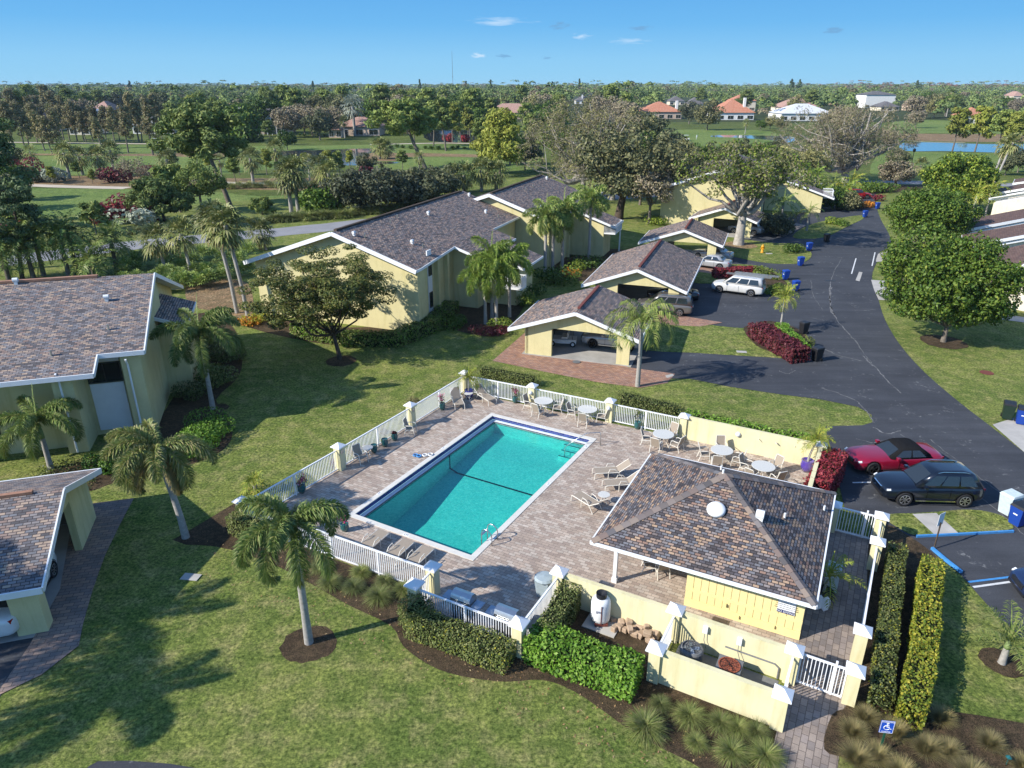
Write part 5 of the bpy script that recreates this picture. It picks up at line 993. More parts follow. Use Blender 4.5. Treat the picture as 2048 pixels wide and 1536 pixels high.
def feather_palm(name, label, pos, h, nf=10, L_=2.3, ll=.42, w=.022, leaf='foxtail', seed=0, plumose=True, shaft=.9, tr=.11, droop=1.9, lean=(0, 0), group=None, e0=1.15, e1=-.25, nl=20, spear=True, cat='palm', azs=None, z0=0, dead=0, curl=1.0, trunkm='palmtrunk', swell=1.25):
    rg = np.random.default_rng(seed); t = thing(name, label, cat, (*pos, z0), 0, group); zt = h - shaft; lx, ly = lean
    mb = MB(); mb.tube([(0, 0, -.1), (lx * .15, ly * .15, zt * .3), (lx * .5, ly * .5, zt * .65), (lx, ly, zt)], [tr * swell, tr, tr * .95, tr * .8], 10, False); mb.build('trunk', M[trunkm], t, True)
    if shaft > .2: MB().tube([(lx, ly, zt - .02), (lx, ly, zt + shaft * .4), (lx, ly, h + .1)], [tr * .95, tr * .85, tr * .35], 10).build('crownshaft', M['greenshaft'], t, True)
    parts = []
    for i in range(nf):
        az = (azs[i % len(azs)] + .5 * (i // len(azs)) if azs else i * 2.399 + rg.uniform(-.25, .25)); f = i / max(1, nf - 1); el = e0 + (e1 - e0) * f + rg.uniform(-.12, .12)
        v, fc = frond(rg, L_ * rg.uniform(.88, 1.08) * (.85 + .15 * min(1, f * 2)), el, az, droop * rg.uniform(.88, 1.12) * (.72 + .38 * f), nl, ll, w, plumose, curl); parts.append((v + np.array([lx, ly, h]), fc))
    if spear: v, fc = frond(rg, L_ * .75, 1.5, 1, .1, nl, ll * .2, w, False); parts.append((v + np.array([lx, ly, h]), fc))
    V, F = join(parts); link('fronds', np_mesh('fronds', V, F, L[leaf]), t)
    if dead:
        parts = [];
        for i in range(dead): v, fc = frond(rg, L_ * .8, -.6, rg.uniform(0, 6.28), 1.2, nl, ll * .8, w, plumose); parts.append((v + np.array([lx, ly, h - .1]), fc))
        V, F = join(parts); link('dead_frond', np_mesh('dead_frond', V, F, L['dry']), t)
    return t
def fan_leafset(rg, n, c, pet, fan, elmin=-1.3, elmax=1.4, seg=12, w=.05):
    parts = []
    for i in range(n):
        el = elmin + (elmax - elmin) * (1 - (i + .5) / n) ** .8; az = i * 2.399 + rg.uniform(-.2, .2); d = np.array([math.cos(az) * math.cos(el), math.sin(az) * math.cos(el), math.sin(el)]); p0 = np.array(c) + d * pet * rg.uniform(.8, 1.1); side = np.array([-math.sin(az), math.cos(az), 0]); up = np.cross(side, d) * -1; V = []
        wv = side * .02; V += [np.array(c) - wv, np.array(c) + wv, p0 + wv, p0 - wv]
        for k in range(seg):
            a = (k / (seg - 1) - .5) * 3.9; dr = unit(d * math.cos(a) + side * math.sin(a) + rg.normal(size=3) * .06); l = fan * (.72 + .28 * math.cos(a)) * rg.uniform(.9, 1.1); m_ = p0 + dr * l * .55; e = p0 + dr * l + np.array([0, 0, -l * .38]); w = fan * .075; q = unit(np.cross(dr, up if np.linalg.norm(np.cross(dr, up)) > .1 else side)) * w
            V += [p0, m_ - q, e, m_ + q]
        V = np.array(V); parts.append((V, np.arange(len(V)).reshape(-1, 4)))
    return join(parts)
def sabal(name, label, pos, h, seed=0, n=30, pet=.9, fan=.85, tr=.16, lean=(0, 0), group=None, skirt=8, cat='palm', leaf='sabal', seg=12, z0=0, trunk=True):
    rg = np.random.default_rng(seed); t = thing(name, label, cat, (*pos, z0), 0, group)
    if trunk: MB().tube([(0, 0, -.1), (lean[0] * .2, lean[1] * .2, h * .35), (lean[0] * .6, lean[1] * .6, h * .7), (*lean, h)], [tr * 1.2, tr, tr * .95, tr * 1.05], 9, False).build('trunk', M['palmtrunk'], t, True)
    V, F = fan_leafset(rg, n, (*lean, h), pet, fan, -1.1 if trunk else .1, 1.4, seg); link('fronds', np_mesh('fronds', V, F, L[leaf]), t)
    if skirt: V, F = fan_leafset(rg, skirt, (*lean, h - .15), pet * .8, fan * .9, -1.45, -.8, seg); link('dead_frond', np_mesh('dead_frond', V, F, L['dry']), t)
    return t
def pine(name, label, cat, pos, h, spread, seed=0, leaf='pine', n=26, per=90, size=.34, cr=(.7, 1.3), lean=(0, 0), group=None, tr=.2, low=.45, bark='bark', flat=.55):
    rg = np.random.default_rng(seed); t = thing(name, label, cat, (*pos, 0), 0, group); mb = MB(); pts = []; K = 7
    for i in range(K + 1): q = i / K; pts.append((lean[0] * q + math.sin(q * 5 + seed) * .03 * h * q, lean[1] * q + math.cos(q * 4 + seed) * .02 * h * q, h * .93 * q - .1))
    mb.tube(pts, [tr * (1.1 - .8 * i / K) for i in range(K + 1)], 7, False); cl = []
    for i in range(n):
        q = low + (1 - low) * ((i + .5) / n) ** .9; k = q * K; i0 = min(int(k), K - 1); f = k - i0; bp = np.array(pts[i0]) * (1 - f) + np.array(pts[i0 + 1]) * f; az = i * 2.4 + rg.uniform(-.5, .5)
        r = spread * (1 - .62 * (q - low) / (1 - low)) * rg.uniform(.45, 1.05) * (.75 if q < low + .08 else 1); e = bp + np.array([math.cos(az) * r, math.sin(az) * r, rg.uniform(0, .12) * h * .5 + .1 * r]); cl.append((*e, rg.uniform(*cr))); limbs(mb, bp, [(tuple(e), tr * .3)], rg, tr, .05, 3, 4)
        if rg.random() < .5: m_ = (bp + e) / 2; cl.append((*m_, rg.uniform(*cr) * .7))
    V, F = clump_leaves(np.array(cl), per, size, rg, flat, .3, 2.6, .3); link('crown', np_mesh('crown', V, F, L[leaf]), t); mb.build('trunk', M[bark], t, True); return t
def hedge(name, label, line, w, h, leaf, size=.09, dens=150, seed=0, cat='hedge', z0=0, rnd=.12, core='hedge_core', lab_group=None, second=None):
    """clipped hedge along a ground line: a dark inner body and leaves over its skin"""
    rg = np.random.default_rng(seed); t = thing(name, label, cat, (*line[0], z0), 0, lab_group); o = np.array([*line[0], 0.]); parts = []; mb = MB()
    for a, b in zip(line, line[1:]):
        a, b = np.array([*a, 0.]) - o, np.array([*b, 0.]) - o; d = b - a; Lg = np.linalg.norm(d); d /= Lg; s = np.array([-d[1], d[0], 0]); mb.bar(tuple(a + [0, 0, h * .46]), tuple(b + [0, 0, h * .46]), w * .84, h * .86)
        ends = w * .5; area = (Lg + w) * (w + 2 * h) + 2 * w * h; n = int(area * dens); u = rg.uniform(-ends, Lg + ends, n); r = rg.random(n) * (w + 2 * h); P = np.empty((n, 3)); Nn = np.empty((n, 3))
        top = r < w; P[:] = a + d * u[:, None]; off_ = np.where(top, r - w / 2, np.where(r < w + h, -w / 2, w / 2)); z = np.where(top, h, np.where(r < w + h, r - w, r - w - h)); endm = rg.random(n) < (2 * w * h) / area
        e_ = np.where(rg.random(n) < .5, -ends * .92, Lg + ends * .92); P[endm] = a + d * e_[endm][:, None]; off_ = np.where(endm, rg.uniform(-w / 2, w / 2, n), off_); z = np.where(endm, rg.uniform(0, h, n), z)
        bulge = .06 * np.sin(u * 2.1 + seed) + .04 * np.sin(u * 5.3); P += s * (off_ * (1 + bulge))[:, None]; P[:, 2] = z * (1 + bulge * .6); P += rg.normal(size=P.shape) * size * .35
        Nn[:] = s * np.sign(off_)[:, None]; Nn[top] = (0, 0, 1); Nn = unit(Nn + rg.normal(size=P.shape) * .6 + [0, 0, .25]); parts.append(quads(P, Nn, size, rg, 1.5))
    V, F = join(parts)
    if second: k = int(len(F) * second[1]); sel = rg.permutation(len(F)); link('foliage', np_mesh('foliage', V, F[sel[:k]], L[second[0]]), t); F = F[sel[k:]]
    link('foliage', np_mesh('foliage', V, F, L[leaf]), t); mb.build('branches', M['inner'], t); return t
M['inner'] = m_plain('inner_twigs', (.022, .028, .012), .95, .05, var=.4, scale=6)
def bush_mesh(rg, w, h, leaf, size, n, lob=5):
    cl = [(rg.uniform(-.3, .3) * w, rg.uniform(-.3, .3) * w, h * rg.uniform(.35, .6), w * rg.uniform(.25, .38)) for _ in range(lob)]; V, F = clump_leaves(np.array(cl), n // lob, size, rg, min(1.1, h / w * 1.3), .4, 1.6, .75); V[:, 2] = np.maximum(V[:, 2], .01); return np_mesh('foliage', V, F, L[leaf]), cl
def bush(name, label, px, w, h, leaf='hedge', size=.1, n=700, seed=0, cat='shrub', group=None, z0=0, pos=None):
    rg = np.random.default_rng(seed); t = thing(name, label, cat, (*(pos or G(*px)), z0), rg.uniform(0, 6), group); me, cl = bush_mesh(rg, w, h, leaf, size, n); link('foliage', me, t)
    mb = MB()
    for c in cl: mb.tube([(0, 0, 0), (c[0] * .5, c[1] * .5, c[2] * .5), c[:3]], [.03, .022, .012], 5, False)
    mb.build('stem', M['bark_dark'], t); return t
def tuft_mesh(rg, r, h, n, w, leaf, arch=1.0):
    az = rg.uniform(0, 6.283, n); el = rg.uniform(.35, 1.45, n); l = h * rg.uniform(.75, 1.25, n) * (1 + .25 * (1.4 - el)); hd = np.stack([np.cos(az), np.sin(az), 0 * az], 1); z = np.array([0, 0, 1.]); b = hd * (rg.random(n) * r * .25)[:, None]
    p1 = b + (hd * np.cos(el)[:, None] + z * np.sin(el)[:, None]) * (l * .55)[:, None]; p2 = p1 + (hd * np.cos(el - .8 * arch)[:, None] + z * np.sin(el - .8 * arch)[:, None]) * (l * .5)[:, None]; s = np.stack([-np.sin(az), np.cos(az), 0 * az], 1) * w
    V = np.stack([b - s * .6, b + s * .6, p1 + s, p1 - s, p1 - s, p1 + s, p2 + s * .15, p2 - s * .15], 1).reshape(-1, 3); V[:, 2] = np.maximum(V[:, 2], .01); return np_mesh('blades', V, np.arange(8 * n).reshape(-1, 4), L[leaf])
TUFT = {}
def tuft(label, px, r=.6, h=.55, leaf='grassy', n=420, seed=0, cat='grass clump', group='grass clumps in the beds', z0=.01, w=.008, arch=1.0, name='grass_clump', pos=None):
    key = (leaf, n, seed % 3, w, arch)
    if key not in TUFT: TUFT[key] = tuft_mesh(np.random.default_rng(seed), 1, 1, n, w / h, leaf, arch)
    o = link(name, TUFT[key]); p = pos or G(*px); rg = random.Random(seed * 7 + 3); o.location = (*p, z0); o.rotation_euler = (0, 0, rg.uniform(0, 6)); s = h * rg.uniform(.70, .86); o.scale = (s, s, s); return tag(o, label, cat, group)
# ================================================================ vehicles
def cut(ob, cutter):
    m = ob.modifiers.new('b', 'BOOLEAN'); m.operation = 'DIFFERENCE'; m.object = cutter; m.solver = 'EXACT'; dg = bpy.context.evaluated_depsgraph_get(); me = bpy.data.meshes.new_from_object(ob.evaluated_get(dg)); ob.modifiers.clear(); ob.data = me; bpy.data.objects.remove(cutter)
def subdiv(ob, lv=2):
    m = ob.modifiers.new('s', 'SUBSURF'); m.levels = lv; dg = bpy.context.evaluated_depsgraph_get(); dg.update(); me = bpy.data.meshes.new_from_object(ob.evaluated_get(dg)); ob.modifiers.clear(); ob.data = me; me.shade_smooth()
M['rim'] = m_plain('alloy_rim', (.55, .55, .56), .3, .5, .8, var=.05); M['darkrim'] = m_plain('dark_rim', (.03, .03, .032), .35, .5, .3)
M['headlamp'] = m_plain('headlamp', (.75, .78, .80), .12, .7); M['taillamp'] = m_plain('taillamp', (.35, .01, .012), .2, .6); M['chrome'] = m_plain('chrome', (.7, .7, .7), .12, .5, 1.0); M['well'] = m_plain('wheel_well', (.008, .008, .008), .9, .05)
PAINTS = dict(red=(.30, .008, .035), navy=(.006, .010, .020), white=(.70, .70, .69), pearl=(.58, .58, .56), grey=(.15, .14, .13), silver=(.42, .43, .44), black=(.01, .01, .012), brightred=(.5, .01, .01), blue=(.015, .03, .09))
for k, v in PAINTS.items(): M['p_' + k] = m_paint('car_paint_' + k, v, .0 if k in ('white', 'pearl') else .25)
M['softtop'] = m_plain('soft_top_fabric', (.012, .012, .013), .9, .1); M['tan_leather'] = m_plain('tan_leather', (.42, .22, .12), .6, .3)
def car(label, loc, rz, kind='suv', paint='white', name=None, z=.02, rimm='rim', group=None, roofm=None, rack=False, cat='car'):
    """x forward; origin under the middle"""
    K = dict(suv=dict(L=4.82, W=1.93, H=1.74, belt=1.12, hood=1.08, deck=1.16, ws0=1.0, ws1=.14, rt=-1.78, rb=-2.28, clr=.26, wr=.38, fa=1.42, ra=-1.43, ins=.19),
             van=dict(L=5.08, W=1.98, H=1.76, belt=1.10, hood=1.04, deck=1.12, ws0=1.45, ws1=.55, rt=-2.20, rb=-2.48, clr=.20, wr=.35, fa=1.62, ra=-1.43, ins=.14),
             sedan=dict(L=4.85, W=1.85, H=1.45, belt=.98, hood=.92, deck=1.02, ws0=.95, ws1=.20, rt=-1.15, rb=-1.85, clr=.18, wr=.34, fa=1.45, ra=-1.40, ins=.20),
             coupe=dict(L=4.82, W=1.92, H=1.38, belt=.95, hood=.94, deck=1.02, ws0=.70, ws1=-.02, rt=-1.15, rb=-1.80, clr=.17, wr=.36, fa=1.48, ra=-1.32, ins=.22))[kind]
    t = thing(name or {'suv': 'suv', 'van': 'minivan', 'sedan': 'car', 'coupe': 'coupe'}[kind], label, cat, (*loc, z), rz, group)
    L_, W_, H_ = K['L'], K['W'] / 2, K['H']; pm = M['p_' + paint]
    # lower body: stations front to back -> (x, half width, top height, bottom height)
    fr, bk = L_ / 2, -L_ / 2
    st = [(fr, W_ * .60, K['hood'] * .66, K['clr'] + .12), (fr - .07, W_ * .80, K['hood'] * .78, K['clr'] + .02), (fr - .28, W_ * .93, K['hood'] * .88, K['clr']), (fr - .75, W_ * .985, K['hood'] * .96, K['clr'] - .02), (K['ws0'] + .1, W_ * 1.0, K['hood'], K['clr'] - .02), (K['ws0'] - .4, W_ * 1.0, K['belt'] * .99, K['clr'] - .02), (0, W_ * .985, K['belt'], K['clr'] - .02), (-1.0, W_ * .99, K['belt'] + .02, K['clr'] - .02), (K['ra'], W_ * 1.01, K['deck'] - .01, K['clr'] - .02), (bk + .45, W_ * .975, K['deck'], K['clr']), (bk + .14, W_ * .90, K['deck'] * .97, K['clr'] + .05), (bk + .02, W_ * .80, K['deck'] * .82, K['clr'] + .12)]
    V = []; F = []; n = 9
    for x, w, zt, zb in st:
        half = [(0, zb), (w * .82, zb), (w * .97, zb + .12), (w, zb + (zt - zb) * .50), (w * .975, zb + (zt - zb) * .80), (w * .88, zt - .035), (w * .55, zt + .015), (0, zt + .035)]
        ring = half + [(-a, b) for a, b in half[-2:0:-1]]; n = len(ring); V += [(x, a, b) for a, b in ring]
    for i in range(len(st) - 1):
        for j in range(n): F.append((i * n + j, (i + 1) * n + j, (i + 1) * n + (j + 1) % n, i * n + (j + 1) % n))
    F.append(tuple(range(n))); F.append(tuple((len(st) - 1) * n + j for j in range(n - 1, -1, -1)))
    body = MB().add(V, F).build('body', pm, t); subdiv(body, 2)
    mb = MB()
    for x in (K['fa'], K['ra']):
        mb.lathe([(K['wr'] + .07, -W_ - .3), (K['wr'] + .07, -W_ + .28)], (x, 0, K['wr']), 24, 'y'); mb.lathe([(K['wr'] + .07, W_ - .28), (K['wr'] + .07, W_ + .3)], (x, 0, K['wr']), 24, 'y')
    cutter = mb.build('cutter', M['well']); bm = bmesh.new(); bm.from_mesh(cutter.data); bmesh.ops.recalc_face_normals(bm, faces=bm.faces[:]); bm.to_mesh(cutter.data); bm.free(); cutter.location = t.location; cutter.rotation_euler = t.rotation_euler; bpy.context.view_layer.update(); cut(body, cutter); body.data.materials.clear(); body.data.materials.append(pm)
    # greenhouse
    ins = K['ins']; b0 = K['belt'] - .06; wb = W_ * .93; wt = W_ - ins - .08; x0, x1, x2, x3 = K['ws0'], K['ws1'], K['rt'], K['rb']; rm = M[roofm] if roofm else pm
    def ring_(w, xa, xb, z): return [(xa, w * .80, z), (xa - .12, w, z), (xb + .12, w, z), (xb, w * .82, z), (xb, -w * .82, z), (xb + .12, -w, z), (xa - .12, -w, z), (xa, -w * .80, z)]
    r0 = ring_(wb, x0, x3, b0); r1 = ring_(wt, x1 + .06, x2 - .04, H_ - .09); r2 = ring_(wt * .93, x1 - .06, x2 + .1, H_ - .02); r3 = ring_(wt * .5, x1 - .4, x2 + .5, H_ + .005); V = r0 + r1 + r2 + r3; F = []
    for i in range(3):
        for j in range(8): F.append((i * 8 + j, i * 8 + (j + 1) % 8, (i + 1) * 8 + (j + 1) % 8, (i + 1) * 8 + j))
    F.append(tuple(range(24, 32))); F.append(tuple(range(7, -1, -1))); roof = MB().add(V, F).build('roof', rm, t); roof.data.shade_smooth()
    def lerp(a, b, k): return tuple(a[i] + (b[i] - a[i]) * k for i in range(3))
    def pane(a, b, c, d, m0=.08, m1=.08, lo=.14, hi=.90, nm='window'): # a,b bottom; d,c top
        A_, B_, C_, D_ = Vector(a), Vector(b), Vector(c), Vector(d); nrm = (B_ - A_).cross(D_ - A_).normalized(); ce = (A_ + B_ + C_ + D_) / 4; nrm = nrm if nrm.dot(ce - Vector((ce.x * .3, 0, .9))) > 0 else -nrm; bot0, bot1 = A_.lerp(B_, m0), A_.lerp(B_, 1 - m1); tp0, tp1 = D_.lerp(C_, m0), D_.lerp(C_, 1 - m1)
        q = [bot0.lerp(tp0, lo), bot1.lerp(tp1, lo), bot1.lerp(tp1, hi), bot0.lerp(tp0, hi)]; q = [p + nrm * .012 for p in q]; MB().add(q, [(0, 1, 2, 3)]).build(nm, M['carglass'], t)
    pane(r0[0], r0[7], r1[7], r1[0], .04, .04, .10, .94, 'windshield'); pane(r0[4], r0[3], r1[3], r1[4], .06, .06, .30 if kind != 'coupe' else .1, .9, 'rear_window')
    cutx = [(0.02, .30), (.32, .62), (.64, .93)] if kind in ('suv', 'van') else [(.03, .46), (.49, .86)]
    for s, (i0, i1) in ((1, (1, 2)), (-1, (6, 5))):
        for c0, c1 in cutx: pane(lerp(r0[i0], r0[i1], c0), lerp(r0[i0], r0[i1], c1), lerp(r1[i0], r1[i1], c1), lerp(r1[i0], r1[i1], c0), .02, .02, .16, .93, 'side_window')
    # wheels
    for x in (K['fa'], K['ra']):
        for s in (-1, 1):
            r = K['wr']; w = MB().lathe([(r * .66, -.10), (r * .93, -.115), (r, -.07), (r, .07), (r * .93, .115), (r * .66, .10)], (0, 0, 0), 26, 'y').build('tyre', M['rubber'], t, True); w.location = (x, s * (W_ - .125), r)
            rimb = MB(); rimb.lathe([(r * .68, .06), (r * .68, .10), (r * .60, .105), (r * .60, .03), (.001, .03)], (0, 0, 0), 22, 'y'); rimb.lathe([(.001, .10), (.05, .10), (.06, .03)], (0, 0, 0), 10, 'y')
            for k in range(7 if rimm == 'rim' else 5): a = 2 * math.pi * k / (7 if rimm == 'rim' else 5); rimb.bar((.04 * math.cos(a), .075, .04 * math.sin(a)), (r * .63 * math.cos(a), .09, r * .63 * math.sin(a)), .055, .03)
            ro = rimb.build('rim', M[rimm], w); ro.scale = (1, s, 1); dk = MB().lathe([(.001, .025), (r * .62, .025), (r * .62, .02), (.001, .02)], (0, 0, 0), 20, 'y').build('brake', M['well'], w); dk.scale = (1, s, 1)
    # lamps, grille, mirrors, trim
    for s in (-1, 1):
        MB().box((fr - .25, s * W_ * .72, K['hood'] * .76), (.18, .24, .07), s * -.42, Matrix.Rotation(R(16), 3, 'Y')).build('headlight', M['headlamp'], t); MB().box((bk + .20, s * W_ * .70, K['deck'] * .82), (.16, .28, .12), s * .30).build('taillight', M['taillamp'], t)
        MB().box((x0 - .38, s * (W_ + .08), K['belt'] + .02), (.16, .2, .13)).build('mirror', pm, t)
        MB().box((0, s * (W_ - .0), K['clr'] + .10), (1.9, .03, .05)).build('sill_trim', M['chrome'] if kind == 'suv' else M['black'], t)
        mb = MB()
        for xx in ((x0 - .55), (x0 - 1.65)):
            mb.box((xx, s * W_ * .992, K['belt'] * .62), (.012, .012, K['belt'] * .55))
        mb.build('door_seam', M['well'], t)
        if kind in ('suv', 'van'): MB().tube([(x1 - .15, s * wt * .9, H_ - .03), (x1 - .4, s * wt * .9, H_ + .04), (x2 + .5, s * wt * .9, H_ + .04), (x2 + .25, s * wt * .9, H_ - .03)], .018, 6).build('roof_rail', M['chrome'], t)
    MB().box((fr - .03, 0, K['hood'] * .66), (.10, W_ * .85, .20)).build('grille', M['chrome'] if paint == 'navy' else M['black'], t); MB().box((fr - .06, 0, K['clr'] + .17), (.12, W_ * 1.3, .12)).build('bumper_intake', M['black'], t); MB().box((bk + .02, 0, K['deck'] * .68), (.03, .40, .12)).build('licence_plate', M['white2'], t)
    return t
def car_px(label, f_px, r_px, kind, paint, **kw):
    """front and rear wheel contact pixels (near side) -> placed on the ground"""
    f, r = Vector((*G(*f_px), 0)), Vector((*G(*r_px), 0)); d = (f - r).normalized(); left = Vector((-d.y, d.x, 0)); mid = (f + r) / 2; side = kw.pop('side', 1); c = mid + left * side * .86; return car(label, (c.x, c.y), math.atan2(d.y, d.x), kind, paint, **kw)
cr = car_px('crimson convertible with black soft top parked next to the dark suv', (1733, 950), (1862, 946), 'coupe', 'red', roofm='softtop', side=-1, rimm='darkrim', name='convertible')
car_px('dark navy suv parked nearest the pool house', (1806, 1012), (1923, 1015), 'suv', 'navy', side=-1)
vn = car_px('white minivan with silver ladders on its roof, in the driveway', (1438.6, 585.5), (1504.5, 594), 'van', 'pearl', side=-1)
lad = thing('ladder', 'long aluminium ladder lying along the roof of the white minivan', 'ladder', (vn.location.x, vn.location.y, 1.86), vn.rotation_euler.z, 'ladders on the white minivan')
def ladder(t, x0, x1, y, n):
    MB().bar((x0, y - .2, 0), (x1, y - .2, 0), .05, .09).bar((x0, y + .2, 0), (x1, y + .2, 0), .05, .09).build('rail', M['alu'], t); mb = MB()
    for k in range(n): mb.bar((x0 + (x1 - x0) * (k + .5) / n, y - .2, 0), (x0 + (x1 - x0) * (k + .5) / n, y + .2, 0), .04, .04)
    mb.build('rungs', M['alu'], t)
ladder(lad, 1.3, -3.0, .0, 14); l2 = thing('ladder', 'second aluminium ladder on the minivan roof, on its far side', 'ladder', (vn.location.x, vn.location.y, 1.92), vn.rotation_euler.z, 'ladders on the white minivan'); ladder(l2, .6, -3.6, -.55, 13)
car_px('silver suv with black wheels inside the carport nearest the pool', (1180, 697), (1262, 706), 'suv', 'silver', side=-1, rimm='darkrim', z=.06)
car_px('grey minivan sticking out of the second carport', (1290, 628), (1362, 634), 'van', 'grey', side=-1, z=.06)
car_px('black car with red taillight beyond the grey minivan', (1310, 604), (1380, 608), 'sedan', 'black', side=-1, z=.06)
car_px('silver sedan nearer of the two in the third carport', (1390, 535), (1438, 541), 'sedan', 'silver', side=-1, z=.06); car_px('silver sedan farther of the two in the third carport', (1395, 518), (1443, 524), 'sedan', 'silver', side=-1, z=.06)
car_px('silver suv in the carport behind the oak trunk', (1465, 467), (1508, 472), 'suv', 'silver', side=-1, z=.06)
car_px('bright red pickup partly hidden by yellow shrubs at the end of the lane', (1738, 398), (1700, 399), 'suv', 'brightred', side=1, name='pickup_truck')
car_px('white coupe under the carport at the lower left edge', (112, 1150), (52, 1258), 'coupe', 'white', side=1, z=.05)
p = G(2066, 1197); car('dark blue car at the right edge in the accessible bay', (p[0] + 1.75, p[1] - .1), R(172), 'sedan', 'blue')
# golf carts
def cart(label, px, rz, col='white2', z=.02, pos=None):
    t = thing('golf_cart', label, 'golf cart', (*(pos or G(*px)), z), rz, 'golf carts'); MB().box((0, 0, .42), (2.2, 1.1, .32)).box((.95, 0, .68), (.3, 1.05, .35)).build('body', M[col], t); MB().box((-.2, 0, .72), (.5, 1.05, .14)).box((-.45, 0, .95), (.1, 1.05, .4)).build('seat', M['ivory'], t); MB().box((-.1, 0, 1.85), (1.7, 1.15, .06)).build('canopy', M['white'], t)
    for sx, sy in ((.75, .5), (.75, -.5), (-.85, .5), (-.85, -.5)):
        MB().bar((sx * .95, sy, .6), (sx * .8, sy, 1.84), .04, .04).build('post', M['black'], t)
        w = MB().lathe([(.12, -.08), (.22, -.09), (.22, .09), (.12, .08)], (0, 0, 0), 16, 'y').build('wheel', M['rubber'], t, True); w.location = (sx, sy, .22); MB().lathe([(.001, -.085), (.12, -.085), (.12, .085), (.001, .085)], (0, 0, 0), 12, 'y').build('hub', M['white2'], w)
    return t
cart('beige golf cart inside the carport nearest the pool', (1125, 690), R(170), z=.06); cart('golf cart with white canopy parked on the road behind the big oak', (1197, 392), R(20)); cart('white golf cart on the far sandy path at left', (312, 288), R(10)); cart('small golf cart on the far green at right', (1372, 281), R(0))
# wheelie bins
def bin_(label, px, col, rz, lid=None, w=.6, h=1.05, z=.03):
    t = thing('wheelie_bin', label, 'bin', (*G(*px), z), rz, 'wheelie bins at the lane'); b = w / 2; mb = MB(); mb.add([(-b * .78, -b * .72, .05), (b * .7, -b * .72, .05), (b * .7, b * .72, .05), (-b * .78, b * .72, .05), (-b, -b * .95, h - .12), (b, -b * .95, h - .12), (b, b * .95, h - .12), (-b, b * .95, h - .12)], [(3, 2, 1, 0), (4, 5, 6, 7), (0, 1, 5, 4), (1, 2, 6, 5), (2, 3, 7, 6), (3, 0, 4, 7)]); mb.build('bin_body', M[col], t)
    mb = MB(); mb.add([(-b * 1.08, -b, h - .12), (b * 1.05, -b, h - .12), (b * 1.05, b, h - .12), (-b * 1.08, b, h - .12), (-b, -b * .9, h), (b * .8, -b * .9, h - .03), (b * .8, b * .9, h - .03), (-b, b * .9, h)], [(3, 2, 1, 0), (4, 5, 6, 7), (0, 1, 5, 4), (1, 2, 6, 5), (2, 3, 7, 6), (3, 0, 4, 7)]); mb.build('lid', M[lid or col], t); MB().bar((-b * 1.15, -b * .7, h - .14), (-b * 1.15, b * .7, h - .14), .04, .04).build('handle', M[lid or col], t)
    for s in (-1, 1): o = MB().lathe([(.001, -.03), (.12, -.03), (.12, .03), (.001, .03)], (0, 0, 0), 14, 'y').build('wheel', M['rubber'], t); o.location = (-b * .75, s * b * .8, .12)
    if col == 'binblue': MB().box((b * .86, 0, h * .62), (.02, .2, .16), 0, Matrix.Rotation(R(-6), 3, 'Y')).build('recycling_mark', M['white2'], t)
M['binblue'] = m_plain('blue_plastic', (.01, .05, .30), .45, .4, var=.06); M['bingreen'] = m_plain('dark_green_plastic', (.012, .03, .018), .5, .4); M['bingrey'] = m_plain('grey_plastic', (.32, .38, .40), .55, .3); M['binwhite'] = m_plain('pale_plastic', (.50, .58, .60), .5, .3)
bin_('blue recycling bin by the lawn islet, nearest the handicapped bay', (2032, 1050), 'binblue', R(200), 'black', .66, 1.1); bin_('pale grey bin leaning behind the blue bin near the islet', (2012, 1028), 'binwhite', R(200), 'binwhite', .7, 1.15)
bin_('dark green bin on the concrete pad at the right edge', (2012, 838), 'bingreen', R(240), 'black', .68, 1.1); bin_('blue recycling bin at the right edge beside the dark green bin', (2040, 848), 'binblue', R(240), 'black', .68, 1.1)
bin_('black bin standing on the lane behind the maroon shrub bed', (1632, 722), 'black', R(200), 'black', .66, 1.1); bin_('black bin on the lane by the tip of the island, with the small palm shadow', (1606, 668), 'black', R(200))
bin_('blue recycling bin right of the white minivan, nearer one', (1590, 582), 'binblue', R(190), 'binblue'); bin_('blue recycling bin right of the white minivan, farther one', (1570, 560), 'binblue', R(190), 'binblue'); bin_('blue recycling bin at the edge of the hydrant lawn', (1600, 532), 'binblue', R(190), 'binblue')
bin_('blue recycling bin beside the low clipped bush near the hydrant', (1617, 502), 'binblue', R(190), 'binblue'); bin_('black bin in tree shadow on the lane', (1652, 484), 'black', R(190)); bin_('blue recycling bin by the orange flowers at the end of the lane', (1729, 435), 'binblue', R(190), 'binblue'); bin_('blue recycling bin half behind the big green tree', (1754, 418), 'binblue', R(190), 'binblue')
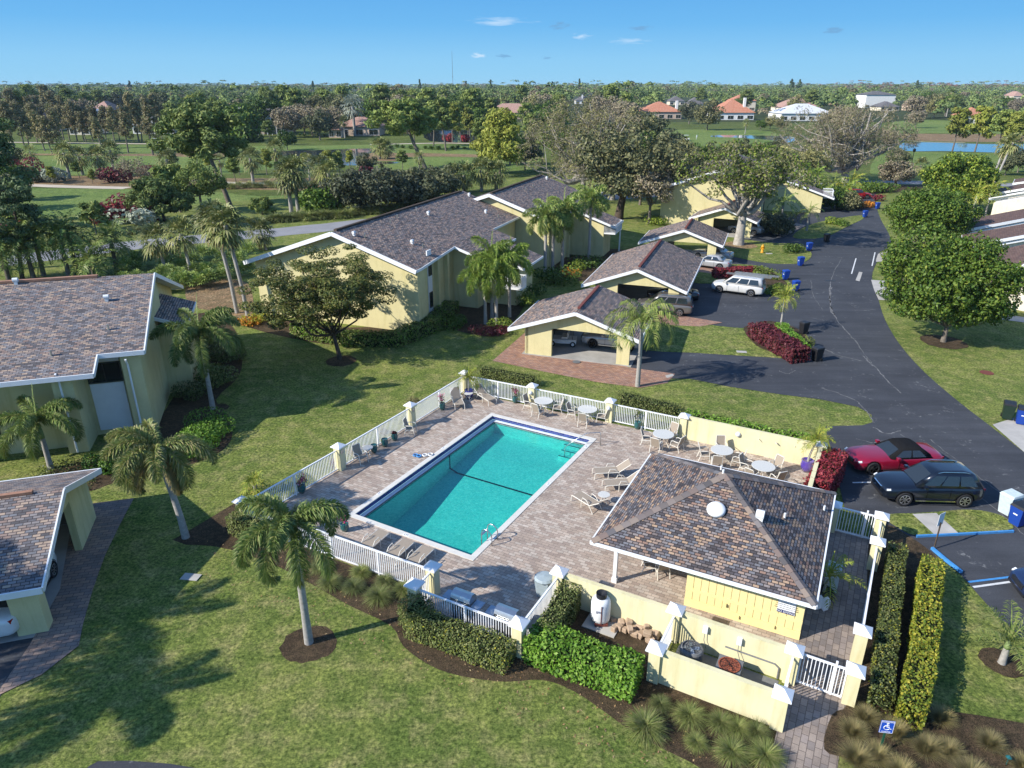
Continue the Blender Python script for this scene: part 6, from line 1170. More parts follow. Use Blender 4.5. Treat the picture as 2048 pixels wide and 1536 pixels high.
# ================================================================ smaller things
# barbecue grills
M['shade_blue'] = m_plain('steel_shelf', (.35, .42, .50), .35, .5, .5)
def grill(p, label):
    t = thing('barbecue_grill', label, 'grill', (*p, .012), GA, 'barbecue grills behind the front fence'); MB().boxz((0, 0, .1), (.85, .5, .75)).build('cabinet', M['black'], t)
    prof = [(-.28, .88), (-.28, 1.05), (-.20, 1.20), (-.02, 1.27), (.16, 1.22), (.27, 1.08), (.27, .88)]; n = len(prof); vs = [(x, y, z) for x in (-.42, .42) for y, z in prof]; MB().add(vs, [tuple(range(n)), tuple(range(2 * n - 1, n - 1, -1))] + [(i, i + n, (i + 1) % n + n, (i + 1) % n) for i in range(n)]).build('hood', M['steel'], t)
    for s in (-1, 1): MB().box((s * .64, 0, .88), (.38, .48, .04)).build('side_shelf', M['shade_blue'], t)
    MB().bar((-.3, -.32, .98), (.3, -.32, .98), .03, .03).build('handle', M['steel'], t); MB().box((0, -.27, .84), (.84, .06, .1)).build('control_panel', M['steel'], t)
    for sx in (-.36, .36): o = MB().lathe([(.001, -.03), (.09, -.03), (.09, .03), (.001, .03)], (0, 0, 0), 12, 'y').build('wheel', M['rubber'], t); o.location = (sx, .15, .09)
gm = lambda k: off((n2[0] + (n3[0] - n2[0]) * k, n2[1] + (n3[1] - n2[1]) * k), 0, .62)
grill(gm(.40), 'stainless barbecue grill behind the front fence, left one in deeper shade'); grill(gm(.82), 'stainless barbecue grill behind the front fence, right one near the corner pillar')
t = thing('trash_bin', 'pale grey square trash bin with lid behind the side fence', 'bin', (*G(1088, 1190), .012), GA); MB().add([(-.22, -.22, 0), (.22, -.22, 0), (.22, .22, 0), (-.22, .22, 0), (-.3, -.3, .8), (.3, -.3, .8), (.3, .3, .8), (-.3, .3, .8)], [(3, 2, 1, 0), (4, 5, 6, 7), (0, 1, 5, 4), (1, 2, 6, 5), (2, 3, 7, 6), (3, 0, 4, 7)]).build('bin_body', M['bingrey'], t); MB().lathe([(.40, .8), (.42, .85), (.34, .92), (.001, .95)], n=14).build('lid', M['bingrey'], t)
# propane tank on its pad
pt_ = G(1200, 1243); t = thing('propane_tank', 'tall white rust streaked propane tank against the yellow wall', 'gas tank', (*pt_, .05), 0); MB().lathe([(.26, 0), (.30, .04), (.30, .10), (.36, .14), (.375, .25), (.375, .85), (.35, 1.0), (.27, 1.10), (.16, 1.14), (.001, 1.15)], n=24).build('tank', M['tankwhite'] if 'tankwhite' in M else M['white2'], t, True); MB().lathe([(.20, 1.10), (.21, 1.32), (.20, 1.32), (.001, 1.20)], n=18).build('collar', M['black'], t); MB().boxz((-.02, -.378, .12), (.035, .012, .85)).build('rust_streak', M['red_tile'], t)
MB().boxz((.0, -.30, .02), (.5, .12, .10)).build('rust_patch', M['red_tile'], t)
text('gas', .17, M['inkblue'], (-.14, -.372, .72), (R(90), 0, R(-18)), t).hide_render = False
o = MB().boxz((0, 0, 0), (1.3, 1.1, .05), 0).build('concrete_pad', M['concrete'], None); o.location = (pt_[0] + .1, pt_[1] - .12, 0); o.rotation_euler = (0, 0, GA); tag(o, 'small concrete pad under the propane tank', 'concrete pad')
# pile of stone blocks
M['stone'] = m_plain('sandstone_block', (.42, .31, .22), .9, .15, var=.3, scale=3, bmp=.4)
rg = random.Random(4)
for k in range(17):
    u = 1228 + (k % 9) * 10.5 + rg.uniform(-3, 3); v = 1252 + (k % 9) * 3.3 + (14 if k >= 9 else 0) + rg.uniform(-3, 3) - 6; w, d_, h_ = rg.uniform(.20, .34), rg.uniform(.18, .28), rg.uniform(.16, .26); bm = bmesh.new(); bmesh.ops.create_cube(bm, size=1)
    for vv in bm.verts: vv.co = Vector((vv.co.x * w, vv.co.y * d_, vv.co.z * h_ + h_ / 2)) + Vector((rg.uniform(-.02, .02) for _ in range(3)))
    bmesh.ops.bevel(bm, geom=bm.edges[:], offset=.02, segments=1, affect='EDGES'); me = bpy.data.meshes.new('stone_block'); bm.to_mesh(me); bm.free(); me.materials.append(M['stone']); o = link('stone_block', me); p = G(u, v); o.location = (*p, .01 + (.18 if k in (3, 6, 12, 15) else 0)); o.rotation_euler = (rg.uniform(-.15, .15), rg.uniform(-.15, .15), rg.uniform(0, 3)); tag(o, 'loose tan stone block in the pile right of the propane tank', 'stone', 'stone blocks piled by the propane tank')
# air conditioners
def ac(px, label, m, round_, fan):
    t = thing('air_conditioner', label, 'air conditioner', (*G(*px), .02), GA); 
    if round_: MB().lathe([(.40, 0), (.42, .05), (.42, .62), (.38, .68), (.33, .70), (.33, .64), (.001, .62)], n=28).build('casing', M[m], t)
    else: MB().boxz((0, 0, 0), (.82, .82, .66)).build('casing', M[m], t); MB().lathe([(.36, .66), (.37, .70), (.33, .70), (.32, .665)], n=24).build('fan_ring', M[fan], t)
    mb = MB()
    for k in range(4): a = k * math.pi / 2 + .4; mb.box((.15 * math.cos(a), .15 * math.sin(a), .672 if not round_ else .65), (.28, .12, .012), a, Matrix.Rotation(.25, 3, 'X'))
    mb.lathe([(.001, .70), (.06, .70), (.06, .66)], n=10); mb.build('fan', M[fan], t); mb = MB()
    for r_ in (.12, .2, .28): mb.tube([(r_ * math.cos(a), r_ * math.sin(a), .715) for a in [i * math.pi / 8 for i in range(17)]], .006, 4, False)
    for k in range(4): a = k * math.pi / 4; mb.bar((-.34 * math.cos(a), -.34 * math.sin(a), .715), (.34 * math.cos(a), .34 * math.sin(a), .715), .01, .01)
    mb.build('fan_guard', M['black'], t)
M['rustfan'] = m_plain('rusty_fan', (.30, .09, .05), .8, .2, var=.4, scale=10); M['casegrey'] = m_plain('grey_casing', (.16, .165, .17), .6, .3, var=.1)
# equipment yard floor point helper: between e-wall and i-wall
ey = lambda k, b: off((e1[0] + (e2[0] - e1[0]) * k, e1[1] + (e2[1] - e1[1]) * k), 0, b)
def ac_at(p, *a): 
    global G; g0 = G; G = lambda u, v, h=0: p; ac((0, 0), *a); G = g0
ac_at(ey(.22, 1.35), 'round grey air conditioner with cross fan guard, left of two behind the front wall', 'casegrey', True, 'shade_blue'); ac_at(ey(.55, 1.15), 'square air conditioner with rusty fan, right of two behind the front wall', 'casegrey', False, 'rustfan')
for k, (fr_, hh) in enumerate(((.28, .95), (.57, .95))):
    p = (i1[0] + (i2[0] - i1[0]) * fr_, i1[1] + (i2[1] - i1[1]) * fr_); t = thing('switch_box', ['white electrical switch box on the wall above the round air conditioner', 'white electrical switch box on the wall above the square air conditioner'][k], 'electrical box', (*off(p, 0, -.17), hh), GA, None); MB().boxz((0, 0, 0), (.17, .12, .26)).build('box', M['white'], t); MB().tube([(0, -.03, 0), (0, -.05, -.3), (.12, -.1, -.6)], .012, 5).build('conduit', M['casegrey'], t)
p0 = off(i1, 1.9, -.16); p1_ = off(i1, 4.0, -.16); o = MB().tube([(*p0, .62), (*off(i1, 3.6, -.16), .60), (*off(i1, 3.75, -.18), .5), (*off(i1, 3.75, -.18), .03)], .03, 7).build('pipe', M['casegrey']); tag(o, 'grey pipe running along the wall behind the air conditioners', 'pipe')
o = MB().prism([off(e1, .3, .3), off(e2, -.3, .3), off(i2, -.3, -.2), off(i1, .3, -.2)], -.02, .014).build('gravel_floor', M['casegrey']); o['kind'] = 'structure'
# pool toys
t = thing('pool_toys', 'pile of blue and white pool floats and rope on the deck', 'pool float', (*G(838, 914), .02)); 
for k, (x, y) in enumerate(((0, 0), (.32, .1), (.62, .18), (-.2, .1))): MB().tube([(x + .13 * math.cos(a), y + .13 * math.sin(a), .05) for a in [i * math.pi / 6 for i in range(13)]], .035, 6, False).build('ring', M['blue_paint'] if k in (0, 3) else M['white2'], t)
# surf-like white boards by the black pot
for k in range(4):
    p = G(1607 + 13 * k, 1216 + 3 * k); o = MB().lathe([(.001, 0), (.14, .12), (.17, .32), (.14, .52), (.001, .62)], n=12).build('white_float', M['white2'], None, True); o.scale = (1, .3, 1); o.location = (*p, .05); o.rotation_euler = (R(-38), R(8), R(-25)); tag(o, ['white oval float tucked at the wall corner, first of four', 'white oval float, second of four from the wall corner', 'white oval float, third of four from the wall corner', 'white oval float nearest the walk, last of four'][k], 'float', 'white oval floats by the pool house corner')
t = thing('towel_cart', 'white panel cart standing behind the palm in the black pot', 'cart', (*G(1660, 1178), .02), R(61)); MB().boxz((0, 0, .1), (.7, .5, 1.0)).build('panel', M['binwhite'], t); MB().bar((.4, -.25, 1.15), (-.4, -.25, 1.15), .04, .04).build('handle', M['steel'], t)
t = thing('fire_extinguisher', 'red fire extinguisher on the pool house wall end', 'fire extinguisher', (*off(G(1366, 1150), -.1, 0), .9)); MB().lathe([(.06, 0), (.07, .03), (.07, .32), (.03, .4), (.001, .42)], n=12).build('cylinder', M['p_brightred'], t, True)
# signs
def sign_board(p, h, w, hh, rz, label, board, post, txts, name='sign'):
    t = thing(name, label, 'sign', (*p, 0), rz); MB().boxz((0, .03, 0), (.05, .05, h + .1)).build('post', M[post], t); bm = bmesh.new(); bmesh.ops.create_cube(bm, size=1)
    for v in bm.verts: v.co = Vector((v.co.x * w, v.co.y * .012, v.co.z * hh + h + hh / 2 - .05))
    me = bpy.data.meshes.new('board'); bm.to_mesh(me); bm.free(); me.materials.append(M[board]); b = link('board', me, t)
    for s, sz, z in txts: text(s, sz, M['white'], (0, -.010, h - .05 + z * hh), (R(90), 0, 0), b)
    return t, b
M['signblue'] = m_plain('sign_blue', (.01, .08, .50), .5, .4, var=.03); M['greenpost'] = m_plain('green_post', (.01, .07, .04), .6)
zt = .95; sp = G(1759, 1508); t, b = sign_board(sp, zt, .40, .48, R(-8), 'blue handicapped parking sign with wheelchair symbol on a green post', 'signblue', 'greenpost', (('HANDICAPPED', .058, .90), ('PARKING', .062, .10)), 'parking_sign')
mb = MB(); z0 = zt + .07; y_ = -.010
mb.add([(.0 + .04 * math.cos(a), y_, z0 + .265 + .04 * math.sin(a)) for a in [i * math.pi / 6 for i in range(12)]], [tuple(range(12))])
for p, q in (((-.01, z0 + .22), (-.005, z0 + .12)), ((-.005, z0 + .12), (.06, z0 + .12)), ((.06, z0 + .12), (.10, z0 + .045)), ((.10, z0 + .045), (.13, z0 + .055)), ((-.005, z0 + .18), (.05, z0 + .18))): mb.bar((p[0], y_, p[1]), (q[0], y_, q[1]), .022, .006) if False else mb.tube([(p[0], y_, p[1]), (q[0], y_, q[1])], .013, 5)
mb.tube([(-.005 + .085 * math.cos(a), y_, z0 + .095 + .085 * math.sin(a)) for a in [R(100 + i * 23) for i in range(11)]], .010, 5); mb.build('wheelchair_symbol', M['white'], b)
mb = MB()
for x, z, w, h_ in ((0, zt - .045, .37, .012), (0, zt + .425, .37, .012), (-.185, zt + .19, .012, .46), (.185, zt + .19, .012, .46)): mb.box((x, -.009, z), (w, .004, h_))
mb.build('border', M['white'], b)
t, b = sign_board(G(1866, 1098), 1.30, .42, .62, R(210), 'white backed parking sign seen from behind at the blue kerb', 'white2', 'bark_dark', (), 'parking_sign')
# hydrant, mailbox, lamp post, box
p = G(1524, 506); t = thing('fire_hydrant', 'yellow orange fire hydrant on the lawn island', 'hydrant', (*p, .05)); M['hyd'] = m_plain('hydrant_paint', (.65, .30, .01), .5, .4); s_ = 1.25
MB().lathe([(.17, 0), (.17, .05), (.12, .06), (.12, .52), (.16, .54), (.16, .60), (.13, .68), (.05, .76), (.04, .82), (.001, .83)], n=14).build('barrel', M['hyd'], t, True); MB().tube([(-.22, 0, .44), (.22, 0, .44)], .06, 8).tube([(0, -.22, .40), (0, 0, .40)], .075, 8).build('nozzle', M['hyd'], t); t.scale = (s_,) * 3
t = thing('mailbox', 'black mailbox on a post at the edge of the concrete drive', 'mailbox', (*G(1772, 590), .02), R(10)); MB().boxz((0, 0, 0), (.09, .09, 1.1)).build('post', M['black'], t); MB().boxz((-.2, 0, 1.05), (.55, .28, .26)).build('box', M['black'], t)
t = thing('street_lamp', 'dark slim street lamp on the grass beyond the back road', 'street lamp', (*G(1817, 357), 0)); MB().tube([(0, 0, 0), (0, 0, 5.6)], [.09, .06], 8).build('pole', M['black'], t); MB().lathe([(.08, 5.5), (.28, 5.75), (.34, 6.1), (.05, 6.35), (.001, 6.4)], n=10).build('lantern', M['black'], t)
for px, lb in (((1483, 705), 'pale rectangular utility cover in the island grass'), ((1973, 746), 'round rusty manhole cover in the right hand lawn'), ((1660, 562), 'dark storm drain grate in the lane'), ((1538, 508), 'pale utility cover beside the yellow hydrant'), ((382, 1155), 'square pale cover in the shaded lawn left of the foxtail palm')):
    rd = 'manhole' in lb; mb = MB(); mb.lathe([(.45, 0), (.45, .02), (.001, .022)], n=18) if rd else mb.boxz((0, 0, 0), (.75, .42, .02) if 'drain' not in lb else (1.0, .3, .01)); o = mb.build('manhole_cover' if rd else 'utility_cover', M['red_tile'] if rd else (M['black'] if 'drain' in lb else M['concrete'])); o.location = (*G(*px), .055 if px[0] in (1483, 1538) else .024); o.rotation_euler = (0, 0, R(-8)); tag(o, lb, 'cover')
o = MB().lathe([(.3, 0), (.3, .012), (.001, .014)], n=16).build('floor_drain', M['casegrey']); o.location = (*G(1153, 725), .055); tag(o, 'small round drain in the carport floor', 'drain')
# far radio mast
t = thing('radio_mast', 'thin tall radio mast on the horizon', 'mast', (-330, 4300, 0)); MB().tube([(0, 0, 0), (0, 0, 190)], [1.6, .8], 4).build('mast', M['casegrey'], t); MB().tube([(0, 0, 60), (0, 0, 62)], [3, 3], 6).build('platform', M['casegrey'], t)
# golfer
t = thing('person', 'golfer in a white shirt standing on the far green', 'person', (*G(1393, 279), 0), .4)
bm = bmesh.new(); J = [(0, 0, .95, .13), (0, 0, 1.2, .15), (0, 0, 1.42, .12), (0, 0, 1.52, .055), (0, 0, 1.66, .095), (.1, 0, .9, .085), (.13, .02, .5, .06), (.14, 0, .05, .045), (-.1, 0, .9, .085), (-.13, .02, .5, .06), (-.14, 0, .05, .045), (.19, 0, 1.4, .055), (.25, -.05, 1.15, .042), (.1, -.2, .98, .035), (-.19, 0, 1.4, .055), (-.25, -.05, 1.15, .042), (-.1, -.2, .98, .035)]
vs = [bm.verts.new(j[:3]) for j in J]
for a_, b_ in ((0, 1), (1, 2), (2, 3), (3, 4), (0, 5), (5, 6), (6, 7), (0, 8), (8, 9), (9, 10), (2, 11), (11, 12), (12, 13), (2, 14), (14, 15), (15, 16)): bm.edges.new((vs[a_], vs[b_]))
me = bpy.data.meshes.new('body'); bm.to_mesh(me); bm.free(); me.materials.append(M['white2']); o = link('body', me, t); m_ = o.modifiers.new('skin', 'SKIN'); 
for v, j in zip(me.skin_vertices[0].data, J): v.radius = (j[3], j[3])
me.skin_vertices[0].data[0].use_root = True; o.modifiers.new('s', 'SUBSURF').levels = 1
# ================================================================ plants near the pool
def palm_px(name, label, base, top, **k):
    h = HG(base, top); return feather_palm(name, label, G(*base), h, **k)
palm_px('foxtail_palm', 'tall foxtail palm alone in a round mulch bed on the front lawn', (618, 1285), 1050, nf=11, L_=2.8, ll=.48, seed=3, droop=2.6, e0=1.05, e1=.1, nl=40, w=.028, tr=.14, spear=False, azs=[-1.6, 3.0, .15, 2.45, -2.35, -.75, 1.55, 3.7, .9, -1.2, -2.0])
palm_px('foxtail_palm', 'ragged foxtail palm with drooping half dry fronds beside the brown paver walk', (372, 1075), 902, nf=12, L_=2.75, ll=.5, seed=8, droop=2.5, e0=.9, e1=0, nl=36, w=.03, leaf='foxtail_dry', dead=4, spear=False, lean=(-.5, .2), tr=.15, azs=[3.1, 2.6, 3.6, 2.2, -2.0, -1.2, .2, .9, 3.3, 1.5, -.4])
palm_px('foxtail_palm', 'foxtail palm in front of the right corner of the left building', (426, 818), 668, nf=11, L_=3.4, ll=.55, seed=5, droop=2.3, e0=1.1, e1=0, nl=38, w=.035, tr=.15)
palm_px('foxtail_palm', 'foxtail palm against the left building, above the lower left carport', (102, 937), 845, nf=11, L_=2.9, ll=.5, seed=6, droop=2.5, e0=1.1, e1=.1, nl=36, w=.03, tr=.14)
palm_px('queen_palm', 'queen palm with long hanging fronds in front of the nearest carport', (1275, 773), 642, nf=15, L_=3.1, ll=.8, seed=9, plumose=False, leaf='queen', droop=2.7, e0=1.2, e1=.1, nl=40, w=.04, spear=False, shaft=.5, tr=.15, curl=1.9)
palm_px('island_palm', 'small single palm among the maroon and green shrubs on the lane island', (1560, 662), 592, nf=16, L_=1.55, ll=.42, seed=10, plumose=False, leaf='areca', droop=1.7, nl=16, w=.03, shaft=.2, tr=.09, e0=1.3, e1=-.6)
palm_px('young_palm', 'short young palm in a mulch ring at the lower right edge', (2003, 1327), 1285, nf=11, L_=1.7, ll=.42, seed=11, plumose=False, leaf='queen', droop=1.3, nl=22, w=.026, shaft=.25, tr=.12, e0=1.35, e1=.05, z0=.02)
palm_px('young_palm', 'small palm on the lawn before the far yellow building balcony', (1613, 462), 425, nf=13, L_=2.1, ll=.5, seed=12, plumose=False, leaf='queen', droop=1.7, nl=14, w=.05, shaft=.2, tr=.14, z0=.05)
c1 = [((971, 648), 548, 21, 'left palm of the clump before the centre building'), ((993, 652), 535, 22, 'second palm of the clump before the centre building, brightest crown'), ((1019, 634), 520, 23, 'right palm of the clump before the centre building'), ((984, 636), 512, 24, 'tallest palm at the back of the clump before the centre building')]
for b_, t_, sd, lb in c1: palm_px('clump_palm', lb, b_, t_, nf=11, L_=2.9, ll=.6, seed=sd, leaf='royal', droop=2.2, nl=18, w=.05, tr=.14, e0=1.15, e1=-.3, group='clump palms before the centre building')
c2 = [((1090, 547), 430, 31, 'left palm of the tall group at the condo wing'), ((1105, 541), 440, 32, 'middle palm of the tall group at the condo wing'), ((1124, 537), 415, 33, 'broad crowned palm right of the middle in the tall group'), ((1177, 527), 398, 34, 'tallest palm at the right of the group at the condo wing')]
for b_, t_, sd, lb in c2: palm_px('clump_palm', lb, b_, t_, nf=12, L_=3.0, ll=.65, seed=sd, leaf='foxtail', droop=2.1, nl=16, w=.06, tr=.17, e0=1.15, e1=-.4, group='tall palms at the condo wing')
# pots
pot((748.6, 905), 'teal', 'teal glazed pot nearest the small side table at the left fence', .19, .48); pot((770, 893), 'teal', 'teal glazed pot in the middle of the three at the left fence', .19, .48)
t = pot((789.5, 881), 'teal', 'teal glazed pot with low red plants, farthest of the three', .19, .48); 
def potplant(t, leaf, r, h, n, size, flower=None, base=.45, seed=1):
    rg = np.random.default_rng(seed); cl = [(rg.uniform(-r, r) * .5, rg.uniform(-r, r) * .5, base + rg.uniform(.2, 1) * h, r * .45) for _ in range(7)]; V, F = clump_leaves(np.array(cl), n // 7, size, rg, 1, .3); link('foliage', np_mesh('foliage', V, F, L[leaf]), t); mb = MB()
    for c in cl: mb.tube([(0, 0, base - .1), c[:3]], .008, 4, False)
    mb.build('stems', M['bark_dark'], t)
    if flower: V, F = clump_leaves(np.array([(c[0] * 1.3, c[1] * 1.3, c[2] + r * .2, r * .4) for c in cl]), 14, size * .8, rg, 1, .3); link('flowers', np_mesh('flowers', V, F, L[flower]), t)
potplant(t, 'maroon', .2, .1, 80, .07)
t = pot((885, 820), 'teal', 'teal pot with pink orchids beside the striped lounger', .19, .48); potplant(t, 'hedge', .3, .6, 90, .06, 'flower', seed=2)
t = pot((1030, 806), 'teal', 'teal pot with pink flowers at the far fence', .17, .42); potplant(t, 'hedge', .3, .6, 90, .06, 'flower', seed=3)
t = pot((1274, 858), 'teal', 'teal pot with tall green stems at the far fence, near the wall', .19, .48); potplant(t, 'grassy', .25, .7, 90, .06, seed=4)
t = pot((604, 985), 'teal', 'pot of pink flowers behind the left fence, half hidden by the foxtail palm', .22, .5); potplant(t, 'hedge', .35, .5, 120, .06, 'flower', seed=5)
t = pot((690, 1062), 'teal', 'pot of bright magenta flowers at the near left end of the pool', .2, .4); potplant(t, 'hedge', .3, .3, 60, .06, 'flower', seed=6)
def potpalm(px, m, lb, pr, ph_, lbp, h, nf, L_, seed, lean=(0, 0)):
    pot(px, m, lb, pr, ph_); feather_palm('potted_palm', lbp, G(*px), h, nf=nf, L_=L_, ll=.34, w=.022, leaf='areca', seed=seed, plumose=False, shaft=.15, tr=.055, droop=1.7, nl=20, lean=lean, z0=ph_ * .9, e0=1.3, e1=-.2)
potpalm((938, 796), 'cobalt', 'large cobalt blue pot in the far left corner of the pool yard', .30, .58, 'yellow green palm growing from the cobalt pot at the far corner', .95, 14, 1.15, 41)
potpalm((1612, 942), 'purple', 'large purple glazed pot in the right corner of the patio', .33, .66, 'slim curved palm growing from the purple pot by the yellow wall', 1.25, 13, 1.15, 42, (.35, .15))
potpalm((1644, 1197), 'black', 'wide black pot at the right side of the pool house', .42, .38, 'palm with long arching fronds in the black pot by the pool house', .75, 10, 1.55, 43, (.1, 0))
sabal('low_palm', 'low orange based palm outside the left corner of the pool yard', G(512, 985), .45, 44, 16, .45, .5, .1, skirt=3, seg=9, leaf='areca', cat='palm')
# hedges
hg = lambda px, h=0: [G(u, v, h) for u, v in px]
def wl2(p, q, a, b, off_a=0, off_b=0): return [off(p, a, off_a), off(q, b, off_b)]
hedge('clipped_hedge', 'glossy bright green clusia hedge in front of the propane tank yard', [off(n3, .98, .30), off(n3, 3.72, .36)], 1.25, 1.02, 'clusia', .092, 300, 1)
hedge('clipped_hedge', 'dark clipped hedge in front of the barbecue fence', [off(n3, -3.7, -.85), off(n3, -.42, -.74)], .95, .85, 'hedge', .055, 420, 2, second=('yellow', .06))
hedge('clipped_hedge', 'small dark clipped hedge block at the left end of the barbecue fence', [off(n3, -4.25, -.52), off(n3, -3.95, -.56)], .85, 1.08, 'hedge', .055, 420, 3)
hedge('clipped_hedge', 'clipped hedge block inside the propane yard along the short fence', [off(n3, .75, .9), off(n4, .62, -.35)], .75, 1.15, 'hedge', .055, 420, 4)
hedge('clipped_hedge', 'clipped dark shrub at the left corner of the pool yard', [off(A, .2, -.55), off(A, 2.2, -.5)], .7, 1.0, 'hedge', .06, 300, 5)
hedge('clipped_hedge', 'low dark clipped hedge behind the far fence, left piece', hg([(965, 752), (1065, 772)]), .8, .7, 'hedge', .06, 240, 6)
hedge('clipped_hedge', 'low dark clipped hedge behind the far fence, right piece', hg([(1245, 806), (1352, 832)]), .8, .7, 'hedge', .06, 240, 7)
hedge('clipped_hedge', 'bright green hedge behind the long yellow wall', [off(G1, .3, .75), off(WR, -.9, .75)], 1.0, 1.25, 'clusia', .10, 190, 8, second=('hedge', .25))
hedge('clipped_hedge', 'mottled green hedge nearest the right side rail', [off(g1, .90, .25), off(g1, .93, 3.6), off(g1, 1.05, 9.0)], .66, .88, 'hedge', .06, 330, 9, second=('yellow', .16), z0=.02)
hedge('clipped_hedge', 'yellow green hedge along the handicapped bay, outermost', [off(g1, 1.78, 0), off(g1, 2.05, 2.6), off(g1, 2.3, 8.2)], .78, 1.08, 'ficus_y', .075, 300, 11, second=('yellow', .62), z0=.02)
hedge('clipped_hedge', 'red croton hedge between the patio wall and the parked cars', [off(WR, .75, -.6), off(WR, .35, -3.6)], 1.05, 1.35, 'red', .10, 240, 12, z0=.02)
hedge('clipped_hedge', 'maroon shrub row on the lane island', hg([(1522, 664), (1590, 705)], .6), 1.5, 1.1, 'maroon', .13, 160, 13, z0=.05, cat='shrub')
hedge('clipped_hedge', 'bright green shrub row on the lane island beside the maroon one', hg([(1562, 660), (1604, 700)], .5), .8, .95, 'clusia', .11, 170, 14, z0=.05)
bush('round_shrub', 'olive shrub at the tip of the lane island beside the black bin', (1612, 696), 1.3, .9, 'hedge', .09, 700, 15, z0=.05)
hedge('clipped_hedge', 'low red hedge behind the white minivan', hg([(1436, 548), (1500, 545)], .4), 1.0, .9, 'red', .13, 130, 16, z0=.05); bush('round_shrub', 'yellow green shrub behind the ladders of the minivan', (1530, 556), 3.0, 1.3, 'ficus_y', .14, 700, 17, z0=.05); bush('round_shrub', 'olive shrub at the rear bumper of the white minivan', (1558, 588), 2.4, 1.1, 'ficus_y', .14, 700, 18, z0=.05)
hedge('clipped_hedge', 'long clipped hedge under the gable wall of the centre building', hg([(600, 672), (700, 690), (800, 690)]), 1.1, 1.05, 'hedge', .10, 150, 19, second=('clusia', .3)); hedge('clipped_hedge', 'clipped hedge curving round the corner of the centre building', hg([(815, 682), (862, 662), (900, 628)]), 1.3, 1.1, 'hedge', .10, 150, 20, second=('clusia', .25))
bush('round_shrub', 'dark leafy shrub right of the curved hedge', (905, 655), 2.2, 1.2, 'ficus', .12, 800, 21); bush('round_shrub', 'rust red low shrubs at the foot of the palm clump', (978, 672), 3.0, .7, 'maroon', .10, 900, 22, second=None) if False else bush('round_shrub', 'rust red low shrubs at the foot of the palm clump', (978, 668), 3.0, .7, 'maroon', .10, 900, 22)
bush('round_shrub', 'green shrubs behind the rust red ones at the palm clump', (1010, 655), 2.6, 1.0, 'ficus_y', .11, 800, 23); bush('round_shrub', 'yellow spotted shrub at the white balcony of the centre building', (1056, 610), 2.2, 1.5, 'ficus_y', .12, 800, 24); bush('round_shrub', 'clipped green shrub behind the yellow spotted one', (1066, 592), 2.4, 1.4, 'ficus', .12, 800, 25)
bush('round_shrub', 'large dark shrub under the tall palm group', (1110, 568), 5.0, 1.7, 'ficus', .16, 1300, 26); bush('round_shrub', 'orange croton under the tall palm group', (1142, 552), 2.0, .9, 'orange', .14, 400, 27); bush('round_shrub', 'bright green shrub right of the orange croton', (1150, 540), 2.6, 1.1, 'ficus_y', .14, 600, 28); bush('round_shrub', 'dark hedge at the foot of the condo wing wall', (1180, 532), 4.5, 1.2, 'ficus', .15, 900, 29)
bush('round_shrub', 'orange flowered bush at the foot of the two tall fan palms', (492, 650), 2.4, .7, 'orange', .11, 500, 30); bush('round_shrub', 'yellow green shrub left of the umbrella tree hedge', (520, 648), 2.4, .9, 'yellow', .12, 500, 31)
bush('round_shrub', 'smooth rounded bright shrub by the left building corner', (405, 880), 3.6, 1.3, 'clusia', .08, 3800, 32, cat='shrub'); bush('round_shrub', 'rounded shrub behind the bright one at the left building', (360, 905), 3.2, 1.2, 'clusia', .08, 2600, 33); bush('round_shrub', 'dark rounded shrub at the side of the left building', (378, 800), 2.0, 1.1, 'hedge', .09, 1200, 34); bush('round_shrub', 'tall dark hedge mass at the back corner of the left building', (452, 722), 2.8, 1.8, 'hedge', .11, 2000, 35); bush('round_shrub', 'second tall dark hedge mass at the back corner of the left building', (430, 770), 2.8, 1.6, 'hedge', .11, 2000, 36)
bush('round_shrub', 'narrow green shrub left of the ragged foxtail palm', (205, 945), 1.6, 1.3, 'clusia', .08, 1400, 37); bush('round_shrub', 'low groundcover patch in front of the left building wall', (120, 955), 4.5, .35, 'hedge', .08, 1500, 38)
bush('round_shrub', 'clipped box shrub by the fire hydrant lawn', (1590, 505), 2.6, 1.1, 'ficus', .13, 1000, 39, z0=.05); bush('round_shrub', 'yellow green shrub beneath the far balcony', (1668, 448), 2.4, 1.3, 'ficus_y', .15, 600, 40); bush('round_shrub', 'low shrub right of the one beneath the far balcony', (1683, 452), 2.4, .9, 'ficus', .15, 500, 41)
bush('round_shrub', 'clipped shrub on the white kerb left of the nearest round tree', (1775, 520), 2.4, 1.2, 'ficus_y', .13, 900, 42); bush('round_shrub', 'low dark shrub behind the mailbox', (1778, 600), 2.4, .7, 'ficus', .13, 700, 43); bush('round_shrub', 'green shrub at the wall of the nearest townhouse', (2020, 614), 3.0, 1.3, 'ficus', .13, 900, 44)
bush('round_shrub', 'low bush in the equipment yard near the pipe end', tuple((1530, 1372)), 1.0, .45, 'grassy', .08, 300, 45, pos=ey(.88, .6))
bush('round_shrub', 'dark undergrowth beside the carport behind the oak, left', (1380, 470), 5, 1.4, 'ficus', .2, 700, 46); bush('round_shrub', 'yellow green shrub near the far yellow building corner', (1310, 448), 3.5, 1.2, 'ficus_y', .2, 500, 47); bush('round_shrub', 'dark shrub by the driveway walk of the far building', (1560, 462), 3.5, 1.2, 'ficus', .2, 600, 48)
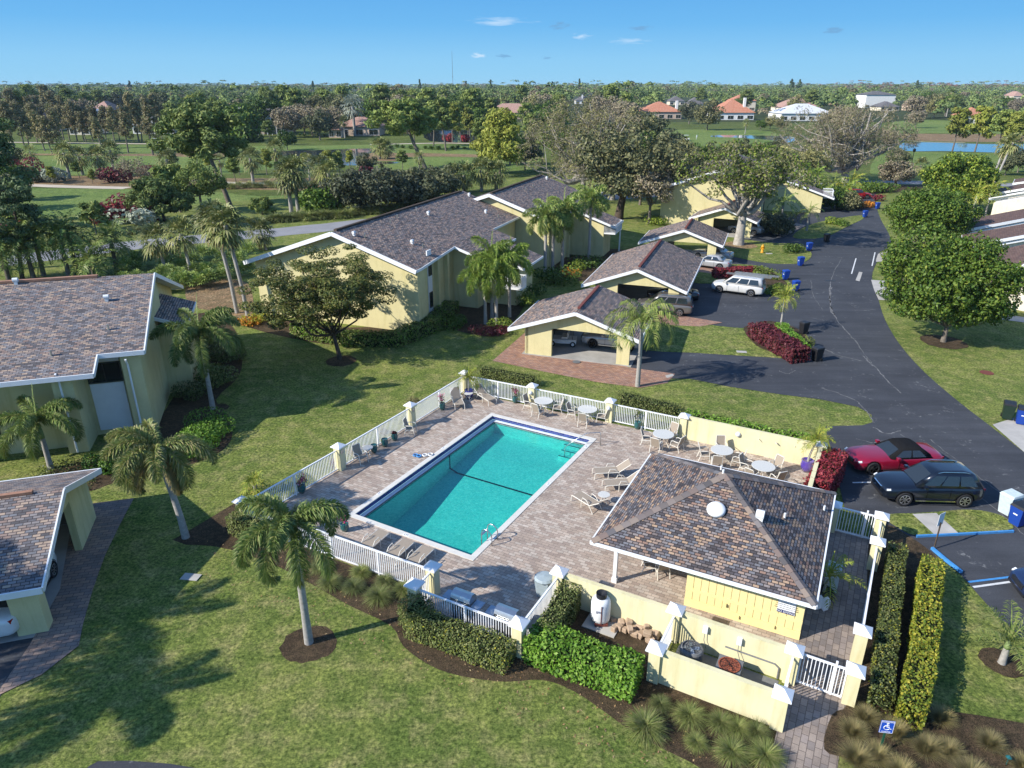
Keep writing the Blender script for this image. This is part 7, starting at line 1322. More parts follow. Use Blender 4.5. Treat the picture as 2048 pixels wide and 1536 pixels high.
for k, (u, v, lf) in enumerate(((1640, 386, 'ficus'), (1672, 384, 'yellow'), (1690, 388, 'ficus_y'), (1716, 384, 'ficus'), (1742, 384, 'ficus_y'), (1765, 384, 'ficus'), (1600, 392, 'ficus'), (1650, 400, 'ficus'))): bush('round_shrub', ['dark shrub left of the red pickup', 'yellow shrub before the red pickup', 'green yellow shrub over the red pickup', 'dark shrub behind the red pickup roof', 'olive shrub right of the red pickup', 'dark shrub right end of the pickup bed', 'dark shrub left end of the back road bed', 'dark shrub in front of the red pickup'][k], (u, v), 6, 2.0, lf, .28, 500, 50 + k)
for k, u in enumerate((1718, 1726, 1738)): bush('flower_bush', ['orange flower clump left of three at the end of the lane', 'orange flower clump in the middle at the end of the lane', 'orange flower clump right of three at the end of the lane'][k], (u, 416 - k), 1.9, 1.0, 'orange', .2, 260, 60 + k, z0=.03)
# ornamental grasses
tl = [(660, 1172, .62, 'left end of the near left fence'), (708, 1180, .60, 'second from left by the near left fence'), (722, 1150, .5, 'third from left, at the fence foot'), (758, 1200, .65, 'fourth, nearest the lawn by the fence'), (770, 1168, .55, 'fifth, at the fence foot'), (806, 1185, .55, 'right end of the near left fence'), (640, 1140, .55, 'under the big foxtail palm'),
      (1320, 1415, .5, 'behind the first, at the front wall'), (1290, 1462, .70, 'nearest the bright hedge'), (1378, 1440, .66, 'middle of the front wall bed'), (1440, 1452, .55, 'by the wall, right part of the front bed'), (1392, 1490, .42, 'small one at the lawn side of the front bed'), (1475, 1462, .55, 'by the wall near the walk'), (1462, 1512, .70, 'lowest in the front bed'), (1530, 1520, .7, 'beside the paved walk'), (1512, 1470, .5, 'at the corner pillar of the front wall')]
for k, (u, v, h_, lb) in enumerate(tl): tuft('green arching grass clump, ' + lb, (u, v), .6, h_, 'grassy', 900, k, w=.006)
sc_ = [(1705, 1470), (1790, 1470), (1712, 1525), (1752, 1520), (1880, 1442), (1852, 1505), (1893, 1508), (1978, 1492), (1940, 1560), (2045, 1540), (1990, 1580), (1800, 1555), (1730, 1440)]
for k, (u, v) in enumerate(sc_): tuft('dry tan grass clump in the bed round the handicapped sign, %s' % ['behind its left', 'behind its right', 'lower left of it', 'at its post', 'far right row', 'right of it', 'second right of it', 'fourth right of it', 'bottom right', 'right edge', 'bottom edge right', 'bottom edge near it', 'at the gate pillar'][k], (u, v), .5, .50 + .04 * (k % 3), 'dry', 1500, k, w=.004, arch=.30, z0=.03, group='dry grass clumps round the handicapped sign')
o = M['black']; lampo = thing('garden_light', 'small tarnished garden light stake at the lower right', 'garden light', (*G(2012, 1530), .03)); MB().tube([(0, 0, 0), (0, 0, .3)], .015, 5).lathe([(.001, .38), (.09, .30), (.001, .3)], n=8).build('stake', M['teal'], lampo)
for k, (u, v) in enumerate(((760, 872), (718, 905), (706, 915), (670, 935), (826, 808))): bush('low_plant', 'brownish low plant outside the left fence, %s' % ['third along', 'second along', 'near the second', 'nearest the first pillar', 'by the far pillar'][k], (u, v - 4), .8, .4, 'maroon' if k % 2 else 'dry', .06, 260, 70 + k, cat='plant', group='low plants outside the left fence')
# ================================================================ trees near
tree('umbrella_tree', 'umbrella shaped olive green tree before the yellow gable wall', 'tree', (680, 718), HG((680, 718), 515), (5.1, 4.2, 2.5), 'olive', 'bark_dark', 190, 230, .10, (.55, .95), .16, .24, seed=12, flat=.42, low=-.85, hollow=.0, nl=16, updown=1.1, aspect=1.9, lean=(-1.0, .6))
tree('oak_tree', 'forked oak with pale trunk in front of the far carport', 'tree', (1477, 490), HG((1477, 490), 282), (9.3, 7.5, 3.9), 'oak', 'bark_pale', 125, 80, .22, (.7, 1.4), .60, .30, lean=(.3, 0), seed=21, flat=.6, low=-.55, hollow=.1, nl=22, second=('ficus_y', .42))
tree('oak_tree', 'dense dark oak right of the condo wing roof', 'tree', (1237, 438), HG((1237, 438), 240), (8.6, 7.5, 5.5), 'oak', 'bark_dark', 120, 95, .32, (1.0, 1.9), .62, .26, lean=(1.5, 0), seed=22, flat=.8, low=-.7, hollow=.2, nl=16, second=('oak_dark', .45))
tree('oak_tree', 'huge brownish spreading tree behind the condo wing', 'tree', (1168, 402), HG((1168, 402), 195), (10.3, 8, 7.0), 'bare', 'bark_pale', 200, 80, .10, aspect=6, cr=(1.0, 1.9), trunk_r=.55, forkz=.22, lean=(-1.0, 0), seed=23, flat=.8, low=-.75, hollow=.15, nl=34, second=('oak', .55))
tree('bare_tree', 'tall grey nearly leafless tree right of the brownish spreading one', 'tree', (1225, 400), HG((1225, 400), 195), (5, 5, 6.0), 'bare', 'bark_pale', 70, 60, .09, aspect=6, cr=(.8, 1.5), trunk_r=.4, forkz=.25, seed=24, flat=.9, low=-.6, nl=18)
tree('bare_tree', 'wide grey nearly leafless tree with bent pale limbs by the back road', 'tree', (1690, 365), HG((1690, 365), 208), (14.0, 10, 6.3), 'bare', 'bark_pale', 210, 75, .12, aspect=6, cr=(1.1, 2.0), trunk_r=.9, forkz=.16, lean=(-1, 0), seed=25, flat=.75, low=-.7, hollow=.15, nl=44, second=('oak', .35))
for k, (u, v, tp, w) in enumerate(((1330, 438, 330, 3.5), (1298, 448, 345, 3.0), (1358, 400, 300, 4.5), (1280, 410, 320, 4), (1560, 385, 300, 5), (1600, 380, 290, 5), (1790, 372, 320, 3.5))): tree('small_oak', ['slim pale trunked tree left of the far yellow building', 'slim tree in front of the dense dark oak', 'dark crowned tree left of the forked oak', 'dark tree between the big oak and the road', 'round tree behind the far building roof, left', 'round tree behind the far building roof, right', 'small grey tree at the road before the right pond'][k], 'tree', (u, v), HG((u, v), tp), (w, w * .9, w * .75), ['oak', 'bare', 'oak_dark', 'oak_dark', 'oak', 'oak', 'bare'][k], 'bark', 45, 80, .26, (.8, 1.4), .22, .35, seed=26 + k, flat=.8)
tree('round_tree', 'dense bright green round tree nearest on the right hand lawn', 'tree', (1886, 684), HG((1886, 684), 482), (4.3, 4.3, 3.35), 'ficus', 'bark', 210, 180, .17, (.7, 1.05), .2, .16, seed=31, flat=.85, low=-.78, hollow=.45, nl=8, aspect=1.5, second=('ficus_y', .25))
tree('round_tree', 'dense dark green round tree in the middle of the right hand row', 'tree', (1845, 512), HG((1845, 512), 376), (4.5, 4.5, 2.9), 'ficus', 'bark', 170, 150, .20, (.8, 1.2), .2, .14, seed=32, flat=.85, low=-.8, hollow=.45, nl=8, aspect=1.5, second=('ficus_y', .12))
tree('round_tree', 'yellow green round tree farthest back in the right hand row', 'tree', (1905, 425), HG((1905, 425), 308), (5.4, 5.2, 3.6), 'ficus_y', 'bark', 150, 130, .27, (.9, 1.5), .25, .14, seed=33, flat=.85, low=-.8, hollow=.4, nl=8, second=('ficus', .4))
for k, (b_, t_, lf) in enumerate((((1942, 440), 385, 'areca'), ((1968, 438), 380, 'areca'), ((1955, 420), 372, 'queen'), ((1700, 395), 362, 'areca'), ((1608, 395), 355, 'royal'))): palm_px('roadside_palm', ['yellow green palm left of two beside the round trees', 'yellow green palm right of two beside the round trees', 'palm behind the yellow green pair', 'palm rising behind the red pickup', 'palm behind the far building roof'][k], b_, t_, nf=13, L_=2.9, ll=.8, seed=80 + k, plumose=False, leaf=lf, droop=1.9, nl=12, w=.09, shaft=.4, tr=.17)
sabal('tall_fan_palm', 'tall fan palm left of the twin pale trunks at right', G(1983, 366), HG((1983, 366), 292), 51, 34, 1.3, 1.3, .22, group='twin tall fan palms at right', lean=(1.0, 0)); sabal('tall_fan_palm', 'tall fan palm right of the twin pale trunks at right', G(1990, 368), HG((1990, 368), 285), 52, 34, 1.3, 1.3, .22, group='twin tall fan palms at right', lean=(1.6, 0))
sabal('fan_palm', 'short fan palm beside the street lamp', G(1838, 349), HG((1838, 349), 330), 53, 26, 1.2, 1.2, .25)
# fan and date palms behind the left building
S1 = [((497, 636), 452, 'tall fan palm with pale trunk, right of the near pair'), ((475, 626), 444, 'tall fan palm with pale trunk, left of the near pair'), ((385, 560), 468, 'fan palm leaning above the saw palmettos'), ((334, 554), 480, 'shorter fan palm above the saw palmettos'), ((532, 500), 466, 'small fan palm behind the tall pair')]
for k, (b_, t_, lb) in enumerate(S1): h_ = HG(b_, t_); sabal('fan_palm', lb, G(*b_), h_, 60 + k, 46 if k < 2 else 36, 1.2, 1.15, .17, group=None, skirt=12 if k < 2 else 5, lean=(-.9 if k < 2 else -.5, .3))
S2 = [((235, 545), 478, 'date palm with short stout trunk left of the fan palms'), ((155, 548), 465, 'date palm in the middle of the left row'), ((138, 552), 472, 'date palm left of the middle one'), ((88, 552), 452, 'taller date palm at the left'), ((67, 556), 486, 'short date palm at the left'), ((18, 560), 500, 'date palm by the left edge'), ((-15, 565), 470, 'date palm cut by the left edge'), ((190, 560), 520, 'low date palm between the rows')]
for k, (b_, t_, lb) in enumerate(S2): feather_palm('date_palm', lb, G(*b_), HG(b_, t_), nf=28, L_=3.5, ll=.75, seed=90 + k, plumose=False, leaf='foxtail', droop=1.9, nl=18, w=.075, shaft=.05, tr=.22, e0=1.4, e1=-.6, trunkm='bark', spear=False)
# saw palmetto patch: one plant built, the rest are copies
rgp = random.Random(5); pm0 = sabal('saw_palmetto', 'low saw palmetto in the patch behind the left building', (0, 0), .5, 7, 22, .7, .62, .06, skirt=0, seg=9, leaf='palmetto', trunk=False, cat='palmetto', group='saw palmettos behind the left building')
spots = []
while len(spots) < 62:
    u, v = rgp.uniform(250, 505), rgp.uniform(515, 592)
    if v > 592 - (u - 250) * .05 or (u > 400 and v > 585 - (u - 400) * .35) or v < 506 + (u - 250) * .02: continue
    if all((u - a) ** 2 + ((v - b) * 2) ** 2 > 90 for a, b in spots): spots.append((u, v))
for k, s_ in enumerate(spots):
    if k == 0: pm0.location = (*G(*s_), 0)
    else: dup(pm0, G(*s_), rgp.uniform(0, 6), None, None, rgp.uniform(.8, 1.35))

for k, (x, y, h_) in enumerate(((-24.5, 13.6, 7.5), (-27.0, 17.0, 8.0))): feather_palm('shade_palm', ['palm beyond the left edge that shades the front lawn, nearer', 'palm beyond the left edge that shades the front lawn, farther'][k], (x, y), h_, nf=13, L_=3.4, ll=.6, seed=120 + k, droop=1.8, nl=30, w=.04, tr=.2)

for k, (b_, t_, lf) in enumerate((((1585, 400), 345, 'foxtail'), ((1625, 398), 350, 'royal'), ((1662, 405), 368, 'queen'), ((1690, 410), 378, 'royal'), ((1560, 455), 405, 'foxtail'))): palm_px('roadside_palm', ['palm left of the far wing roof', 'palm over the far wing roof', 'palm right of the far balcony', 'low palm beside the red pickup', 'palm at the wall between the far carport and the far wing'][k], b_, t_, nf=14, L_=3.0, ll=.8, seed=140 + k, plumose=False, leaf=lf, droop=2.0, nl=12, w=.09, shaft=.4, tr=.18)
for k, (u, v, tp, w, lf) in enumerate(((1672, 418, 378, 2.6, 'ficus'), (1700, 420, 388, 2.2, 'oak'), (1548, 470, 425, 2.4, 'oak_dark'), (1430, 400, 330, 5, 'oak_dark'))): tree('small_tree', ['small leafy tree by the far balcony', 'small greyish tree left of the orange flowers', 'small dark tree by the far carport', 'dark tree behind the far building ridge'][k], 'tree', (u, v), HG((u, v), tp), (w, w * .9, w * .7), lf, 'bark', 34, 90, .22, (.7, 1.1), .14, .3, seed=150 + k, flat=.8)
for k, u in enumerate((1700, 1712, 1752)): bush('flower_bush', ['red shrub left of the red pickup front', 'red shrub in front of the red pickup', 'red shrub right of the red pickup'][k], (u, 404 - k), 2.2, 1.3, 'red', .2, 260, 160 + k, z0=.03)
# leaves and debris lying on the beds and lawn edges
rg_ = np.random.default_rng(66); Pl = []
for _ in range(1500):
    u, v = rg_.uniform(380, 1500), rg_.uniform(1080, 1530)
    d_ = abs(v - (1100 + (u - 400) * .42)); 
    if d_ < 70: Pl.append((*G(u, v), .018))
Pl = np.array(Pl); Vd, Fd = quads(Pl, unit(np.array([0, 0, 1.]) + rg_.normal(size=Pl.shape) * .25), .05, rg_, 1.7); o = link('fallen_leaves', np_mesh('fallen_leaves', Vd, Fd, m_leaf('fallen_leaf', [(.22, .12, .05), (.30, .18, .08), (.35, .26, .14), (.18, .10, .06)], .8, .1, 0, 0))); tag(o, 'fallen brown leaves scattered along the mulch border', 'leaves', None, 'stuff')
# ================================================================ golf course trees and the woods
def P_(u, v): return G(u, v)
pine('slash_pine', 'big dark pine cut by the left edge of the photo', 'tree', P_(10, 540), HG((10, 540), 232), 5.6, 1, 'pine_d', 40, 240, .20, (.8, 1.6), (1.5, 0), None, .35, .30, 'bark_dark', .5)
pine('slash_pine', 'dark drooping pine limb mass at the left edge, lower one', 'tree', P_(45, 560), HG((45, 560), 365), 3.4, 11, 'pine_d', 26, 220, .16, (.5, 1.1), (1.2, 0), None, .22, .35, 'bark_dark', .5)
pine('slash_pine', 'tall leaning pine above the near fairway, wide bright crown', 'tree', P_(461, 412), HG((461, 412), 208), 8.5, 2, 'pine', 34, 260, .30, (1.2, 2.1), (-3.5, 0), None, .42, .5, 'bark', .6)
pine('slash_pine', 'tall bent pine over the pond in the middle', 'tree', P_(852, 338), HG((852, 338), 200), 9, 3, 'pine', 30, 220, .38, (1.4, 2.4), (-6, 0), None, .5, .55, 'bark', .55)
pine('slash_pine', 'yellow green pine left of the brownish spreading tree', 'tree', P_(1000, 348), HG((1000, 348), 222), 7, 4, 'pine_y', 34, 240, .34, (1.4, 2.4), (0, 0), None, .3, .15, 'bark', .7)
pine('slash_pine', 'round young pine at the near fairway edge', 'tree', P_(331, 442), HG((331, 442), 360), 4.8, 5, 'pine', 28, 220, .24, (.9, 1.5), (-1.2, 0), None, .22, .25, 'bark_dark', .6)
pine('slash_pine', 'slim pine with bare lower trunk at the near fairway', 'tree', P_(362, 425), HG((362, 425), 330), 3.2, 6, 'pine', 14, 90, .4, (.8, 1.4), (-1, 0), None, .18, .5)
pine('slash_pine', 'small pine behind the maroon and silver shrubs', 'tree', P_(193, 468), HG((193, 468), 405), 2.2, 7, 'pine', 14, 70, .3, (.5, .9), (0, 0), None, .12, .3); pine('slash_pine', 'small pine right of the tall leaning pine', 'tree', P_(525, 430), HG((525, 430), 395), 2.2, 8, 'pine', 14, 70, .3, (.5, .9), (0, 0), None, .12, .2)
tree('lawn_tree', 'open crowned tree with forked pale trunk at the near fairway', 'tree', (405, 425), HG((405, 425), 325), (4.4, 4, 3.2), 'pine', 'bark', 40, 180, .22, (.8, 1.4), .22, .35, seed=41)
tree('lawn_tree', 'bright green dense tree left of the dark roofed house', 'tree', (487, 282), HG((487, 282), 215), (8, 7, 6.5), 'ficus', 'bark_dark', 70, 90, .8, (2, 3), .4, .15, seed=42, low=-.8, second=('ficus_y', .3))
for k, (b, t_, lb) in enumerate((((140, 357), 305, 'fan palm on the straw bed, first from the left'), ((166, 350), 313, 'fan palm on the straw bed, second from the left'), ((203, 353), 313, 'fan palm on the straw bed, third from the left'), ((228, 342), 300, 'fan palm on the straw bed, fourth from the left'), ((338, 348), 318, 'fan palm left of the tall leaning pine'), ((507, 368), 316, 'fan palm right of the tall leaning pine'), ((555, 342), 297, 'fan palm at the pond, darkest crown'), ((583, 424), 352, 'fan palm with hanging dead leaves, left of pair'), ((597, 424), 340, 'fan palm with hanging dead leaves, right of pair'), ((643, 376), 334, 'fan palm behind the round fairway bush'), ((929, 384), 350, 'fan palm behind the centre roof, left of three'), ((963, 383), 340, 'fan palm behind the centre roof, middle of three'), ((992, 382), 345, 'fan palm behind the centre roof, right of three'), ((905, 388), 352, 'fan palm left of the three behind the centre roof'), ((660, 380), 345, 'fan palm left of the dark oaks'), ((760, 318), 292, 'fan palm on the sand bank of the pond'), ((772, 318), 296, 'second fan palm on the sand bank of the pond'))):
    sabal('fan_palm', lb, P_(*b), HG(b, t_), 200 + k, 40, 1.7, 1.7, .3, skirt=14 if 'dead' in lb else 6, seg=9, leaf='sabal')
o = sabal('bluish_palm', 'bluish silver fan palm beside the arched porch house', P_(710, 272), HG((710, 272), 213), 230, 30, 3.2, 3.2, .55, skirt=0, seg=8, leaf='silver')
for k, (u, v, tp, w, lf, lb) in enumerate(((722, 424, 350, 6, 'oak_dark', 'dark oak mass behind the centre building, leftmost'), (758, 418, 342, 6.5, 'oak_dark', 'dark oak behind the centre building, second'), (795, 412, 338, 6.5, 'oak_dark', 'dark oak behind the centre building, third'), (835, 404, 335, 6, 'oak_dark', 'dark oak behind the centre building, fourth'), (868, 396, 340, 5, 'oak_dark', 'dark oak behind the centre building, rightmost'), (645, 425, 382, 3.2, 'ficus', 'round dark bush tree on the near fairway edge'))): tree('dark_oak', lb, 'tree', (u, v), HG((u, v), tp), (w, w * .8, HG((u, v), tp) * .42), lf, 'bark', 60, 95, .36, (1.0, 1.8), .3, .2, seed=240 + k, low=-.9, hollow=.2)
for k, (u, v, w, h, lf, lb) in enumerate(((215, 448, 4.5, 3.2, 'red', 'maroon shrub left of the silver one at the near fairway'), (243, 440, 5, 4.0, 'maroon', 'tallest maroon shrub behind the silver one'), (272, 452, 6, 2.8, 'silver', 'silver grey shrub among the maroon ones'), (300, 444, 4.5, 3.4, 'maroon', 'maroon shrub right of the silver one'), (228, 366, 6.5, 3.6, 'maroon', 'maroon shrub on the straw bed'), (78, 364, 5, 2.6, 'oak_dark', 'dark green shrub left on the straw bed'), (115, 364, 5, 3.2, 'silver', 'bluish shrub right of the dark one on the straw bed'), (40, 362, 9, 5, 'maroon', 'large maroon shrub under the left pine'), (291, 352, 4.5, 2.5, 'maroon', 'low maroon shrub right end of the straw bed'), (20, 470, 5, 2, 'flower', 'pink flowered shrub at the left edge'), (400, 450, 4, 1.6, 'sabal', 'grassy shrub by the near fairway edge'), (737, 354, 4, 2.4, 'maroon', 'maroon shrub above the dark oaks'), (898, 284, 4, 3, 'red', 'red shrub left at the pond fence'), (930, 284, 4, 3, 'red', 'red shrub right at the pond fence'))): bush('golf_shrub', lb, (u, v), w, h, lf, .4, 600, 300 + k)
tree('bare_tree', 'rounded grey leafless shrub tree on the straw bed', 'tree', (266, 362), HG((266, 362), 315), (4.6, 4, 2.8), 'bare', 'bark', 45, 60, .2, (.8, 1.4), .14, .2, seed=45)
# grassy planting along the golf road
lbg = ['left of the centre roof ridge', 'right part of the road planting']
k = 0
for (u0, v0, u1, v1, n, lf, h_) in ((440, 452, 700, 432, 26, 'grassy', 1.7), (700, 432, 860, 412, 14, 'grassy', 1.6), (430, 376, 760, 370, 30, 'sabal', 1.6), (330, 380, 440, 378, 8, 'sabal', 1.5), (250, 470, 440, 458, 14, 'sabal', 1.3), (760, 296, 980, 300, 16, 'ficus', 1.8), (590, 272, 700, 270, 8, 'ficus', 1.4)):
    for i in range(n):
        f = (i + .5) / n; rr = random.Random(k * 100 + i); tuft('tufted planting in the row %s' % {0: 'along the golf road, left part', 1: 'along the golf road behind the centre roof', 2: 'beside the middle cart path', 3: 'left end beside the middle cart path', 4: 'behind the left palms', 5: 'beyond the pond', 6: 'before the screened house'}[k], (u0 + (u1 - u0) * f + rr.uniform(-3, 3), v0 + (v1 - v0) * f + rr.uniform(-3, 3)), 1.4, h_ * rr.uniform(.8, 1.2), lf, 260, i, 'grass clump', 'tufted planting rows on the golf course', w=.035, name='grass_clump')
    k += 1
# prototypes of the mid distance trees, copied as whole things
def proto_set():
    Z = []
    Z.append(pine('slash_pine', 'x', 'tree', (0, 0), 17, 4.8, 51, 'pine', 18, 110, .5, (1.3, 2.3), (1, 0), None, .3, .5)); Z.append(pine('slash_pine', 'x', 'tree', (0, 0), 15, 4.2, 52, 'pine', 17, 110, .5, (1.2, 2.2), (-1.5, 0), None, .28, .45)); Z.append(pine('slash_pine', 'x', 'tree', (0, 0), 14, 4.0, 53, 'pine_y', 16, 110, .5, (1.2, 2.1), (.5, 0), None, .26, .35))
    Z.append(pine('cypress', 'x', 'tree', (0, 0), 17, 3.0, 54, 'cypress', 22, 70, .38, (.9, 1.7), (.8, 0), None, .28, .35, 'bark', .8)); Z.append(pine('cypress', 'x', 'tree', (0, 0), 15, 2.6, 55, 'cypress', 20, 70, .38, (.8, 1.5), (-1.2, 0), None, .25, .3, 'bark', .8))
    for s, lf in ((56, 'ficus'), (57, 'oak'), (58, 'bare'), (59, 'oak_dark')): Z.append(tree('broad_tree', 'x', 'tree', (0, 0), 11, (5.5, 5.2, 4.4), lf, 'bark', 36, 90, .52, (1.4, 2.4), .3, .25, seed=s, low=-.7, pos=(0, 0)))
    Z.append(sabal('fan_palm', 'x', (0, 0), 8, 60, 26, 1.9, 1.9, .3, skirt=4, seg=8)); return Z
Z = proto_set(); used = set(); HOUSES = [(o_.location.x, o_.location.y, o_['label']) for o_ in bpy.data.objects if o_.name.startswith('house') and o_.parent is None]
LAND = [(520, 268, 'the dark roofed house with the screen cage'), (717, 272, 'the arched porch house'), (305, 268, 'the white roofed house at left'), (158, 270, 'the salmon roofed house'), (1020, 238, 'the tan tiled middle house'), (1323, 238, 'the orange roof left of the lone oak'), (1471, 240, 'the orange roof right of the lone oak'), (1610, 240, 'the white roofed villa'), (1760, 218, 'the modern white villa'), (1950, 248, 'the cream house behind the right pines'), (1850, 222, 'the long pinkish roof'), (2037, 210, 'the right edge of the woods'), (60, 262, 'the left edge of the woods'), (890, 265, 'the pond with the white fence')]
ADJ = ['tall green pine', 'leaning green pine', 'yellowish pine', 'brown needled cypress', 'slim brown cypress', 'bright leafy tree', 'greyish oak', 'leafless grey tree', 'dark oak', 'fan palm']
def place(i, u, v, s, rr):
    x, y = G(u, v); ld = min(LAND, key=lambda q: (q[0] - u) ** 2 + ((q[1] - v) * 4) ** 2); rel = ('left of ' if u < ld[0] - 25 else 'right of ' if u > ld[0] + 25 else ('in front of ' if v > ld[1] else 'behind ')); lab = ADJ[i] + ' ' + rel + ld[2]
    z = Z[i]
    if i not in used: used.add(i); z.location = (x, y, 0); z['label'] = lab; z['group'] = 'trees round the golf course'; z.scale = (s,) * 3; return
    dup(z, (x, y, 0), rr.uniform(0, 6.28), lab, 'trees round the golf course', s)
rr = random.Random(77)
for (u, v, tp) in ((90, 302, 215), (105, 309, 225), (118, 309, 222), (128, 280, 212), (140, 282, 215), (155, 283, 205), (168, 282, 212), (173, 284, 218), (186, 283, 222), (200, 285, 205), (204, 297, 228), (213, 286, 206), (230, 287, 216), (257, 306, 215), (278, 283, 190), (284, 283, 196), (306, 310, 200), (326, 286, 232), (240, 284, 222), (60, 300, 212), (75, 285, 208), (48, 290, 205), (30, 300, 205), (15, 290, 200), (300, 284, 228)): place(3 + rr.randrange(2), u, v, HG((u, v), tp) / 16, rr)
for (u, v, tp, i) in ((867, 292, 200, 0), (892, 302, 195, 1), (922, 279, 200, 0), (960, 305, 235, 1), (830, 300, 215, 0), (905, 285, 205, 2), (940, 280, 215, 2), (1378, 248, 205, 8), (1414, 260, 205, 6), (1490, 268, 243, 9), (473, 368, 315, 1), (534, 350, 298, 2), (661, 362, 300, 2), (683, 360, 302, 1), (107, 368, 332, 2), (186, 368, 338, 2), (160, 358, 322, 1), (1950, 302, 212, 2), (1990, 308, 218, 0), (2015, 312, 222, 2), (1905, 300, 215, 2), (2050, 310, 225, 0), (1830, 256, 222, 7), (1682, 262, 215, 7), (1700, 262, 218, 3), (1660, 258, 220, 7), (1560, 262, 235, 6), (1540, 258, 232, 6), (1520, 262, 240, 5), (590, 275, 225, 7), (625, 272, 218, 7), (640, 280, 222, 8), (575, 275, 215, 7), (610, 270, 210, 7), (690, 276, 240, 9), (660, 275, 215, 7), (300, 275, 240, 9), (790, 262, 200, 0), (815, 268, 198, 1), (750, 250, 195, 2), (450, 275, 200, 0), (440, 265, 195, 1), (400, 270, 205, 0), (380, 282, 218, 1), (350, 275, 205, 0), (2035, 345, 300, 8), (2010, 350, 312, 8), (2060, 340, 295, 8), (1960, 350, 318, 5), (1100, 290, 215, 5), (1060, 300, 225, 0), (1050, 270, 205, 0), (1090, 262, 205, 5), (1270, 300, 225, 6), (1300, 290, 228, 8), (1250, 275, 205, 7), (1210, 265, 195, 7), (1330, 330, 262, 8), (1240, 300, 235, 7), (1020, 330, 262, 5), (1050, 340, 270, 8), (1085, 325, 255, 0), (1120, 318, 250, 5), (1345, 340, 280, 8), (1370, 345, 285, 6), (1395, 340, 290, 5), (1420, 335, 288, 8), (1300, 330, 262, 0), (1270, 340, 268, 5), (1460, 320, 283, 6), (1490, 322, 280, 8), (1520, 330, 286, 5), (1550, 322, 280, 8), (1790, 345, 300, 8), (1775, 300, 262, 7), (700, 335, 300, 2), (735, 350, 308, 8), (805, 345, 300, 0), (840, 355, 312, 9), (420, 345, 300, 2), (445, 362, 318, 9), (480, 350, 305, 0), (560, 365, 322, 2), (620, 362, 318, 9), (610, 345, 305, 2), (70, 345, 300, 9), (25, 345, 290, 8), (350, 345, 300, 1), (395, 330, 290, 3), (30, 400, 330, 5), (5, 420, 340, 8), (380, 305, 240, 0), (420, 305, 262, 5), (540, 290, 240, 0), (575, 300, 262, 5)): place(i, u, v, HG((u, v), tp) / ([17, 15, 14, 17, 15, 11, 11, 11, 11, 8.5][i]), rr)
cnt = 0
while cnt < 210:
    u = rr.uniform(-10, 2060); v = 218 + rr.random() ** .8 * 52
    lim = 275 if u < 600 else (262 if u < 760 else (285 if u < 1000 else (262 if u < 1280 else (232 if u < 1790 else 238))))
    if v > lim: continue
    x, y = G(u, v); bad = False
    for hx, hy, _ in HOUSES:
        uu = 1024 + (hx / hy) * 1409 * 1.0
        if abs(u - uu) < 34 and y < hy + 14: bad = True
    if bad: continue
    i = rr.choice((0, 0, 1, 2, 5, 6, 7, 8, 8, 9, 5, 6, 0) if u > 350 else (0, 3, 4, 3, 8, 7, 1, 9)); place(i, u, v, rr.uniform(.75, 1.15) * (1.0 if i < 5 else 1.15), rr); cnt += 1
# the woods: beyond the houses nobody could count the trees
def wood(name, label, n, y0, y1, leaf, seed, per, tall, patch=None, keep=None):
    rg = np.random.default_rng(seed); y = (y0 ** 2 + (y1 ** 2 - y0 ** 2) * rg.random(n)) ** .5 if y1 < 1200 else np.exp(np.log(y0) + (np.log(y1) - np.log(y0)) * rg.random(n)); x = (rg.random(n) * 2 - 1) * (.80 * y + 20); s = np.maximum(1, y / 900)
    if patch: m = patch(x, y); x, y, s = x[m], y[m], s[m]
    ok = np.ones(len(x), bool)
    for hx, hy, _ in HOUSES: ok &= ~((np.abs(x - hx * y / hy) < 16 * y / hy) & (y < hy + 12) | ((np.abs(x - hx) < 15) & (np.abs(y - hy) < 16)))
    x, y, s = x[ok], y[ok], s[ok]; k = len(x); hgt = tall * rg.uniform(.6, 1.15, k) * (1 + .25 * (s > 2.2)) * np.where(rg.random(k) < .07, 1.42, 1) * (1 + .16 * np.sin(x * .013 + 1) * np.sin(x * .0041 + y * .002)); r = rg.uniform(2.4, 4.4, k) * np.minimum(s, 3.2); idx = np.repeat(np.arange(k), per); d = unit(rg.normal(size=(len(idx), 3))); d[:, 2] = np.abs(d[:, 2]) * 1.0 - .25
    P = np.stack([x[idx], y[idx], hgt[idx] - r[idx] * .55 / np.minimum(s[idx], 3)], 1) + d * (r[idx] * (.6 + .4 * rg.random(len(idx))))[:, None] * np.stack([np.ones(len(idx)), np.ones(len(idx)), .75 / np.minimum(s[idx], 3)], 1)
    # low skirt so that no bare floor shows between crowns
    nn = unit(d + rg.normal(size=d.shape) * .5 + [0, -.1, .3]); V, F = quads(P, nn, 1, rg, 1.3); sz = (r[idx] * .36)[:, None]; c_ = np.repeat(P, 4, 0); V = c_ + (V - c_) * np.repeat(sz, 4, 0) * np.array([1, 1, .8])
    me = np_mesh(name, V, F, L[leaf]); o_ = link(name, me); o_['label'] = label; o_['category'] = 'woods'; o_['kind'] = 'stuff'
L['w_green'] = m_leaf('wood_leaf_green', [(.035, .055, .02), (.055, .08, .028), (.08, .105, .038), (.10, .125, .045)], .8, .1, 0, 0, .045); L['w_brown'] = m_leaf('wood_leaf_brown', [(.07, .06, .04), (.10, .08, .055), (.085, .085, .05), (.12, .095, .07)], .8, .1, 0, 0, .045); L['w_yel'] = m_leaf('wood_leaf_light', [(.09, .12, .03), (.12, .15, .04), (.07, .10, .03)], .8, .1, 0, 0, .045); L['w_red'] = m_leaf('wood_leaf_russet', [(.13, .07, .055), (.16, .09, .07), (.10, .07, .05)], .8, .1, 0, 0, .045)
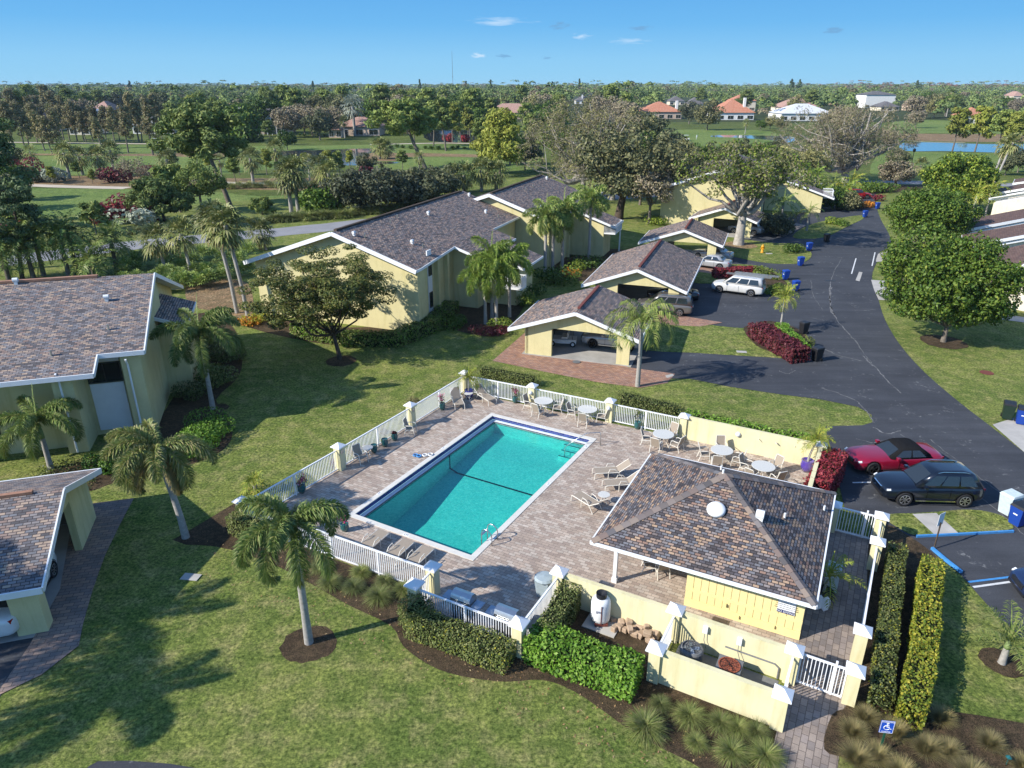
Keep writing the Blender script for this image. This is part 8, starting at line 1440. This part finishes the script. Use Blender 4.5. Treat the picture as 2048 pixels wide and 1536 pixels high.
wood('woods', 'green woods behind the houses', 5600, 400, 950, 'w_green', 1, 46, 12.5); wood('woods', 'greyish brown leafless trees mixed into the woods behind the houses', 1900, 400, 950, 'w_brown', 2, 46, 12, lambda x, y: (np.sin(x * .012 + 1) + np.sin(y * .02 + x * .004)) > -.2); wood('woods', 'light green trees mixed into the woods behind the houses', 900, 400, 950, 'w_yel', 3, 46, 12)
wood('woods', 'distant green woods reaching to the horizon', 9000, 900, 4200, 'w_green', 4, 22, 15); wood('woods', 'brownish patches in the distant woods', 1500, 900, 3600, 'w_brown', 5, 22, 14.5); wood('woods', 'russet cypress stand on the horizon at right', 1400, 1300, 2800, 'w_red', 6, 22, 17, lambda x, y: (x / y > .42) & (x / y < .66))
rg = np.random.default_rng(9)
for (u, tp, w) in ((1147, 151, 2), (1535, 152, 6), (1550, 153, 5), (985, 154, 3), (855, 153, 3), (940, 158, 3), (325, 157, 5), (660, 158, 5), (1765, 156, 6)):
    x, y = (u - 1024) / 1409 * 1150, 1150.; t = thing('tall_tree', 'tree standing above the horizon line %s' % {1147: 'like a narrow spire', 1535: 'as a dark broad clump, left half', 1550: 'as a dark broad clump, right half', 985: 'in the centre right, ragged top', 855: 'left of the mast, ragged top', 940: 'right of the mast', 325: 'at left', 660: 'left of centre', 1765: 'at right'}[u], 'tree', (x, y, 0), 0, 'trees above the horizon'); h_ = 19 + (167 - tp) / 1409 * 1150 * .62; cl = [(rg.uniform(-w, w) * .8 * (1 - q), 0, h_ * (.55 + .45 * q), (w if w < 3 else w * .6) * (1.15 - q)) for q in np.linspace(0, 1, 9)]
    V, F = clump_leaves(np.array(cl), 40, 1.6, rg, 1, .2); link('crown', np_mesh('crown', V, F, L['pine_d']), t); MB().tube([(0, 0, 0), (0, 0, h_ * .9)], [.5, .2], 5).build('trunk', M['bark_dark'], t)

# thin clear air between the yard and the horizon
hz = MB().box((0, 2400, 13), (8600, 4960, 30)).build('haze', bpy.data.materials.new('air')); hz['kind'] = 'stuff'; hz['label'] = 'thin blue air over the distant woods'; hz['category'] = 'haze'
am = hz.data.materials[0]; am.use_nodes = True; an = am.node_tree; an.nodes.remove(an.nodes['Principled BSDF']); pv = an.nodes.new('ShaderNodeVolumePrincipled'); pv.inputs['Color'].default_value = (.62, .80, 1, 1); pv.inputs['Density'].default_value = .00008; pv.inputs['Anisotropy'].default_value = 0; an.links.new(pv.outputs[0], an.nodes['Material Output'].inputs['Volume'])
